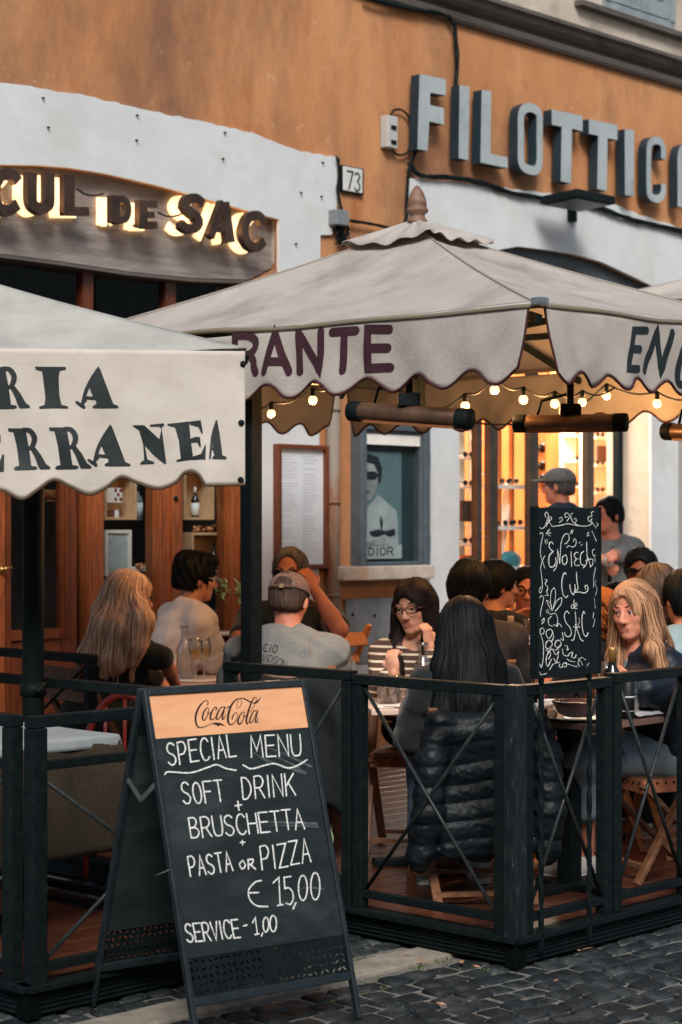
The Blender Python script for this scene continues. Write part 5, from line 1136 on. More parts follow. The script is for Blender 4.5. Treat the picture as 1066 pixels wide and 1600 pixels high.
for p, w in (
 ([(95, 240), (110, 255), (135, 240), (155, 200), (170, 140), (155, 112), (140, 130), (150, 160)], 6), ([(150, 235), (175, 190), (198, 170), (190, 152), (174, 165), (182, 205), (205, 235)], 6),
 ([(200, 236), (270, 226), (340, 212), (410, 226), (480, 232), (530, 222), (545, 195)], 7), ([(265, 200), (288, 182), (290, 160), (272, 158), (268, 172)], 5), ([(330, 190), (352, 150), (335, 118), (312, 130), (318, 158), (335, 150)], 6), ([(378, 120), (362, 140), (372, 180), (400, 212), (430, 226)], 7), ([(395, 205), (412, 185), (405, 165), (392, 172)], 5),
 ([(560, 105), (540, 115), (545, 145), (520, 150), (512, 175), (525, 195), (545, 170)], 6), ([(540, 190), (560, 220), (580, 248)], 5), ([(582, 205), (598, 215), (588, 232)], 4),
 ([(150, 300), (170, 275), (180, 260)], 9), ([(160, 300), (190, 290)], 7), ([(165, 310), (192, 318)], 6), ([(505, 300), (520, 285)], 6), ([(500, 318), (522, 310)], 6), ([(545, 275), (565, 320), (583, 362)], 6), ([(140, 350), (148, 385)], 5), ([(155, 345), (165, 378)], 5),
 ([(95, 300), (112, 288), (124, 310), (108, 380), (102, 470), (120, 540), (140, 595)], 6), ([(140, 485), (115, 540), (104, 600), (114, 680), (118, 760), (104, 808), (90, 785), (108, 755)], 6), ([(96, 850), (112, 830), (128, 850), (118, 910), (104, 965), (102, 1010)], 6), ([(115, 1050), (132, 1025), (134, 1050), (112, 1075)], 6), ([(112, 1165), (132, 1150), (130, 1118), (108, 1112), (98, 1150), (120, 1220), (128, 1300), (122, 1400), (108, 1450), (95, 1420)], 6),
 ([(210, 385), (200, 370), (182, 375), (176, 410), (196, 440), (210, 450), (182, 480), (172, 530), (182, 580), (215, 580), (235, 545), (232, 505)], 9), ([(215, 618), (240, 580), (252, 500), (248, 435), (262, 500), (268, 555), (272, 480), (280, 380), (305, 310), (340, 300), (350, 340), (330, 375), (312, 385)], 8),
 ([(318, 480), (292, 500), (292, 550), (315, 562), (332, 530), (325, 490), (318, 480)], 9), ([(330, 415), (350, 400), (372, 412), (402, 400), (410, 360), (395, 342), (385, 365)], 6), ([(365, 455), (368, 520), (370, 580)], 9), ([(425, 460), (405, 460), (392, 490), (412, 515), (395, 540), (402, 570), (435, 570)], 8), ([(430, 515), (400, 515)], 6), ([(475, 450), (455, 465), (444, 510), (452, 560), (480, 570)], 9), ([(500, 370), (502, 450), (505, 520), (492, 570), (468, 592)], 9), ([(500, 480), (520, 530), (535, 585)], 8), ([(490, 530), (548, 515), (552, 560), (530, 585)], 7),
 ([(360, 300), (372, 265)], 5), ([(372, 295), (384, 262)], 5), ([(435, 380), (445, 370)], 5), ([(450, 400), (462, 388)], 5), ([(565, 430), (548, 450), (560, 490), (575, 480)], 6), ([(570, 500), (575, 540)], 4),
 ([(322, 645), (308, 635), (290, 680), (285, 750), (298, 820), (322, 848), (338, 830)], 10), ([(355, 735), (362, 790), (385, 822), (400, 780), (398, 735)], 9), ([(412, 630), (415, 700), (425, 770), (398, 800), (440, 800), (480, 808), (510, 785), (505, 745), (485, 750), (492, 775)], 9),
 ([(390, 865), (392, 940)], 6), ([(385, 905), (368, 915), (372, 942), (390, 935)], 6), ([(400, 925), (418, 915), (410, 895), (398, 910), (402, 942), (418, 940)], 6),
 ([(348, 985), (330, 965), (308, 1000), (320, 1060), (358, 1110), (368, 1160), (345, 1185), (318, 1175), (310, 1150)], 9), ([(402, 970), (408, 1060), (402, 1150), (388, 1210), (370, 1215)], 9), ([(402, 1080), (430, 1160), (448, 1205), (470, 1222)], 9), ([(385, 1100), (440, 1102)], 7), ([(485, 985), (472, 970), (460, 1020), (462, 1110), (478, 1170), (500, 1180), (512, 1150)], 9),
 ([(140, 690), (158, 700), (142, 730), (165, 760), (155, 800), (170, 830)], 6), ([(140, 830), (170, 830)], 6), ([(200, 950), (188, 880), (195, 800), (218, 765), (232, 800), (228, 870), (210, 940)], 6), ([(195, 960), (160, 890), (155, 870), (190, 900), (200, 950)], 6), ([(205, 960), (240, 880), (285, 850), (275, 910), (230, 965)], 6), ([(160, 950), (185, 990), (230, 985), (250, 1040), (240, 1090), (215, 1080)], 6), ([(195, 1010), (170, 1035), (175, 1080), (205, 1095)], 7), ([(150, 960), (160, 985)], 5),
 ([(160, 1125), (150, 1160), (170, 1200), (195, 1180), (205, 1140), (185, 1120), (165, 1128)], 8), ([(205, 1135), (215, 1190), (195, 1230)], 8), ([(150, 1235), (180, 1215), (205, 1250), (170, 1290), (145, 1270), (150, 1240)], 8), ([(230, 1225), (262, 1215), (280, 1250), (255, 1280), (225, 1260), (235, 1230)], 8), ([(245, 1100), (260, 1070), (285, 1100)], 6), ([(290, 1150), (300, 1215), (275, 1200)], 6), ([(195, 1290), (160, 1340), (150, 1400), (165, 1440), (195, 1380)], 8), ([(205, 1290), (235, 1340), (260, 1310), (240, 1400), (215, 1370)], 8), ([(180, 1470), (215, 1420), (265, 1405)], 7), ([(150, 1300), (190, 1330), (170, 1380)], 8), ([(225, 1300), (250, 1290), (265, 1260)], 7),
 ([(270, 1420), (262, 1440), (285, 1450), (300, 1415), (325, 1410), (325, 1440), (305, 1445)], 6), ([(300, 1410), (350, 1425), (400, 1440), (420, 1445)], 6), ([(290, 1290), (300, 1340), (340, 1350), (350, 1330), (380, 1320), (370, 1360), (398, 1365), (410, 1340)], 6), ([(330, 1375), (360, 1395), (400, 1400)], 6), ([(425, 1370), (450, 1400), (465, 1430)], 6), ([(468, 1365), (445, 1370), (425, 1415), (440, 1440)], 6), ([(475, 1375), (492, 1385)], 5), ([(95, 1490), (108, 1512), (155, 1500)], 6), ([(310, 1260), (335, 1270), (330, 1300), (345, 1290)], 5)):
    es_(p, w)
for p, w in (([(575, 590), (560, 680), (560, 760)], 5), ([(580, 700), (570, 730), (590, 770), (575, 830)], 5), ([(565, 850), (575, 940)], 4), ([(560, 980), (555, 1020), (570, 1040), (555, 1100)], 7), ([(430, 1020), (440, 1050), (425, 1090)], 5), ([(520, 1410), (500, 1440)], 4)): es_(p, w, ek)
part('chalk_writing', mb, CHALK, bd); part('faint_chalk', ek, CHALKG, bd)
# ================================================================== SIGNED-DISTANCE MODELLER (bodies, clothes, hair, soft things)
def V3(*a): return Vector(a if len(a) > 1 else a[0])
class SD:
    def __init__(s): s.pr = []
    def cap(s, a, b, ra, rb=None, k=.02, op=1, fl=None):
        a = np.array(a, np.float32); b = np.array(b, np.float32); rb = ra if rb is None else rb; m = max(ra, rb)
        s.pr.append(('c', np.minimum(a, b)-m, np.maximum(a, b)+m, (a, b, ra, rb), k, op)); return s
    def ell(s, c, r, rot=None, k=.02, op=1):
        c = np.array(c, np.float32); r = np.array(r, np.float32); Rm = np.array(rot, np.float32) if rot is not None else np.eye(3, dtype=np.float32)
        e = np.sqrt(((Rm*r[None, :])**2).sum(1)); s.pr.append(('e', c-e, c+e, (c, r, Rm), k, op)); return s
    def box(s, c, hf, rad=.01, rot=None, k=.01, op=1):
        c = np.array(c, np.float32); hf = np.array(hf, np.float32); Rm = np.array(rot, np.float32) if rot is not None else np.eye(3, dtype=np.float32)
        e = (np.abs(Rm)*hf[None, :]).sum(1); s.pr.append(('b', c-e, c+e, (c, hf, Rm, rad), k, op)); return s
    def chain(s, pts, rs, k=.02, op=1):
        for i in range(len(pts)-1): s.cap(pts[i], pts[i+1], rs[i], rs[i+1], k, op)
        return s
    def build(s, h, disp=None):
        lo = np.min([p[1] for p in s.pr if p[5] == 1], 0)-.03; hi = np.max([p[2] for p in s.pr if p[5] == 1], 0)+.03
        n = np.ceil((hi-lo)/h).astype(int)+1; s.o = lo; s.h = h; s.n = n
        D = np.full(n, .3, np.float32); ax = [lo[i]+h*np.arange(n[i], dtype=np.float32) for i in range(3)]
        for ty, l, u, a, k, op in s.pr:
            mg = k+3*h+(.02 if op == 1 else 0); i0 = np.maximum(0, np.floor((l-mg-lo)/h).astype(int)); i1 = np.minimum(n, np.ceil((u+mg-lo)/h).astype(int)+1)
            if (i1 <= i0).any(): continue
            sl = tuple(slice(i0[i], i1[i]) for i in range(3))
            X = ax[0][sl[0]][:, None, None]; Y = ax[1][sl[1]][None, :, None]; Z = ax[2][sl[2]][None, None, :]
            if ty == 'c':
                A, B, ra, rb = a; d = B-A; L = max(1e-9, float(d @ d)); x, y, z = X-A[0], Y-A[1], Z-A[2]
                t = np.clip((x*d[0]+y*d[1]+z*d[2])/L, 0, 1); q = np.sqrt((x-t*d[0])**2+(y-t*d[1])**2+(z-t*d[2])**2)-(ra+(rb-ra)*t)
            else:
                c, r, Rm = a[:3]; x, y, z = X-c[0], Y-c[1], Z-c[2]
                p = [x*Rm[0, i]+y*Rm[1, i]+z*Rm[2, i] for i in range(3)]
                if ty == 'e':
                    k0 = np.sqrt((p[0]/r[0])**2+(p[1]/r[1])**2+(p[2]/r[2])**2); k1 = np.sqrt((p[0]/r[0]**2)**2+(p[1]/r[1]**2)**2+(p[2]/r[2]**2)**2)+1e-6; q = k0*(k0-1)/k1
                else:
                    rad = a[3]; w = [np.abs(p[i])-(r[i]-rad) for i in range(3)]
                    q = np.sqrt(sum(np.maximum(v, 0)**2 for v in w))+np.minimum(np.maximum(np.maximum(w[0], w[1]), w[2]), 0)-rad
            E = D[sl]
            if op == 1:
                hh = np.clip(.5+.5*(E-q)/k, 0, 1); D[sl] = E+(q-E)*hh-k*hh*(1-hh)
            else:
                q = -q; hh = np.clip(.5+.5*(q-E)/k, 0, 1); D[sl] = E+(q-E)*hh+k*hh*(1-hh)
        if disp is not None:
            m = np.abs(D) < .04; I = np.argwhere(m); Pp = lo+h*I.astype(np.float32); D[m] += disp(Pp[:, 0], Pp[:, 1], Pp[:, 2]).astype(np.float32)
        s.D = D; return s
    def nets(s):
        D = s.D; ins = D < 0; cnt = np.zeros(tuple(x-1 for x in D.shape), np.int8); C8 = [(i, j, k) for i in (0, 1) for j in (0, 1) for k in (0, 1)]
        for i, j, k in C8: cnt += ins[i:D.shape[0]-1+i, j:D.shape[1]-1+j, k:D.shape[2]-1+k]
        act = (cnt > 0) & (cnt < 8); I = np.argwhere(act); idx = np.full(act.shape, -1, np.int32); idx[act] = np.arange(len(I))
        val = {c: D[I[:, 0]+c[0], I[:, 1]+c[1], I[:, 2]+c[2]] for c in C8}; acc = np.zeros((len(I), 3), np.float32); num = np.zeros(len(I), np.float32)
        for c in C8:
            for a in range(3):
                if c[a] == 0:
                    e = list(c); e[a] = 1; e = tuple(e); v0, v1 = val[c], val[e]; m = (v0 < 0) != (v1 < 0); t = np.where(m, v0/np.where(m, v0-v1, 1), 0)
                    p = np.tile(np.array(c, np.float32), (len(I), 1)); p[:, a] = t; acc += p*m[:, None]; num += m
        Vv = s.o+s.h*(I+acc/num[:, None]); F_ = []
        for a in range(3):
            b, c = (a+1) % 3, (a+2) % 3; sl0 = [slice(None)]*3; sl1 = [slice(None)]*3; sl0[a] = slice(0, -1); sl1[a] = slice(1, None)
            g0, g1 = ins[tuple(sl0)], ins[tuple(sl1)]; m = g0 != g1; J = np.argwhere(m); J = J[(J[:, b] > 0) & (J[:, c] > 0) & (J[:, b] < D.shape[b]-1) & (J[:, c] < D.shape[c]-1)]
            q = []
            for db, dc in ((1, 1), (0, 1), (0, 0), (1, 0)): K = J.copy(); K[:, b] -= db; K[:, c] -= dc; q.append(idx[K[:, 0], K[:, 1], K[:, 2]])
            q = np.stack(q, 1); fl = g0[J[:, 0], J[:, 1], J[:, 2]]; q[~fl] = q[~fl][:, ::-1]; F_.append(q)
        return Vv, np.concatenate(F_)
    def at(s, p):
        f = (np.array(p)-s.o)/s.h; i = np.floor(f).astype(int); i = np.clip(i, 0, s.n-2); f = np.clip(f-i, 0, 1); c = s.D[i[0]:i[0]+2, i[1]:i[1]+2, i[2]:i[2]+2]
        c = c[0]*(1-f[0])+c[1]*f[0]; c = c[0]*(1-f[1])+c[1]*f[1]; return float(c[0]*(1-f[2])+c[1]*f[2])
    def grad(s, p):
        e = s.h; p = np.array(p); g = Vector([s.at(p+d)-s.at(p-d) for d in np.eye(3)*e])
        return g.normalized() if g.length > 1e-9 else Vector((0, 0, 1))
def spart(name, sd, h, mats, parent, disp=None, region=None, label=None):
    """the surface of sd as one smooth mesh under parent (or top-level when parent is None)"""
    sd.build(h, disp); v, f = sd.nets(); M = ROOTM[parent.name] if parent is not None else Matrix.Identity(4)
    Mi = np.array(M.inverted()); W = v; v = v @ Mi[:3, :3].T+Mi[:3, 3]
    me = bpy.data.meshes.new(name); me.vertices.add(len(v)); me.vertices.foreach_set('co', v.astype(np.float32).ravel())
    me.loops.add(4*len(f)); me.loops.foreach_set('vertex_index', f.astype(np.int32).ravel()); me.polygons.add(len(f)); me.polygons.foreach_set('loop_start', np.arange(0, 4*len(f), 4, dtype=np.int32)); me.polygons.foreach_set('loop_total', np.full(len(f), 4, np.int32))
    me.polygons.foreach_set('use_smooth', np.ones(len(f), bool))
    for m in (mats if isinstance(mats, (list, tuple)) else [mats]): me.materials.append(m)
    if region is not None: me.polygons.foreach_set('material_index', region(W[f].mean(1)).astype(np.int32))
    me.update(calc_edges=True); me.validate()
    o = bpy.data.objects.new(name, me); COL.objects.link(o)
    if parent is not None: o.parent = parent; ROOTM[o.name] = M
    if label: o['label'] = label
    sd.W = W; sd.F = f
    return o
def wrinkle(a, fx, seed=0):
    r = np.random.RandomState(seed); ks = r.normal(0, 1, (6, 3))*fx; ph = r.uniform(0, 6.28, 6)
    def f(x, y, z):
        o = 0
        for k, p in zip(ks, ph): w = k[0]*x+k[1]*y+k[2]*z+p; o = o+np.sin(w+1.3*np.sin(.5*w+p))+.5*(1-2*np.abs(np.sin(.7*w+1.7*p)))
        return a*o/3
    return f
# ================================================================== FURNITURE
LEATH = mat('tan_seat_leather', C(150, 88, 58), C(178, 110, 76), .55, 10)
def chair_proto(name, label, wd, group, first):
    loc, yaw = first; t = thing(name, label, 'chair', (0, 0, 0), 0, group); sv = dict(ROOTM)
    mb = MB(); mb.bx(-.19, .19, -.17, .19, .425, .455); s_ = part('seat', mb, wd, t, bevel=.006)
    mb = MB(); mb.bx(-.197, .197, .19, .198, .395, .452); mb.bx(-.197, .197, -.178, -.17, .395, .452); mb.bx(-.198, -.19, -.17, .19, .395, .452); mb.bx(.19, .198, -.17, .19, .395, .452); sb_ = part('seat_band', mb, LEATH, s_)
    mb = MB()
    for i in range(9):
        x = -.17+i*.0425; mb.ball((x, .2, .438), .006, 4); mb.ball((x, -.18, .438), .006, 4); mb.ball((-.2, x*.95+.01, .438), .006, 4); mb.ball((.2, x*.95+.01, .438), .006, 4)
    mb.m = 0
    tk = part('stud', mb, mat('dark_stud', C(40, 28, 22), rough=.4, metal=.6), s_)
    for x in (-.215, .215):
        mb = MB(); mb.bar((x, -.25, .86), (x, .24, .0), .022, .038, (1, 0, 0)); part('leg', mb, wd, t, bevel=.003)
        x2 = x*.89; mb = MB(); mb.bar((x2, .2, .43), (x2, -.24, 0), .022, .036, (1, 0, 0)); part('leg', mb, wd, t, bevel=.003)
    mb = MB(); mb.bar((-.19, -.20, .05), (.19, -.20, .05), .03, .018); part('stretcher', mb, wd, t)
    mb = MB(); mb.bar((-.21, .19, .07), (.21, .19, .07), .03, .018); part('stretcher', mb, wd, t)
    mb = MB(); mb.box((0, -.232, .79), (.41, .016, .075), Matrix.Rotation(R(-30), 3, 'X')); part('backrest', mb, wd, t, bevel=.004)
    mb = MB(); mb.box((0, -.178, .69), (.41, .016, .05), Matrix.Rotation(R(-30), 3, 'X')); part('backrest', mb, wd, t, bevel=.004)
    t.location = loc; t.rotation_euler = (0, 0, -R(yaw)); return t
def at_(px, D, z=DECK): return PZ(px, D, z)
CH = chair_proto('folding_chair', 'brown folding chair under the black puffer jacket', WOODF, 'folding chairs on the terrace', (at_(742, 7.62), -8))
CH.scale = (1, 1, .89)
CH2 = chair_proto('folding_chair', 'pale wood folding chair standing empty beside the raised elbow', WOODL, 'pale folding chairs on the terrace', (at_(482, 10.4), -48))
CH2.scale = (1, 1, 1.08)
def table(label, c, rz, sx, sy, top, z=.80, name='bistro_table'):
    t = thing(name, label, 'table', (c[0], c[1], DECK), rz); M = Matrix.Translation((c[0], c[1], 0)) @ Matrix.Rotation(rz, 4, 'Z')
    mb = MB(M); mb.bx(-sx/2, sx/2, -sy/2, sy/2, z-.025, z); part('tabletop', mb, top, t, bevel=.004)
    mb = MB(M); mb.bx(-.035, .035, -.035, .035, DECK+.03, z-.025); part('column', mb, BLK2, t)
    mb = MB(M); mb.bx(-.26, .26, -.04, .04, DECK, DECK+.03); mb.bx(-.04, .04, -.26, -.04, DECK, DECK+.03); mb.bx(-.04, .04, .04, .26, DECK, DECK+.03); part('foot', mb, BLK2, t, bevel=.006)
    mb = MB(M); mb.bx(-sx/2+.05, sx/2-.05, -.03, .03, z-.05, z-.0255); part('bearer', mb, BLK2, t)
    return t
TOPW = mat('pale_tabletop', C(206, 178, 160), C(222, 196, 178), .4, 4); TOPD = mat('worn_tabletop', C(120, 92, 80), C(150, 118, 102), .45, 6, stretch=(1, 6, 1))
T1 = (.395, 8.32); table('pale bistro table between the striped top woman and the long black hair', T1, R(8), .62, .56, TOPW)
T2 = (-.245, 9.15); table('bistro table between the grey cap and the raised arm', T2, 0, .6, .55, TOPW)
T3 = (PZ(312, 9.55, 0).x, 9.55); table('bistro table with a carafe and two wine glasses at left', T3, R(20), .62, .6, TOPW)
T5 = (PZ(800, 9.55, 0).x, 9.55); table('bistro table behind the long black hair holding wine and carafes', T5, R(20), .6, .6, TOPW)
t4c = Vector((.977, 7.38, 0))+U*.235+V*.30; T4 = (t4c.x, t4c.y); table('worn bistro table with plates and bowl behind the small chalkboard', T4, TH, .47, .60, TOPD)
T6 = PZ(1010, 9.9, 0); table('bistro table at the back right of the terrace', (T6.x, T6.y), TH, .6, .6, TOPW)
# ---- table ware
def lath(name, label, cat, c, prof, m, group=None, n=20, extra=None):
    t = thing(name, label, cat, c, 0, group); mb = MB(Matrix.Translation(c)); mb.lathe(prof, n=n); part('body', mb, m, t)
    for nm, pr, mm in (extra or []): mb = MB(Matrix.Translation(c)); mb.lathe(pr, n=n); part(nm, mb, mm, t)
    return t
def carafe(label, c, h=.26, r=.043):
    k = h/.26; p = [(r*.92, 0), (r, .006*k)]
    for i in range(9): z = (.012+.0145*i)*k; p += [(r*1.0, z), (r*.955, z+.007*k)]
    p += [(r*.98, .145*k), (r*.8, .168*k), (r*.48, .192*k), (r*.42, .215*k), (r*.42, .24*k), (r*.60, .26*k), (r*.55, .26*k), (r*.36, .24*k), (r*.36, .215*k), (r*.42, .194*k), (r*.74, .168*k), (r*.92, .144*k), (r*.92, .012), (.0005, .012)]
    return lath('carafe', label, 'carafe', c, p, GLASS, 'ribbed glass carafes', 20)
carafe('ribbed glass carafe in front of the fist on the cheek', PZ(661, 8.36, .80)); carafe('ribbed glass carafe beside the two wine glasses', PZ(289, 9.5, .80), .27)
carafe('ribbed glass carafe standing behind the dark wine bottle', PZ(794, 9.3, .80), .255); carafe('tall ribbed glass carafe at the left edge of the small chalkboard', PZ(826, 9.35, .80), .31, .044)
def tumbler(label, c, h=.10, r=.042): return lath('tumbler', label, 'glass', c, [(r*.85, 0), (r*.9, .004), (r, h), (r*.93, h), (r*.82, .012), (.0005, .012)], GLASS, 'tumblers on the pale table', 20)
tumbler('wide tumbler by the clenched hand', PZ(606, 8.28, .80), .125, .05); tumbler('low tumbler left of the ribbed carafe', PZ(634, 8.30, .80), .115, .042); tumbler('small tumbler close to the long black hair', PZ(650, 8.12, .80), .075, .036)
def wineglass(label, c, h=.215):
    t = lath('wine_glass', label, 'wine glass', c, [(.034, 0), (.034, .003), (.004, .008), (.0035, .085), (.012, .098), (.032, .135), (.037, .165), (.033, h), (.0315, h), (.0355, .165), (.030, .136), (.010, .1), (.0005, .098)], GLASS, 'wine glasses on the terrace tables', 20)
    mb = MB(Matrix.Translation(c)); mb.lathe([(.001, .100), (.010, .102), (.029, .137), (.033, .158), (.001, .158)], n=20); part('wine', mb, WINEM, t); return t
WINEM = glass('white_wine_liquid', C(252, 232, 178), .5, .02, True, .85)
wineglass('white wine glass touching the left carafe', PZ(306, 9.42, .80)); wineglass('white wine glass nearest the man in the white shirt', PZ(319, 9.5, .80))
wineglass('empty looking wine glass behind the gold capped bottle', PZ(948, 7.85, .80), .21)
mb = MB(); mb.lathe([(.12, 0), (.13, .008), (.125, .012), (.001, .008)], PZ(305, 9.46, .801), 24); single('tray', mb, PORC, 'white tray under the carafe and wine glasses', 'tray')
def wbottle(label, c, h, r, cap, lab, nl=None):
    ex = [('capsule', [(r*.42, h*.80), (r*.43, h*.985), (r*.40, h*1.004), (.001, h*1.004)], cap)]
    if lab: ex.append(('label', [(r*1.012, h*.10), (r*1.012, h*.40)], lab))
    return lath('wine_bottle', label, 'bottle', c, [(r*.9, 0), (r, .008), (r, h*.58), (r*.92, h*.645), (r*.5, h*.74), (r*.38, h*.8), (r*.38, h*.99), (.001, h)], DKG, 'wine bottles on the terrace tables', 20, ex)
GOLD = mat('gold_capsule', C(190, 140, 80), C(206, 156, 96), .35, 20, metal=.7)
wbottle('dark wine bottle with gold capsule at the chalkboard table', PZ(957, 7.56, .80), .285, .037, GOLD, mat('kraft_label', C(150, 140, 126), rough=.7)); wbottle('dark wine bottle with pale neck band behind the long black hair', PZ(798, 9.45, .80), .32, .037, mat('pale_capsule', C(206, 184, 168), rough=.5), None)
lath('oil_bottle', 'black cylindrical oil bottle beside the gold capped bottle', 'bottle', PZ(981, 7.62, .80), [(.026, 0), (.028, .004), (.028, .145), (.022, .155), (.001, .156)], mat('black_label', C(20, 26, 28), C(28, 34, 36), .5, 30), None, 20, [('label_band', [(.0285, .085), (.0285, .091)], PAPER), ('label_band', [(.0285, .03), (.0285, .034)], PAPER)])
tumbler('clear tall tumbler behind the black oil bottle', PZ(986, 7.72, .80), .15, .036)
lath('bowl', 'dark brown glazed bowl on a white plate', 'bowl', PZ(903, 7.56, .815), [(.05, 0), (.075, .012), (.098, .048), (.104, .062), (.100, .064), (.092, .050), (.07, .02), (.001, .014)], mat('brown_glaze', C(56, 36, 36), C(84, 54, 50), .25, 8), None, 28, [('food', [(.001, .05), (.06, .052), (.09, .047)], mat('tomato_sauce', C(110, 44, 34), C(150, 84, 60), .5, 40, .3))])
PLATE = [(.07, 0), (.085, .004), (.135, .014), (.137, .017), (.085, .008), (.001, .006)]
lath('plate', 'white plate under the dark brown bowl', 'plate', PZ(903, 7.56, .80), PLATE, PORC, 'white plates on the chalkboard table', 28)
lath('plate', 'white plate with red sauced food by the crossed arms', 'plate', PZ(984, 7.86, .80), PLATE, PORC, 'white plates on the chalkboard table', 28, [('food', [(.001, .028), (.05, .024), (.085, .012)], mat('pizza', C(160, 60, 36), C(206, 150, 96), .6, 30, .5))])
lath('cup', 'small white bowl near the corner post', 'bowl', PZ(845, 7.66, .80), [(.03, 0), (.046, .02), (.052, .055), (.049, .055), (.04, .02), (.001, .01)], PORC, None, 24)
lath('cup', 'white bowl touching the rim of the brown bowl', 'bowl', PZ(862, 7.78, .80), [(.03, 0), (.05, .02), (.058, .06), (.055, .06), (.045, .02), (.001, .01)], PORC, None, 24)
mb = MB(); c = PZ(1000, 7.72, .803); rnd = random.Random(3); n = 10
mb.grid(lambda i, j: c+U*((i-.5)*.17)+V*((j-.5)*.12)+UP*(.006+.012*abs(math.sin(i*7+j*4))*(1 if .1 < j < .9 else .2)), n, n); single('napkin', mb, PAPER, 'crumpled white napkin at the right end of the chalkboard table', 'napkin', solid=.001)
sd_ = SD()
for i in range(5): sd_.ell(PZ(840+i*5, 7.55+.01*i, .82), (.03, .022, .018), None, .015)
tag(spart('bread', sd_, .006, mat('bread_crust', C(206, 176, 140), C(226, 204, 176), .8, 30), None, wrinkle(.003, 60, 3)), 'torn pale bread at the left of the brown bowl', 'bread')
t = thing('fork', 'steel fork lying on the pale table edge', 'cutlery', PZ(622, 8.06, .801)); mb = MB(); a = PZ(600, 8.08, .806); b = PZ(624, 8.05, .806); mb.bar(a, b, .007, .003); mb.box(b+(b-a).normalized()*.02, (.05, .018, .003), Matrix.Rotation(R(-10), 3, 'Z')); part('handle', mb, STEEL, t)
mb = MB(); mb.box(PZ(618, 8.12, .803), (.17, .12, .002), Matrix.Rotation(R(12), 3, 'Z')); single('paper_mat', mb, PAPER, 'white paper mat under the tumblers', 'place mat')
# ---- flower pot on a small white table by the wine bar
pc2 = PZ(362, 12.1, 0); t = thing('side_table', 'small white round table carrying the herb pot', 'table', pc2)
mb = MB(Matrix.Translation(pc2)); mb.lathe([(.26, .885), (.27, .89), (.27, .905), (.26, .91), (.001, .91)], n=28); part('tabletop', mb, PORC, t); mb = MB(Matrix.Translation(pc2)); mb.lathe([(.16, 0), (.16, .015), (.025, .03), (.02, .884)], n=16); part('column', mb, BLK2, t)
c = PZ(362, 12.05, .91); t = thing('potted_plant', 'green rosemary in a small wicker pot beside the black post', 'plant', c)
mb = MB(Matrix.Translation(c))
for i in range(9): pass
mb.lathe([(.05, 0)]+[(.052+.0022*i+(.004 if i % 2 else 0), .006+.012*i) for i in range(10)]+[(.064, .118), (.001, .112)], n=20); part('pot', mb, mat('wicker_pot', C(150, 86, 54), C(186, 116, 76), .8, 40, .5), t)
mb = MB(); rnd = random.Random(2)
for i in range(120):
    a = rnd.uniform(0, 6.28); r = rnd.uniform(0, .05); b = c+Vector((math.cos(a)*r, math.sin(a)*r, .11)); tip = b+Vector((math.cos(a)*rnd.uniform(.0, .09), math.sin(a)*.07, rnd.uniform(.10, .20)))
    for k in range(11):
        f = (k+1)/11; p = b.lerp(tip, f); d = Vector((rnd.uniform(-1, 1), rnd.uniform(-1, 1), rnd.uniform(.3, 1))).normalized()*.034; w = d.orthogonal().normalized()*.0075
        mb.m = rnd.choice((0, 0, 1)); mb.add([p-w, p+w, p+d], [(0, 1, 2)])
part('foliage', mb, [mat('rosemary_green', C(120, 146, 80), C(150, 172, 104), .8, 30), mat('rosemary_pale', C(178, 192, 130), rough=.8)], t)
# small weed at the terrace edge
c = PZ(512, 6.9, .1); t = thing('potted_plant', 'small green leafy plant behind the right edge of the sandwich board', 'plant', PZ(520, 7.55, .1)); mb = MB(); rnd = random.Random(12); c = PZ(520, 7.55, .12)
for i in range(26):
    d = Vector((rnd.uniform(-1, 1), rnd.uniform(-1, .4), rnd.uniform(.3, 1.5))).normalized()*rnd.uniform(.08, .26); w = d.cross(UP).normalized()*.016; p = c+d
    mb.add([c+d*.6, p-w*1-d*.12, p+d*.10, p+w-d*.12], [(0, 1, 2, 3)]); mb.tube([c, c+d*.7], .002, 4)
part('leaves', mb, mat('leaf_green', C(84, 110, 70), C(150, 170, 120), .6, 20), t)
mb = MB(Matrix.Translation(PZ(520, 7.55, .1))); mb.lathe([(.05, 0), (.065, .09), (.06, .09), (.001, .08)], n=16); part('pot', mb, BLK2, t)
# ---- left table with cloths and the red chair
cc = Vector((-1.30, 7.02, 0)); t = table('left terrace table under white and tan cloths', (cc.x, cc.y), TH, .68, .68, TOPW, .79)
def cloth(name, label, half, drop, z, m, seed, wv=.034):
    M = Matrix.Translation((cc.x, cc.y, 0)) @ Matrix.Rotation(TH, 4, 'Z'); mb = MB(M); rr = random.Random(seed); ph = [rr.uniform(0, 6) for _ in range(4)]; tb = .345
    def f(i, j):
        x, y = (i*2-1)*half, (j*2-1)*half; ox, oy = max(0, abs(x)-tb), max(0, abs(y)-tb); sx, sy = (1 if x > 0 else -1), (1 if y > 0 else -1)
        o = max(ox, oy); k = min(1, o/.15); th_ = math.atan2(y, x); w = wv*k*(math.sin(7*th_+ph[0])+.6*math.sin(17*th_+ph[1]))
        px = (min(abs(x), tb)+.016*k+w*.5+.12*min(ox, oy))*sx; py = (min(abs(y), tb)+.016*k+w*.5+.12*min(ox, oy))*sy
        return Vector((px, py, z-o*.985-.1*min(ox, oy)*0+.002*math.sin(9*x+ph[2])*math.sin(8*y)))
    mb.grid(f, 56, 56); return single(name, mb, m, label, 'tablecloth', solid=.0015)
cloth('tablecloth', 'tan tablecloth hanging low over the left table', .345+.42, .42, .792, mat('tan_cloth', C(44, 36, 25), C(58, 48, 34), .95, 90, .3), 4)
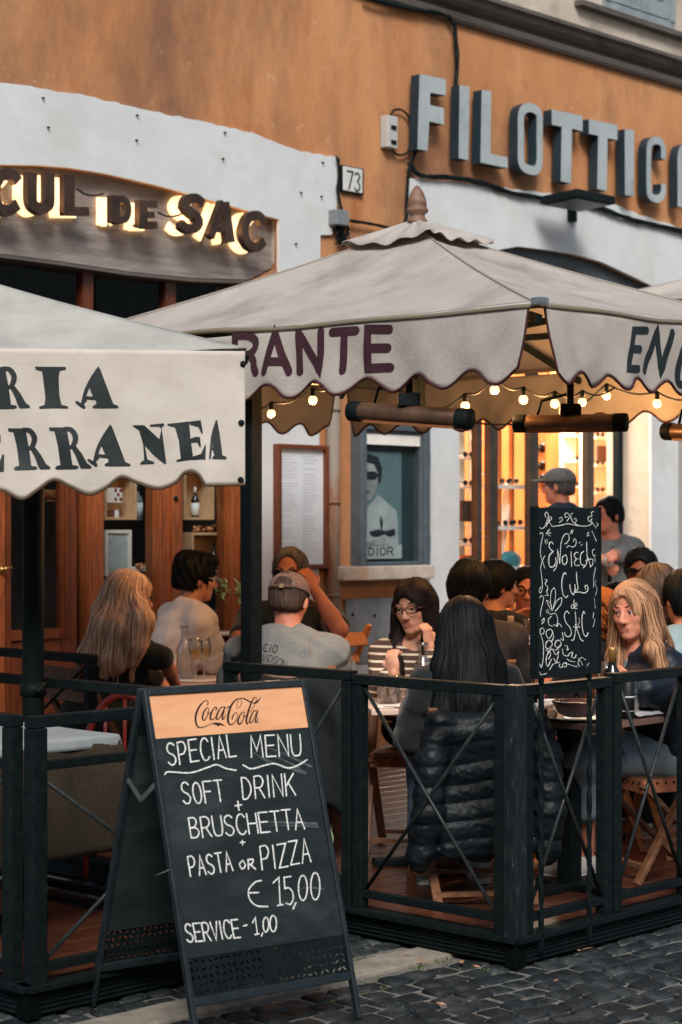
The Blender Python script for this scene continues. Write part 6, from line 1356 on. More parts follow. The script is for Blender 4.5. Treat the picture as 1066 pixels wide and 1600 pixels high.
cloth('tablecloth', 'white top cloth laid over the tan tablecloth', .345+.045, .03, .806, mat('grey_white_cloth', C(136, 142, 144), C(150, 155, 156), .9, 8), 5, .006)
rc = PZ(164, 7.75, DECK); t = thing('red_chair', 'red bentwood chair behind the left cloth table', 'chair', rc); M = Matrix.Translation(rc) @ Matrix.Rotation(R(160), 4, 'Z'); RED = mat('red_lacquer', C(116, 40, 32), C(140, 52, 40), .35, 12)
mb = MB(M); mb.tube([Vector((.19*math.cos(a), -.18, .45+.32*math.sin(a))) for a in np.linspace(0, math.pi, 18)], .016, 8); part('back_frame', mb, RED, t)
mb = MB(M)
for x in (-.09, 0, .09): mb.tube([(x, -.18, .45), (x, -.18, .45+.32*math.sqrt(1-(x/.19)**2))], .009, 6)
part('spindle', mb, RED, t); mb = MB(M); mb.lathe([(.2, .43), (.21, .44), (.2, .455), (.001, .45)], n=24); part('seat', mb, RED, t)
for x in (-.16, .16):
    for y in (-.16, .16): mb = MB(M); mb.tube([(x, y, .44), (x*1.15, y*1.15, 0)], .015, 8); part('leg', mb, RED, t)
# ---- puffer jacket hung over the near chair
PUFF = mat('black_puffer_nylon', C(14, 21, 25), C(22, 30, 34), .48, 14, .3, 60, spec=.25)
hc = at_(742, 7.62, 0); hm = Matrix.Translation(hc-UP*.025) @ Matrix.Rotation(R(8), 4, 'Z'); hr = np.array(Matrix.Rotation(R(8), 3, 'Z'))
jk = SD()
def jp(x, y, z): return tuple(hm @ Vector((x, y, z)))
jk.box(jp(0, -.262, .60), (.195, .030, .245), .028, hr, .03); jk.box(jp(-.10, -.25, .80), (.14, .05, .06), .05, hr, .03); jk.box(jp(.10, -.25, .80), (.14, .05, .06), .05, hr, .03); jk.box(jp(0, -.20, .825), (.22, .05, .035), .03, hr, .03)
jk.box(jp(-.02, -.275, .41), (.16, .026, .09), .025, hr, .03)
jk.chain([jp(-.19, -.25, .83), jp(-.225, -.285, .70), jp(-.245, -.29, .50), jp(-.27, -.27, .32)], [.052, .056, .052, .044], .02)
jk.chain([jp(.18, -.25, .83), jp(.215, -.285, .70), jp(.23, -.295, .50), jp(.225, -.285, .34)], [.052, .055, .052, .044], .02)
w1_, w2_, w3_ = wrinkle(.006, 16, 5), wrinkle(.006, 34, 6), wrinkle(.0026, 80, 8)
hmi = np.array(hm.inverted())
def jd(x, y, z):
    lx = x*hmi[0, 0]+y*hmi[0, 1]+hmi[0, 3]; zz = z+.035*np.abs(lx)-.012*np.sin(lx*9+1)+w1_(x, y, z)*1.5
    s = np.abs(np.sin(zz*math.pi/.074)); return .010*(1-s**.4)+w1_(x, y, z)*.5+w2_(x, y, z*1.7)*.5*(.3+.7*s)+w3_(x, y, z)*s-.006
tag(spart('puffer_jacket', jk, .0065, PUFF, None, jd), 'black quilted puffer jacket draped over the near chair back', 'jacket')

c = SD(); h2 = Matrix.Translation(at_(452, 8.55, 0)) @ Matrix.Rotation(R(-2), 4, 'Z'); h2r = np.array(h2.to_3x3())
c.box(h2 @ Vector((.06, -.275, .62)), (.19, .035, .26), .03, h2r, .03); c.box(h2 @ Vector((.06, -.25, .86)), (.2, .06, .06), .05, h2r, .03); c.chain([h2 @ Vector((.22, -.27, .84)), h2 @ Vector((.26, -.28, .62)), h2 @ Vector((.25, -.27, .36))], [.05, .055, .045], .03)
tag(spart('coat', c, .009, mat('black_wool_coat', C(14, 19, 22), C(22, 28, 31), .9, 40, .2), None, wrinkle(.012, 14, 12)), 'black coat hanging on the chair of the man in the grey cap', 'coat')
# ================================================================== PEOPLE
def skin(nm, a, b): m = mat(nm, a, b, .5, 7, .08, 90, spec=.35, c3=(a[0]*.86, a[1]*.62, a[2]*.58, 1), s3=11, t3=(.5, .78)); q = m.node_tree.nodes['Principled BSDF'].inputs; q['Subsurface Weight'].default_value = .35; q['Subsurface Radius'].default_value = (1, .4, .25); q['Subsurface Scale'].default_value = .008; return m
SK_A = skin('skin_warm', C(206, 150, 120), C(222, 168, 138)); SK_B = skin('skin_tanned', C(150, 92, 70), C(174, 112, 88)); SK_C = skin('skin_olive', C(184, 126, 96), C(204, 146, 114)); SK_D = skin('skin_rosy', C(206, 134, 108), C(222, 152, 124))
LIPM = mat('lips', C(178, 108, 94), rough=.45); EYEW = mat('eye_white', C(196, 188, 182), rough=.25); IRIS = mat('iris_dark', C(34, 24, 20), rough=.15)
def hairm(nm, *cs): return [mat(f'{nm}_hair_{"abc"[i]}', c, tuple(min(1, x*1.35) for x in c[:3])+(1,), .55, 24, spec=.13, stretch=(6, 6, .6)) for i, c in enumerate(cs)]
HBLACK = hairm('black', C(11, 14, 16), C(16, 19, 21), C(26, 30, 32)); HBLOND = hairm('blonde', C(188, 148, 118), C(226, 190, 160), C(150, 112, 86)); HLIGHT = hairm('light_brown', C(110, 78, 56), C(172, 130, 98), C(70, 48, 36)); HGREY = hairm('grey', C(60, 58, 58), C(84, 82, 81), C(42, 40, 40)); HBROWN = hairm('brown', C(50, 38, 32), C(70, 54, 46), C(34, 27, 24)); HGINGER = hairm('ginger', C(132, 78, 44), C(168, 106, 62), C(92, 52, 30))
HDARKB = hairm('dark_brown', C(30, 22, 22), C(44, 32, 30), C(22, 18, 19))
def frame(yaw, pitch=0, roll=0):
    """columns: right, forward, up"""
    y = R(yaw); M = Matrix(((math.cos(y), -math.sin(y), 0), (math.sin(y), math.cos(y), 0), (0, 0, 1))).transposed()
    return M @ Matrix.Rotation(R(pitch), 3, 'X') @ Matrix.Rotation(R(roll), 3, 'Y')
def hand(sd, wrist, d, nrm, side, curl=.6, s=1.0, spread=.35, k=.006):
    """palm, four unequal fingers bent at the knuckles and a thumb leaving the side of the palm; d = towards the fingers, nrm = palm side"""
    d = d.normalized(); nrm = (nrm-d*nrm.dot(d)).normalized(); lat = d.cross(nrm)*side
    rot = Matrix((lat, d, nrm)).transposed(); pc = wrist+d*.045*s
    sd.ell(pc, (.037*s, .05*s, .016*s), rot, .012)
    for i, (o, L) in enumerate(((-.027, .074), (-.009, .083), (.009, .078), (.026, .062))):
        b = wrist+d*.082*s+lat*o*s; a = curl*1.0; q = [b]; dd = (d+lat*o*spread*6).normalized()
        for seg, f in ((.45, .8), (.32, 1.25), (.23, 1.0)):
            ax = dd.cross(nrm); dd = (Matrix.Rotation(a*f, 3, ax) @ dd) if ax.length > 1e-4 else dd; q.append(q[-1]+dd*L*seg*s)
        sd.chain(q, [.0095*s, .0088*s, .008*s, .007*s], k)
    b = wrist+d*.028*s-lat*.030*s; t1 = b+(d*.55-lat*.65+nrm*.35).normalized()*.038*s; t2 = t1+(d*.85-lat*(.25-.4*curl)+nrm*(.2+.5*curl)).normalized()*.030*s
    sd.chain([b, t1, t2], [.012*s, .0105*s, .008*s], .008)
class Person: pass
def person(label, px, py, D, yaw, hyaw=None, pitch=0, roll=0, sk=SK_A, s=1.0, seat=.48, standing=False, lean=.12, side_lean=0.0, arms=None, wid=1.0, h=.008, belly=1.0, floor=DECK, pelvis=None, knee=None, feet=None, hands=(.5, .5), hn=(None, None), fem=False, hd_=(None, None)):
    p = Person(); hyaw = yaw if hyaw is None else hyaw; ch = P(px, py, D); p.ch = ch; p.s = s; p.floor = floor; p.sk = sk
    B = frame(yaw); rt, fw_, up = B.col[0], B.col[1], UP; Hd = frame(hyaw, pitch, roll); p.H = Hd; p.B = B
    hd = lambda x, y, z: ch+Hd @ Vector((x, y, z))*s; p.hd = hd
    nb = ch-up*.165*s-fw_*.025*s-Hd.col[1]*.012; p.nb = nb
    pz = floor+(seat+.085 if not standing else .93*s)
    pel = pelvis or Vector((nb.x, nb.y, 0))-fw_*(lean if not standing else .02)-rt*side_lean; pel = Vector((pel.x, pel.y, pz)); p.pel = pel
    root = thing('person', label, 'person', (pel.x, pel.y, floor)); p.root = root
    sp = (nb-pel); sl_ = sp.length; sdz = sp.normalized(); cf = fw_-sdz*fw_.dot(sdz); cf.normalize(); cr_ = cf.cross(sdz) if cf.cross(sdz).dot(rt) > 0 else -cf.cross(sdz); TR = Matrix((cr_, cf, sdz)).transposed(); p.TR = TR
    sh = .178*s*wid*(.92 if fem else 1); shz = nb-sdz*.058*s; p.sh = [shz-cr_*sh, shz+cr_*sh]
    p.tor = []; T = p.tor
    T.append(('e', pel+sdz*.02, (.165*s*wid, .125*s, .13*s))); T.append(('e', pel.lerp(nb, .38)+cf*.015, (.142*s*wid*(.92 if fem else 1), .112*s*belly, .17*s))); T.append(('e', pel.lerp(nb, .68)+cf*.005, (.158*s*wid*(.92 if fem else 1), .115*s, .18*s)))
    T.append(('c', p.sh[0]+cr_*.02, p.sh[1]-cr_*.02, .058*s, .058*s)); T.append(('c', nb+sdz*.0-cf*.01, p.sh[0]+sdz*.012, .05*s, .046*s)); T.append(('c', nb-cf*.01, p.sh[1]+sdz*.012, .05*s, .046*s))
    if fem:
        for q in (-1, 1): T.append(('e', pel.lerp(nb, .66)+cr_*.068*q+cf*.085, (.062*s, .055*s, .062*s)))
    # arms: list of (elbow, wrist) for left, right
    arms = list(arms or (None, None)); p.arm = []
    for i in (0, 1):
        q = -1 if i == 0 else 1
        if arms[i] is None:
            el = p.sh[i]-up*.22*s+fw_*.13*s+cr_*q*.045; wr = el+fw_*.23*s-up*.0-cr_*q*.07; wr.z = max(wr.z, floor+.74)
            if standing: el = p.sh[i]-up*.28*s+cr_*q*.05; wr = el-up*.22*s+fw_*.08
            arms[i] = (el, wr)
        p.arm.append(arms[i])
    # legs
    hip = [pel-rt*.09*s-up*.02, pel+rt*.09*s-up*.02]; p.leg = []
    for i in (0, 1):
        q = -1 if i == 0 else 1
        if standing: kn = hip[i]-up*.40*s+fw_*.03; an = Vector((kn.x, kn.y, floor+.09))-fw_*.04
        else:
            kn = (knee[i] if knee else hip[i]+fw_*.41*s+rt*q*.03+up*(.02)); an = (feet[i] if feet else Vector((kn.x, kn.y, floor+.09))-fw_*.04)
        p.leg.append((hip[i], kn, an))
    b = SD(); k = .03*s
    for t in T: (b.ell(t[1], t[2], TR, k) if t[0] == 'e' else b.cap(t[1], t[2], t[3], t[4], k))
    for i in (0, 1):
        el, wr = p.arm[i]; q = -1 if i == 0 else 1
        b.cap(p.sh[i], el, .047*s*(.85 if fem else 1), .039*s*(.85 if fem else 1), .02); b.cap(el, el.lerp(wr, .35), .040*s*(.85 if fem else 1), .040*s*(.85 if fem else 1), .012); b.cap(el.lerp(wr, .35), wr, .040*s*(.85 if fem else 1), .026*s*(.9 if fem else 1), .012)
        dd = hd_[i] or (wr-el).normalized(); n_ = hn[i] or (-UP if abs(dd.z) < .7 else -cr_*q); hand(b, wr, dd, n_, 1 if i == 0 else -1, hands[i], s*(.92 if fem else 1))
        hp, kn, an = p.leg[i]; ff = Vector((kn.x-hp.x, kn.y-hp.y, 0)); ff = ff.normalized() if ff.length > .08 else fw_
        b.cap(hp, kn, .075*s, .052*s, .03); b.cap(kn, an, .052*s, .036*s, .02); b.cap(an-UP*.035, an+ff*.15-UP*.05, .032*s, .026*s, .02); p.ff = ff
    b.cap(nb-sdz*.03, hd(0, -.022, -.05), .060*s*(.88 if fem else 1), .052*s*(.88 if fem else 1), .03)
    b.ell(hd(0, -.012, .03), V3(.074, .096, .092)*s, Hd, .02); b.ell(hd(0, .028, -.035), V3(.058, .060, .080)*s, Hd, .025); b.ell(hd(0, .062, -.094), V3(.026, .022, .018)*s, Hd, .022)
    for q in (-1, 1):
        b.ell(hd(.040*q, .058, -.018), V3(.022, .02, .02)*s, Hd, .02); b.ell(hd(.03*q, .082, .026), V3(.022, .010, .007)*s, Hd, .012)
        b.ell(hd(.031*q, .097, .006), V3(.018, .018, .011)*s, Hd, .014, -1); b.ell(hd(.076*q, -.008, -.008), (Hd @ Matrix.Rotation(R(-18*q), 3, 'Z')).to_3x3() and V3(.010, .018, .031)*s, Hd @ Matrix.Rotation(R(-18*q), 3, 'Z'), .006)
        b.ell(hd(.013*q, .098, -.034), V3(.009, .009, .007)*s, Hd, .006); b.ell(hd(.031*q, .081, .014), V3(.016, .009, .005)*s, Hd, .006); b.ell(hd(.031*q, .080, -.003), V3(.015, .009, .004)*s, Hd, .006)
    b.cap(hd(0, .088, .014), hd(0, .107, -.028), .0085*s, .0108*s, .018)
    b.cap(hd(-.019, .0815, -.060), hd(.019, .0815, -.060), .0062*s, None, .007); b.cap(hd(-.014, .0815, -.071), hd(.014, .0815, -.071), .0075*s, None, .007); b.cap(hd(-.022, .0915, -.0652), hd(.022, .0915, -.0652), .0026*s, None, .003, -1)
    p.body = b; p.h = h; HM = np.array(Hd); cc_ = np.array(ch)
    def reg(c):
        l = (c-cc_) @ HM/s; return ((np.abs(l[:, 0]) < .021-.6*np.abs(l[:, 2]+.0655)) & (l[:, 1] > .076) & (l[:, 2] > -.0765) & (l[:, 2] < -.0565)).astype(int)
    p.bodyo = spart('body', b, h, [sk, LIPM], root, None, reg)
    for q in (-1, 1):
        mb = MB(); c = hd(.031*q, .0755, .005); mb.ball(c, .0118*s, 8); mb.m = 1; g = Hd @ Vector((getattr(p, 'gz', 0), 1, 0)).normalized()
        mb.ball(c+g*.0078*s, .0070*s, 6, (1, 1, 1)); part('eye', mb, [EYEW, IRIS], root)
    return p
def cloth_top(p, name, m, sleeve=.55, inf=.010, h=.009, wr=.004, hem=0.0, neck=.02, collar=False, seed=0, puff=0, extra=None, open_neck=None, wf=22):
    """shirt or jacket following the torso; sleeve 0..2 = how far down the arm"""
    c = SD(); k = .035
    for t in p.tor: (c.ell(t[1], tuple(x+inf for x in t[2]), p.TR, k) if t[0] == 'e' else c.cap(t[1], t[2], t[3]+inf*.9, t[4]+inf*.9, k))
    for i in (0, 1):
        el, wr_ = p.arm[i]; r0, r1 = .047*p.s+inf*1.1, .039*p.s+inf*1.5; f = min(1, sleeve)
        c.cap(p.sh[i], p.sh[i].lerp(el, f), r0, r0+(r1-r0)*f, .022)
        if sleeve > 1: c.cap(el, el.lerp(wr_, sleeve-1), r1+.002, .030*p.s+inf*1.2, .015)
    if extra: extra(c)
    ax = p.TR.col[2]; rot = p.TR
    c.cap(p.nb+ax*.05, p.nb+ax*.16, .07*p.s-.0, .10*p.s, .01, -1)
    c.ell(p.nb+ax*.045+p.TR.col[1]*.02, (.074*p.s, .08*p.s, .05*p.s), rot, .012, -1)
    if open_neck: c.ell(p.nb+p.TR.col[1]*.12-ax*.05, open_neck, rot, .01, -1)
    w = wrinkle(wr, wf, seed); w2 = wrinkle(wr*.6, wf*2.2, seed+9)
    nb_, axx = np.array(p.nb), np.array(ax)
    def dp(x, y, z):
        o = w(x, y, z)+w2(x, y, z)
        if puff:
            t = (x-nb_[0])*axx[0]+(y-nb_[1])*axx[1]+(z-nb_[2])*axx[2]; o = o-puff*(np.abs(np.sin(t*math.pi/.062)))
        return o
    p.topsd = c; p.topo = spart(name, c, h, m, p.root, dp); return p.topo
def cloth_legs(p, name, m, inf=.012, to=.92, h=.011, wr=.004, skirt=False, seed=3):
    c = SD(); c.ell(p.pel+UP*.0, (.172*p.s, .135*p.s, .13*p.s), p.B, .03)
    for i in (0, 1):
        hp, kn, an = p.leg[i]; c.cap(hp, kn, .079*p.s+inf, .056*p.s+inf, .03)
        if to > 0: c.cap(kn, kn.lerp(an, to), .056*p.s+inf, .046*p.s+inf+.008, .025)
    w = wrinkle(wr, 24, seed); return spart(name, c, h, m, p.root, w)
def shoes(p, m, sole):
    for i in (0, 1):
        an = p.leg[i][2]; f = p.ff; c = SD(); z0 = p.floor; g = Vector((an.x, an.y, z0))
        rot = Matrix((f.cross(UP), f, UP)).transposed()
        c.cap(an-UP*.02, g+UP*.05-f*.02, .045, .045, .02); c.ell(g+UP*.045+f*.055, (.044, .11, .042), rot, .02); c.ell(g+UP*.035+f*.13, (.045, .05, .032), rot, .02); c.box(g-UP*.05+f*.05, (.3, .3, .055), .005, rot, .006, -1)
        so_ = spart('shoe', c, .009, m, p.root)
        mb = MB(); prof = [(-.075, -.02), (-.06, -.034), (-.02, -.038), (.06, -.044), (.13, -.042), (.17, -.024), (.18, 0)]; prof = [(y, x) for y, x in prof]+[(y, -x) for y, x in prof[::-1]]
        mb.prism([g+f*y+f.cross(UP)*x*1.06+UP*.002 for y, x in prof], UP*.024); mb2 = part('sole', mb, sole, so_, bevel=.004)
        mb = MB()
        for k in range(5): q = g+f*(.035+k*.018)+UP*(.094-.008*k); r = f.cross(UP); mb.tube([q-r*.024, q+UP*.004, q+r*.024], .0035, 5)
        part('lace', mb, PORC, so_)
def strands(p, sd, mats, n, steps, ds, w, start, flow, seed=0, name='hair_strands', parent=None, lift=.002, fall=False):
    rnd = random.Random(seed); W = sd.W; cand = [i for i in range(len(W)) if start(Vector(W[i]))]
    if not cand: return
    mb = MB()
    for _ in range(n):
        q = Vector(W[rnd.choice(cand)]); pts = []; ns = []
        L = int(steps*rnd.uniform(.5, 1.0)); o = rnd.uniform(0, lift*2)
        for k in range(L):
            g = sd.grad(q); d = flow(q); d = d-g*d.dot(g)
            if fall and d.length < .45 and k > 3 and g.z < -.2 and q.z < p.ch.z-.06:
                for z_ in range(rnd.randint(2, 6)): q = q+((pts[-1]-pts[-2]).normalized()*.6-UP*.5).normalized()*ds; pts.append(q.copy()); ns.append(ns[-1])
                break
            if d.length < .05: break
            q = q+d.normalized()*ds; g = sd.grad(q); q = q-g*(sd.at(q)-o); pts.append(q.copy()); ns.append(g)
        if len(pts) < 4: continue
        mb.m = rnd.choices((0, 1, 2), (4, 4, 2))[0]; kk = len(pts); ww = w*rnd.uniform(.5, 1.3); b0 = []
        for i in range(kk):
            t = (pts[min(i+1, kk-1)]-pts[max(0, i-1)]).normalized(); sx = t.cross(ns[i]).normalized(); f = math.sin(math.pi*min(1, (i+1)/(kk)*.92+.06))**.6*ww
            b0 += [pts[i]-sx*f, pts[i]+ns[i]*f*.75, pts[i]+sx*f]
        mb.add(b0, [(i*3+j, i*3+j+1, i*3+3+j+1, i*3+3+j) for i in range(kk-1) for j in (0, 1)], True)
    part(name, mb, mats, parent or p.root)
def hair(p, mats, top=.014, face=(.078, .080, .105), fc=(0, .105, -.035), extra=None, low=-.06, groove=.0016, fr=70, h=.007, nst=160, st_len=14, part_x=.0, stw=.0022, down=False, ds=.012, part_y=.02, seed=0, sub=None, sides=True, short=False):
    c = SD(); hd, Hd, s = p.hd, p.H, p.s
    c.ell(hd(0, -.014, .034), V3(.074+top, .098+top, .090+top)*s, Hd, .02); c.ell(hd(0, -.055, -.025), V3(.062+top*.7, .052+top, .055)*s, Hd, .03)
    if extra: extra(c)
    c.ell(hd(*fc), V3(*face)*s, Hd, .012, -1)
    if low is not None: c.box(hd(0, .0, low-.2), (.2, .25, .2), .002, Hd, .012, -1)
    if sub: sub(c)
    if short:
        for q in (-1, 1): c.ell(hd(q*.10, .03, -.06), V3(.05, .062, .062)*s, Hd, .012, -1)
        c.ell(hd(0, -.10, -.125), V3(.16, .08, .075)*s, Hd, .02, -1)
    cc_, HM = np.array(p.ch), np.array(Hd)
    def dp(x, y, z):
        l = np.stack([x-cc_[0], y-cc_[1], z-cc_[2]], 1) @ HM; a = np.arctan2(l[:, 0], -l[:, 1]); return groove*(np.sin(a*fr*.5+6*np.sin(l[:, 2]*14))+.6*np.sin(a*fr*.83+2+3*np.sin(l[:, 2]*22)))+.002*np.sin(l[:, 2]*40+a*3)
    ho = spart('hair', c, h, mats[1] if not down else mats[0], p.root, dp)
    long_ = low is None; ctr = hd(part_x, part_y, .13)
    def flow(q):
        l = q-ctr; r = Vector((l.x, l.y, 0)); k = max(0, min(1, (q.z-(p.ch.z+.02))/.1)); return r.normalized()*(.2+.8*k)-UP*(1.1-.8*k) if r.length > 1e-4 else -UP
    if nst: strands(p, c, mats, nst, st_len, ds, stw, lambda v: v.z > p.ch.z-(.03 if not long_ else .16), flow, seed, parent=ho, fall=long_)
    return ho, c
def spectacles(p, m, dark=None, round_=False, name='glasses', w=.0022):
    hd = p.hd; mb = MB(); ln = MB()
    for q in (-1, 1):
        n = 24; pts = []
        for i in range(n+1):
            a = 2*math.pi*i/n; x, z = math.cos(a)*.0265, math.sin(a)*(.024 if round_ else .0175); e = .8 if not round_ else 1
            x = math.copysign(abs(math.cos(a))**e*.0265, math.cos(a)); pts.append(hd(q*.034+x, .104-.10*(x*q+.03)**2*8, .004+z))
        mb.tube(pts, w, 6, caps=False)
        if dark: ln.add([x for x in pts[:-1]], [tuple(range(n))])
        mb.tube([hd(q*.060, .1, .008), hd(q*.072, .085, .010), hd(q*.081, .0, .010), hd(q*.080, -.015, -.005)], w, 6)
    mb.tube([hd(-.009, .107, .008), hd(0, .111, .011), hd(.009, .107, .008)], w, 6)
    g = part(name, mb, m, p.root)
    if dark: part('lens', ln, dark, g, solid=.001)
def brows(p, m, z=.032):
    mb = MB()
    for q in (-1, 1): mb.tube([p.hd(q*.014, .0925, z-.004), p.hd(q*.03, .0925, z+.002), p.hd(q*.05, .078, z-.003)], [.0022, .0034, .0015], 6, flat=.6)
    part('eyebrow', mb, m, p.root)
TEEK = mat('black_tshirt', C(16, 22, 24), C(24, 30, 32), .9, 20, .15, 160, sheen=.2); TEEG = mat('grey_marl_tshirt', C(112, 112, 110), C(138, 138, 134), .95, 220, .1, 160); TEEW = mat('off_white_shirt', C(226, 216, 208), C(234, 226, 220), .9, 8, .1, 160)
DENIM = mat('pale_denim', C(112, 128, 138), C(132, 148, 156), .95, 140, .15, c3=C(60, 70, 80), s3=7, t3=(.63, .66)); JEANS = mat('blue_jeans', C(60, 76, 92), C(84, 100, 116), .95, 120, .1); GREYP_ = mat('grey_trousers', C(96, 98, 96), C(116, 116, 112), .9, 30, .1); DARKP = mat('dark_trousers', C(26, 30, 34), C(34, 38, 42), .9, 30)
SHOEB = mat('brown_suede_shoe', C(104, 84, 70), C(124, 102, 86), .9, 30); SHOEW = mat('pale_trainer', C(176, 172, 164), C(196, 192, 184), .7, 20)
BLKFR = mat('black_glasses_frame', C(20, 18, 18), rough=.25); DKLENS = mat('sunglass_lens', C(10, 10, 12), rough=.1, spec=.7); REDFR = mat('dark_red_glasses', C(70, 26, 26), rough=.3)
stripe = bpy.data.materials.new('brown_cream_stripes'); stripe.use_nodes = True; nt = stripe.node_tree; N = nt.nodes; b_ = N['Principled BSDF']; tc = N.new('ShaderNodeTexCoord'); wv = N.new('ShaderNodeTexWave'); wv.bands_direction = 'Z'; wv.inputs['Scale'].default_value = 10.0; wv.inputs['Distortion'].default_value = .6; wv.inputs['Detail Scale'].default_value = .6
rp = N.new('ShaderNodeValToRGB'); rp.color_ramp.interpolation = 'CONSTANT'; rp.color_ramp.elements[0].color = C(84, 62, 52); rp.color_ramp.elements[1].color = C(226, 208, 184); rp.color_ramp.elements[1].position = .78
nt.links.new(tc.outputs['Object'], wv.inputs[0]); nt.links.new(wv.outputs['Fac'], rp.inputs[0]); nt.links.new(rp.outputs[0], b_.inputs['Base Color']); b_.inputs['Roughness'].default_value = .9
# ---- 1 woman with glasses, chin on fist, striped top
g1 = person('woman with red framed glasses and striped top resting her cheek on her fist', 648, 951, 8.55, 188, 209, -4, 5, SK_A, .98, lean=.16, fem=True, h=.0055,
    arms=((P(682, 1078, 8.42), P(671, 1010, 8.40)), (P(594, 1075, 8.45), P(616, 1052, 8.30))), hands=(1.15, 1.05), hn=(Vector((-.75, .65, .1)), Vector((.5, .75, 0))), hd_=(Vector((-.12, -.05, 1)), Vector((-.15, .1, 1))), feet=(PZ(676, 8.22, DECK+.09), PZ(735, 8.2, DECK+.09)), knee=(PZ(678, 8.25, .66), PZ(728, 8.25, .66)))
cloth_top(g1, 'striped_top', stripe, 1.75, .009, .008, .003, seed=2); cloth_legs(g1, 'trousers', DARKP); shoes(g1, SHOEB, PORC)
def lh(c, p=g1):
    hd, s = p.hd, p.s
    for q, zz in ((-1, 1.0), (1, .9)):
        a = hd(q*.078, -.01, .02); b2 = a-UP*.16+p.B.col[0]*q*.005; d2 = a-UP*.34*zz+p.B.col[1]*.085; c.chain([a, b2, d2], [.034, .040, .034], .025)
    c.chain([hd(0, -.06, .02), p.nb-p.B.col[1]*.06, p.nb-p.B.col[1]*.05-UP*.16], [.07, .08, .06], .03)
hair(g1, HDARKB, .018, (.070, .090, .112), (.012, .112, -.042), lh, None, nst=800, st_len=38, part_x=-.03, part_y=.07, down=True, seed=1)
spectacles(g1, REDFR); brows(g1, HDARKB[0])
# ---- 2 long black hair, back to us
g2 = person('person with very long black hair and black jumper seen from behind', 724, 984, 7.68, -8, -14, 4, 0, SK_A, .98, lean=.10, fem=True, arms=(None, (P(812, 1130, 7.80), P(800, 1106, 8.12))), h=.009)
cloth_top(g2, 'jumper', TEEK, 1.95, .020, .009, .005, seed=5); cloth_legs(g2, 'trousers', JEANS); shoes(g2, SHOEW, PORC)
def lh2(c, p=g2):
    hd = p.hd; bk = -p.B.col[1]; c.chain([hd(0, -.03, .03), p.nb+bk*.085+UP*.02, p.nb+bk*.15-UP*.12, p.nb+bk*.16-UP*.24], [.085, .105, .10, .075], .03)
    for q in (-1, 1): c.chain([hd(q*.05, -.03, .02), p.nb+bk*.06+p.B.col[0]*q*.075, p.nb+bk*.13+p.B.col[0]*q*.10-UP*.16, p.nb+bk*.15+p.B.col[0]*q*.075-UP*.30], [.06, .07, .055, .025], .03)
hair(g2, HBLACK, .018, extra=lh2, low=None, nst=1000, st_len=38, down=True, groove=.0018, fr=80, seed=2, stw=.0020, part_y=.03)
# ---- 3 man in cap and grey tee
g3 = person('heavy man in a grey t-shirt and brown baseball cap seen from behind', 452, 940, 8.62, 3, 16, -14, 0, SK_D, 1.04, lean=.13, wid=1.12, belly=1.35, arms=((P(352, 1105, 8.74), P(385, 1088, 8.95)), (P(546, 1105, 8.78), P(520, 1086, 8.98))))
cloth_top(g3, 'grey_tshirt', TEEG, .95, .018, .009, .007, seed=8, wf=17); cloth_legs(g3, 'trousers', GREYP_); shoes(g3, SHOEB, PORC)
hair(g3, HBROWN, .007, (.085, .07, .12), (0, .10, -.03), None, -.046, nst=300, st_len=8, seed=3)
CAPM = mat('brown_cap_cloth', C(104, 80, 72), C(122, 98, 88), .9, 60, .2); c = SD(); hd = g3.hd
c.ell(hd(0, -.012, .040), (.094, .118, .092), g3.H, .01); c.ell(hd(0, -.012, .037), (.088, .112, .087), g3.H, .004, -1); c.box(hd(0, 0, -.165), (.2, .25, .2), .002, g3.H @ Matrix.Rotation(R(-6), 3, 'X'), .004, -1); c.ell(hd(0, -.118, .060), (.040, .05, .030), g3.H, .006, -1)
co_ = spart('cap', c, .005, CAPM, g3.root)
c = SD(); c.ell(hd(0, .135, .030), (.078, .075, .010), g3.H @ Matrix.Rotation(R(-8), 3, 'X'), .01); spart('cap_brim', c, .006, CAPM, co_)
mb = MB(); mb.tube([hd(.09*math.sin(a), -.012-.120*math.cos(a), .040) for a in np.linspace(-.5, .5, 9)], .009, 6, flat=.3); part('cap_strap', mb, CAPM, co_)
mb = MB(); mb.box(hd(.004, -.134, .041), (.02, .006, .017), g3.H); part('buckle', mb, mat('brass_buckle', C(206, 176, 130), rough=.35, metal=.7), co_)
def proj_text(p, o, items, m, w, name='lettering'):
    dg = bpy.context.evaluated_depsgraph_get(); M = ROOTM[p.root.name]; me = o.data; bv = BVHTree.FromPolygons([M @ v.co for v in me.vertices], [tuple(q.vertices) for q in me.polygons]); mb = MB(); C0 = Vector((0, 0, H))
    for pts in items:
        q = []
        for i in range(len(pts)-1):
            for k in range(4): f = k/4; q.append((pts[i][0]*(1-f)+pts[i+1][0]*f, pts[i][1]*(1-f)+pts[i+1][1]*f))
        q.append(pts[-1]); r = []
        for x, y in q:
            d = Vector(((x-CX)/F, 1, (HY-y)/F)).normalized(); hit = bv.ray_cast(C0, d)
            if hit[0] is not None: r.append(hit[0]-d*.0035)
        for a, b in zip(r, r[1:]):
            if (a-b).length < .03: mb.tube([a, b], w, 5, flat=.6)
    part(name, mb, m, o)
def arc_items(s, x0, y0, x1, y1, up, bend, gap=.22):
    out = []; wd = [WID.get(c, 1.0) for c in s]; tot = sum(wd)+gap*(len(s)-1); u = 0
    for c, cw in zip(s, wd):
        for g in GL.get(c, []):
            pts = cr(g[1], 3) if g[0] == 'c' else g; q = []
            for a, b in pts:
                f = (u+a*cw)/tot; q.append((x0+(x1-x0)*f+up[0]*b, y0+(y1-y0)*f-bend*4*f*(1-f)+up[1]*b))
            out.append(q)
        u += cw+gap
    return out
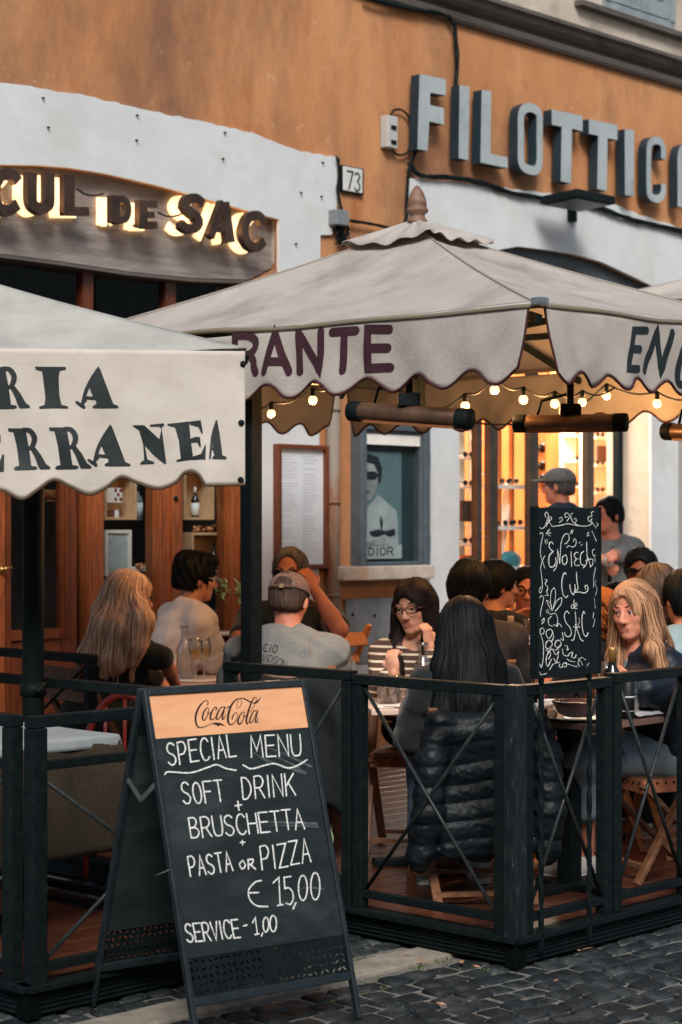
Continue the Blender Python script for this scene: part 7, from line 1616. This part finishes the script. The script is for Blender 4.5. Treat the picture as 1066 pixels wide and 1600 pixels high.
proj_text(g3, g3.topo, arc_items('HARL', 358, 1039, 377, 1029, (3, -11), .5)+arc_items('EYDA', 380, 1028, 406, 1030, (3, -10.5), 1)+arc_items('VIDSON', 409, 1032, 446, 1044, (3, -10.5), 2), INK, .0016)
proj_text(g3, g3.topo, arc_items('I', 374, 1018, 380, 1016, (2, -11), 0)+arc_items('CIO', 411, 1017.5, 432, 1020, (2.5, -12), 0, .45), INK, .0024, 'bold_lettering')
# ---- 4 man with sunglasses and raised arm
g4 = person('tanned man in dark sunglasses and black t-shirt lifting his hand to his brow', 453, 897, 9.6, 180, 190, 0, 0, SK_B, 1.04, lean=.12, h=.0065, wid=1.12,
    arms=((P(531, 984, 9.32), P(492, 922, 9.38)), (P(372, 1000, 9.4), P(400, 1050, 9.3))), hands=(.9, .5), hn=(Vector((-.6, .7, 0)), None), hd_=(Vector((-.45, .15, 1)), None))
cloth_top(g4, 'black_tshirt', TEEK, .75, .012, .009, .004, seed=11); cloth_legs(g4, 'trousers', DARKP); shoes(g4, SHOEB, PORC)
hair(g4, HGREY, .010, (.078, .080, .13), (0, .108, -.02), None, -.04, nst=380, st_len=9, seed=4); spectacles(g4, BLKFR, DKLENS, False, 'sunglasses', .004); brows(g4, HGREY[2])
# ---- 5 long blonde hair
g5 = person('woman with long straight blonde hair and black t-shirt seen from behind', 203, 936, 8.95, 52, 62, -2, 0, SK_D, 1.0, lean=.17, fem=True, arms=((P(255, 1075, 9.2), P(290, 1075, 9.45)), (P(258, 1032, 8.82), P(277, 1076, 9.05))))
cloth_top(g5, 'black_tshirt', TEEK, .8, .014, .009, .004, seed=14); cloth_legs(g5, 'trousers', DARKP); shoes(g5, SHOEW, PORC)
def lh5(c, p=g5):
    hd = p.hd; l = -p.B.col[0]; b = -p.B.col[1]
    c.chain([hd(0, -.04, .03), hd(0, -.09, -.08), P(170, 985, 8.83), P(140, 1030, 8.80), P(128, 1052, 8.80)], [.085, .085, .085, .055, .03], .03)
    c.chain([hd(.0, -.05, .0), P(195, 990, 8.78), P(178, 1035, 8.76), P(165, 1055, 8.76)], [.075, .075, .06, .03], .03)
    c.chain([hd(.06, -.0, .0), P(222, 970, 8.76), P(212, 1010, 8.74), P(208, 1035, 8.74)], [.045, .055, .045, .02], .03)
hair(g5, HBLOND, .017, (.062, .085, .105), (0, .115, -.04), lh5, None, nst=1300, st_len=34, groove=.0022, fr=80, seed=5, stw=.0021, part_y=.03); spectacles(g5, BLKFR)
# ---- 6 man in white shirt
g6 = person('dark haired man in a loose off white shirt turned away to the right', 307, 905, 10.0, 60, 68, -4, 0, SK_C, 1.0, lean=.2, wid=.96, arms=((P(300, 1040, 10.4), P(330, 1050, 10.6)), (P(334, 1030, 9.9), P(336, 1068, 10.05))))
cloth_top(g6, 'white_shirt', TEEW, 1.6, .024, .009, .007, seed=17, wf=15); cloth_legs(g6, 'trousers', DARKP); shoes(g6, SHOEW, PORC)
def top6(c, p=g6): c.ell(p.hd(0, .03, .105), V3(.075, .08, .035), p.H, .03); c.ell(p.hd(0, -.06, .08), V3(.08, .06, .06), p.H, .03)
hair(g6, HBLACK, .017, (.075, .075, .11), (0, .118, -.04), top6, -.085, short=True, nst=420, st_len=9, seed=6, groove=.004, fr=30); spectacles(g6, STEEL)
# ---- 7 woman with crossed arms
g7 = person('woman with long light brown hair, dark quilted jacket and crossed arms', 990, 957, 8.02, 246, 218, -3, 4, SK_D, .98, lean=.06, side_lean=-.03, fem=True, h=.0055, seat=.43, pelvis=PZ(1046, 8.16, 0),
    arms=((P(972, 1095, 7.98), P(1000, 1090, 7.86)), (P(1046, 1085, 7.84), P(1000, 1078, 7.74))), hands=(.35, .25), hn=(None, Vector((.2, .9, -.1))), hd_=(None, Vector((-.75, -.1, .55))), knee=(PZ(905, 7.95, .62), PZ(912, 7.78, .62)), feet=(PZ(884, 8.1, DECK+.09), PZ(915, 8.0, DECK+.09)))
NAVY = mat('navy_quilted_jacket', C(18, 26, 36), C(26, 36, 48), .5, 14, .15, spec=.3)
cloth_top(g7, 'quilted_jacket', NAVY, 1.85, .028, .008, .004, seed=21, puff=.007, open_neck=(.05, .12, .15))
TEAL = mat('pale_teal_shirt', C(120, 140, 142), C(140, 158, 160), .9, 20)
mb = MB(); c = SD(); c.ell(g7.pel.lerp(g7.nb, .68)+g7.TR.col[1]*.02, (.135, .105, .17), g7.TR, .02); c.cap(g7.nb+UP*.03, g7.nb+UP*.2, .085, .1, .01, -1); spart('shirt', c, .009, TEAL, g7.root)
cs = SD(); sk_ = g7
for i in (0, 1): hp, kn, an = g7.leg[i]; cs.cap(hp, kn, .095, .082, .04); cs.cap(kn, kn.lerp(an, .45), .08, .078, .04)
cs.ell(g7.pel, (.185, .15, .14), g7.B, .03); cs.cap(g7.leg[0][1], g7.leg[1][1], .075, .075, .04)
spart('denim_skirt', cs, .010, DENIM, g7.root, wrinkle(.005, 18, 4)); shoes(g7, SHOEW, PORC)
def lh7(c, p=g7):
    hd = p.hd; q = p.H.col[0]
    c.chain([hd(-.07, .0, .03), hd(-.082, -.0, -.10), P(1022, 1015, 7.86), P(1034, 1045, 7.84), P(1026, 1072, 7.80)], [.040, .042, .034, .026, .010], .03)
    c.chain([hd(.07, .0, .03), hd(.085, -.02, -.10), P(965, 1030, 8.06), P(962, 1055, 8.02)], [.04, .045, .04, .02], .03)
    c.chain([hd(0, -.06, .02), p.nb-p.B.col[1]*.07], [.075, .08], .03)
hair(g7, HLIGHT, .018, (.060, .085, .115), (.004, .114, -.030), lh7, None, nst=1300, st_len=38, groove=.0018, fr=80, seed=7, part_x=.01, part_y=.06, stw=.0021); brows(g7, HLIGHT[2])
# ---- people further back
def back(label, px, py, D, yaw, hyaw, sk, hm, top, seed, s=1.0, hk=None, **kw):
    p = person(label, px, py, D, yaw, hyaw, sk=sk, s=s, h=.009, **kw); cloth_top(p, 'shirt', top, .8, .014, .010, .005, seed=seed); cloth_legs(p, 'trousers', DARKP, h=.014); shoes(p, SHOEW, PORC)
    hk = dict(hk or {}); hk.setdefault('nst', 300); hk.setdefault('st_len', 9); hair(p, hm, hk.pop('top', .014), hk.pop('face', (.074, .078, .115)), hk.pop('fc', (0, .108, -.032)), hk.pop('extra', None), hk.pop('low', -.075), seed=seed, h=.008, short=hk.pop('short', True), **hk); return p
TEEB = mat('brown_grey_tshirt', C(62, 56, 54), C(78, 72, 68), .9, 20, .1); PINK = mat('dusty_pink_shirt', C(182, 122, 104), C(196, 138, 120), .9, 10, .1); LBLUE = mat('light_blue_shirt', C(122, 148, 158), C(140, 166, 174), .9, 10, .1)
def big_top(p_=None):
    return None
e1 = back('dark haired man in a brown grey t-shirt behind the long black hair', 735, 922, 9.0, 8, 24, SK_D, HBLACK, TEEB, 31, 1.04, dict(top=.022), wid=1.1)
e2 = back('dark haired man in black shown in right profile at the back table', 778, 916, 9.95, 40, 72, SK_C, HBLACK, TEEK, 32, 1.0, dict(top=.018))
e3 = back('young man in round dark glasses and dusty pink shirt facing the camera', 822, 924, 10.2, 172, 182, SK_D, HBLACK, PINK, 33, 1.0, dict(top=.012), arms=((P(838, 1030, 10.0), P(822, 1040, 9.8)), (P(768, 1000, 10.05), P(792, 972, 9.9))), hands=(.4, .25), hn=(None, Vector((.2, -.8, -.3))), hd_=(None, Vector((.75, -.1, .35))))
spectacles(e3, BLKFR, None, True, w=.0034); brows(e3, HBLACK[0])
def curls(p, m, n, r, seed):
    rnd = random.Random(seed); mb = MB()
    for _ in range(n):
        a, b = rnd.uniform(0, 6.28), rnd.uniform(-.5, 1.2); c = p.hd(.11*math.cos(a)*math.cos(b), -.02+.12*math.sin(a)*math.cos(b), .0+.13*math.sin(b)-rnd.choice((0, 0, .1)))
        if (p.H.inverted() @ (c-p.ch)).y > .05: continue
        t = rnd.uniform(0, 6); mb.m = rnd.choice((0, 1, 2)); mb.tube([c+Vector((math.cos(t+k*1.1)*r, math.sin(t+k*1.1)*r, -k*.010)) for k in range(9)], .0065, 5)
    part('curls', mb, m, p.root)
e4 = back('person with ginger curly hair half behind the small chalkboard', 938, 962, 9.2, -25, -30, SK_D, HGINGER, TEEK, 34, .96, dict(top=.022, low=-.13, nst=0, short=False)); curls(e4, HGINGER, 170, .014, 3)
e5 = back('dark haired person in black behind the ginger curls', 966, 948, 10.5, 20, 30, SK_C, HBLACK, TEEK, 35, .98, dict(top=.02))
e6 = back('dark haired man in sunglasses by the doorway reveal', 1001, 893, 10.9, 186, 196, SK_B, HBLACK, TEEK, 36, 1.0, dict(top=.02, face=(.074, .078, .105))); spectacles(e6, BLKFR, DKLENS, False, 'sunglasses', .004)
e7 = back('man with brown grey hair seen from behind the crossed arm woman', 1026, 928, 8.95, -12, -20, SK_C, hairm('brown_grey', C(66, 56, 50), C(96, 84, 76), C(46, 40, 38)), mat('charcoal_top', C(40, 42, 44), C(52, 54, 56), .9, 20), 37, 1.02, dict(top=.022, nst=220))
e8 = back('black haired person in a light blue shirt at the right picture edge', 1070, 938, 8.75, -10, -20, SK_C, HBLACK, LBLUE, 38, 1.04, dict(top=.02), wid=1.1)
# ---- two people standing by the optician
s1 = person('man in a grey cap and dark blue jacket standing in the shop doorway', 872, 761, 13.2, -52, -66, sk=SK_D, s=1.02, standing=True, floor=.16, h=.010); cloth_top(s1, 'jacket', mat('dark_blue_jacket', C(38, 50, 64), C(52, 66, 80), .7, 16), 1.9, .03, .012, .006, seed=41, wf=14); cloth_legs(s1, 'trousers', DARKP, h=.014); shoes(s1, SHOEB, PORC)
c = SD(); c.ell(s1.hd(0, -.012, .048), (.096, .118, .088), s1.H, .01); c.ell(s1.hd(0, .12, .042), (.07, .07, .010), s1.H, .02); c.box(s1.hd(0, 0, -.165), (.2, .3, .2), .002, s1.H, .004, -1); spart('cap', c, .007, mat('grey_cap', C(84, 86, 86), C(104, 106, 104), .9, 30), s1.root)
hair(s1, HGREY, .008, (.074, .078, .115), (0, .105, -.03), None, -.05, nst=140, st_len=8, seed=41, h=.008); spectacles(s1, BLKFR)
s2 = person('waiter in a grey t-shirt with dark apron strap holding a white cup', 950, 806, 13.0, 215, 232, sk=SK_D, s=.99, standing=True, floor=.02, h=.010, arms=((P(962, 868, 12.8), P(958, 866, 12.55)), (P(925, 866, 13.0), P(948, 880, 12.75))), hands=(.7, .8)); cloth_top(s2, 'grey_tshirt', mat('mid_grey_tshirt', C(108, 116, 118), C(126, 132, 134), .9, 16), .85, .014, .011, .005, seed=42); cloth_legs(s2, 'trousers', DARKP, h=.014); shoes(s2, SHOEB, PORC)
hair(s2, HBLACK, .014, (.074, .078, .115), (0, .108, -.032), None, -.05, nst=140, st_len=8, seed=42, h=.008)
c = SD(); c.ell(s2.pel+UP*.02, (.185, .15, .17), s2.B, .02); c.cap(s2.leg[0][0]+s2.B.col[1]*.03, s2.leg[0][1]+s2.B.col[1]*.03, .1, .085, .06); c.cap(s2.leg[1][0]+s2.B.col[1]*.03, s2.leg[1][1]+s2.B.col[1]*.03, .1, .085, .06); spart('apron', c, .014, PORC, s2.root)
mb = MB(); T = s2.TR; mb.tube([s2.nb+T.col[0]*.07*q+T.col[1]*f-T.col[2]*dz for q, f, dz in ((-1, -.06, .01), (-1, .10, .05), (-.8, .135, .18), (-.8, .14, .3))], .012, 6, flat=.4); part('apron_strap', mb, BLK2, s2.root)
for p_, pr_, lb in ((g1, CH, 'brown folding chair of the woman in the striped top'), (g3, CH, 'brown folding chair under the man in the grey shirt and cap'), (g4, CH, 'brown folding chair of the man raising his arm'), (g5, CH, 'brown folding chair of the long haired blonde woman'), (g6, CH2, 'pale wood folding chair behind the man in the off white shirt'), (g7, CH, 'brown folding chair with studded band under the woman with crossed arms'),
    (e1, CH, 'brown folding chair of the dark haired man behind the long black hair'), (e2, CH, 'brown folding chair of the man in right profile'), (e3, CH, 'brown folding chair of the man in round glasses'), (e4, CH, 'brown folding chair of the curly haired person'), (e5, CH, 'brown folding chair of the dark haired person behind the curls'), (e6, CH, 'brown folding chair of the man in sunglasses by the doorway'), (e7, CH, 'brown folding chair of the brown grey haired man'), (e8, CH, 'brown folding chair of the person in light blue')):
    f_ = p_.B.col[1]; dup(pr_, Vector((p_.pel.x, p_.pel.y, DECK))+f_*.06, math.atan2(-f_.x, f_.y), lb).scale = (1, 1, 1.0 if p_ is not g7 else .93)
lath('cup', 'white coffee cup in the waiter\'s hand', 'cup', P(951, 878, 12.62), [(.022, -.03), (.035, .0), (.04, .035), (.037, .035), (.03, 0), (.001, -.02)], PORC)
print('objects', len(bpy.data.objects))
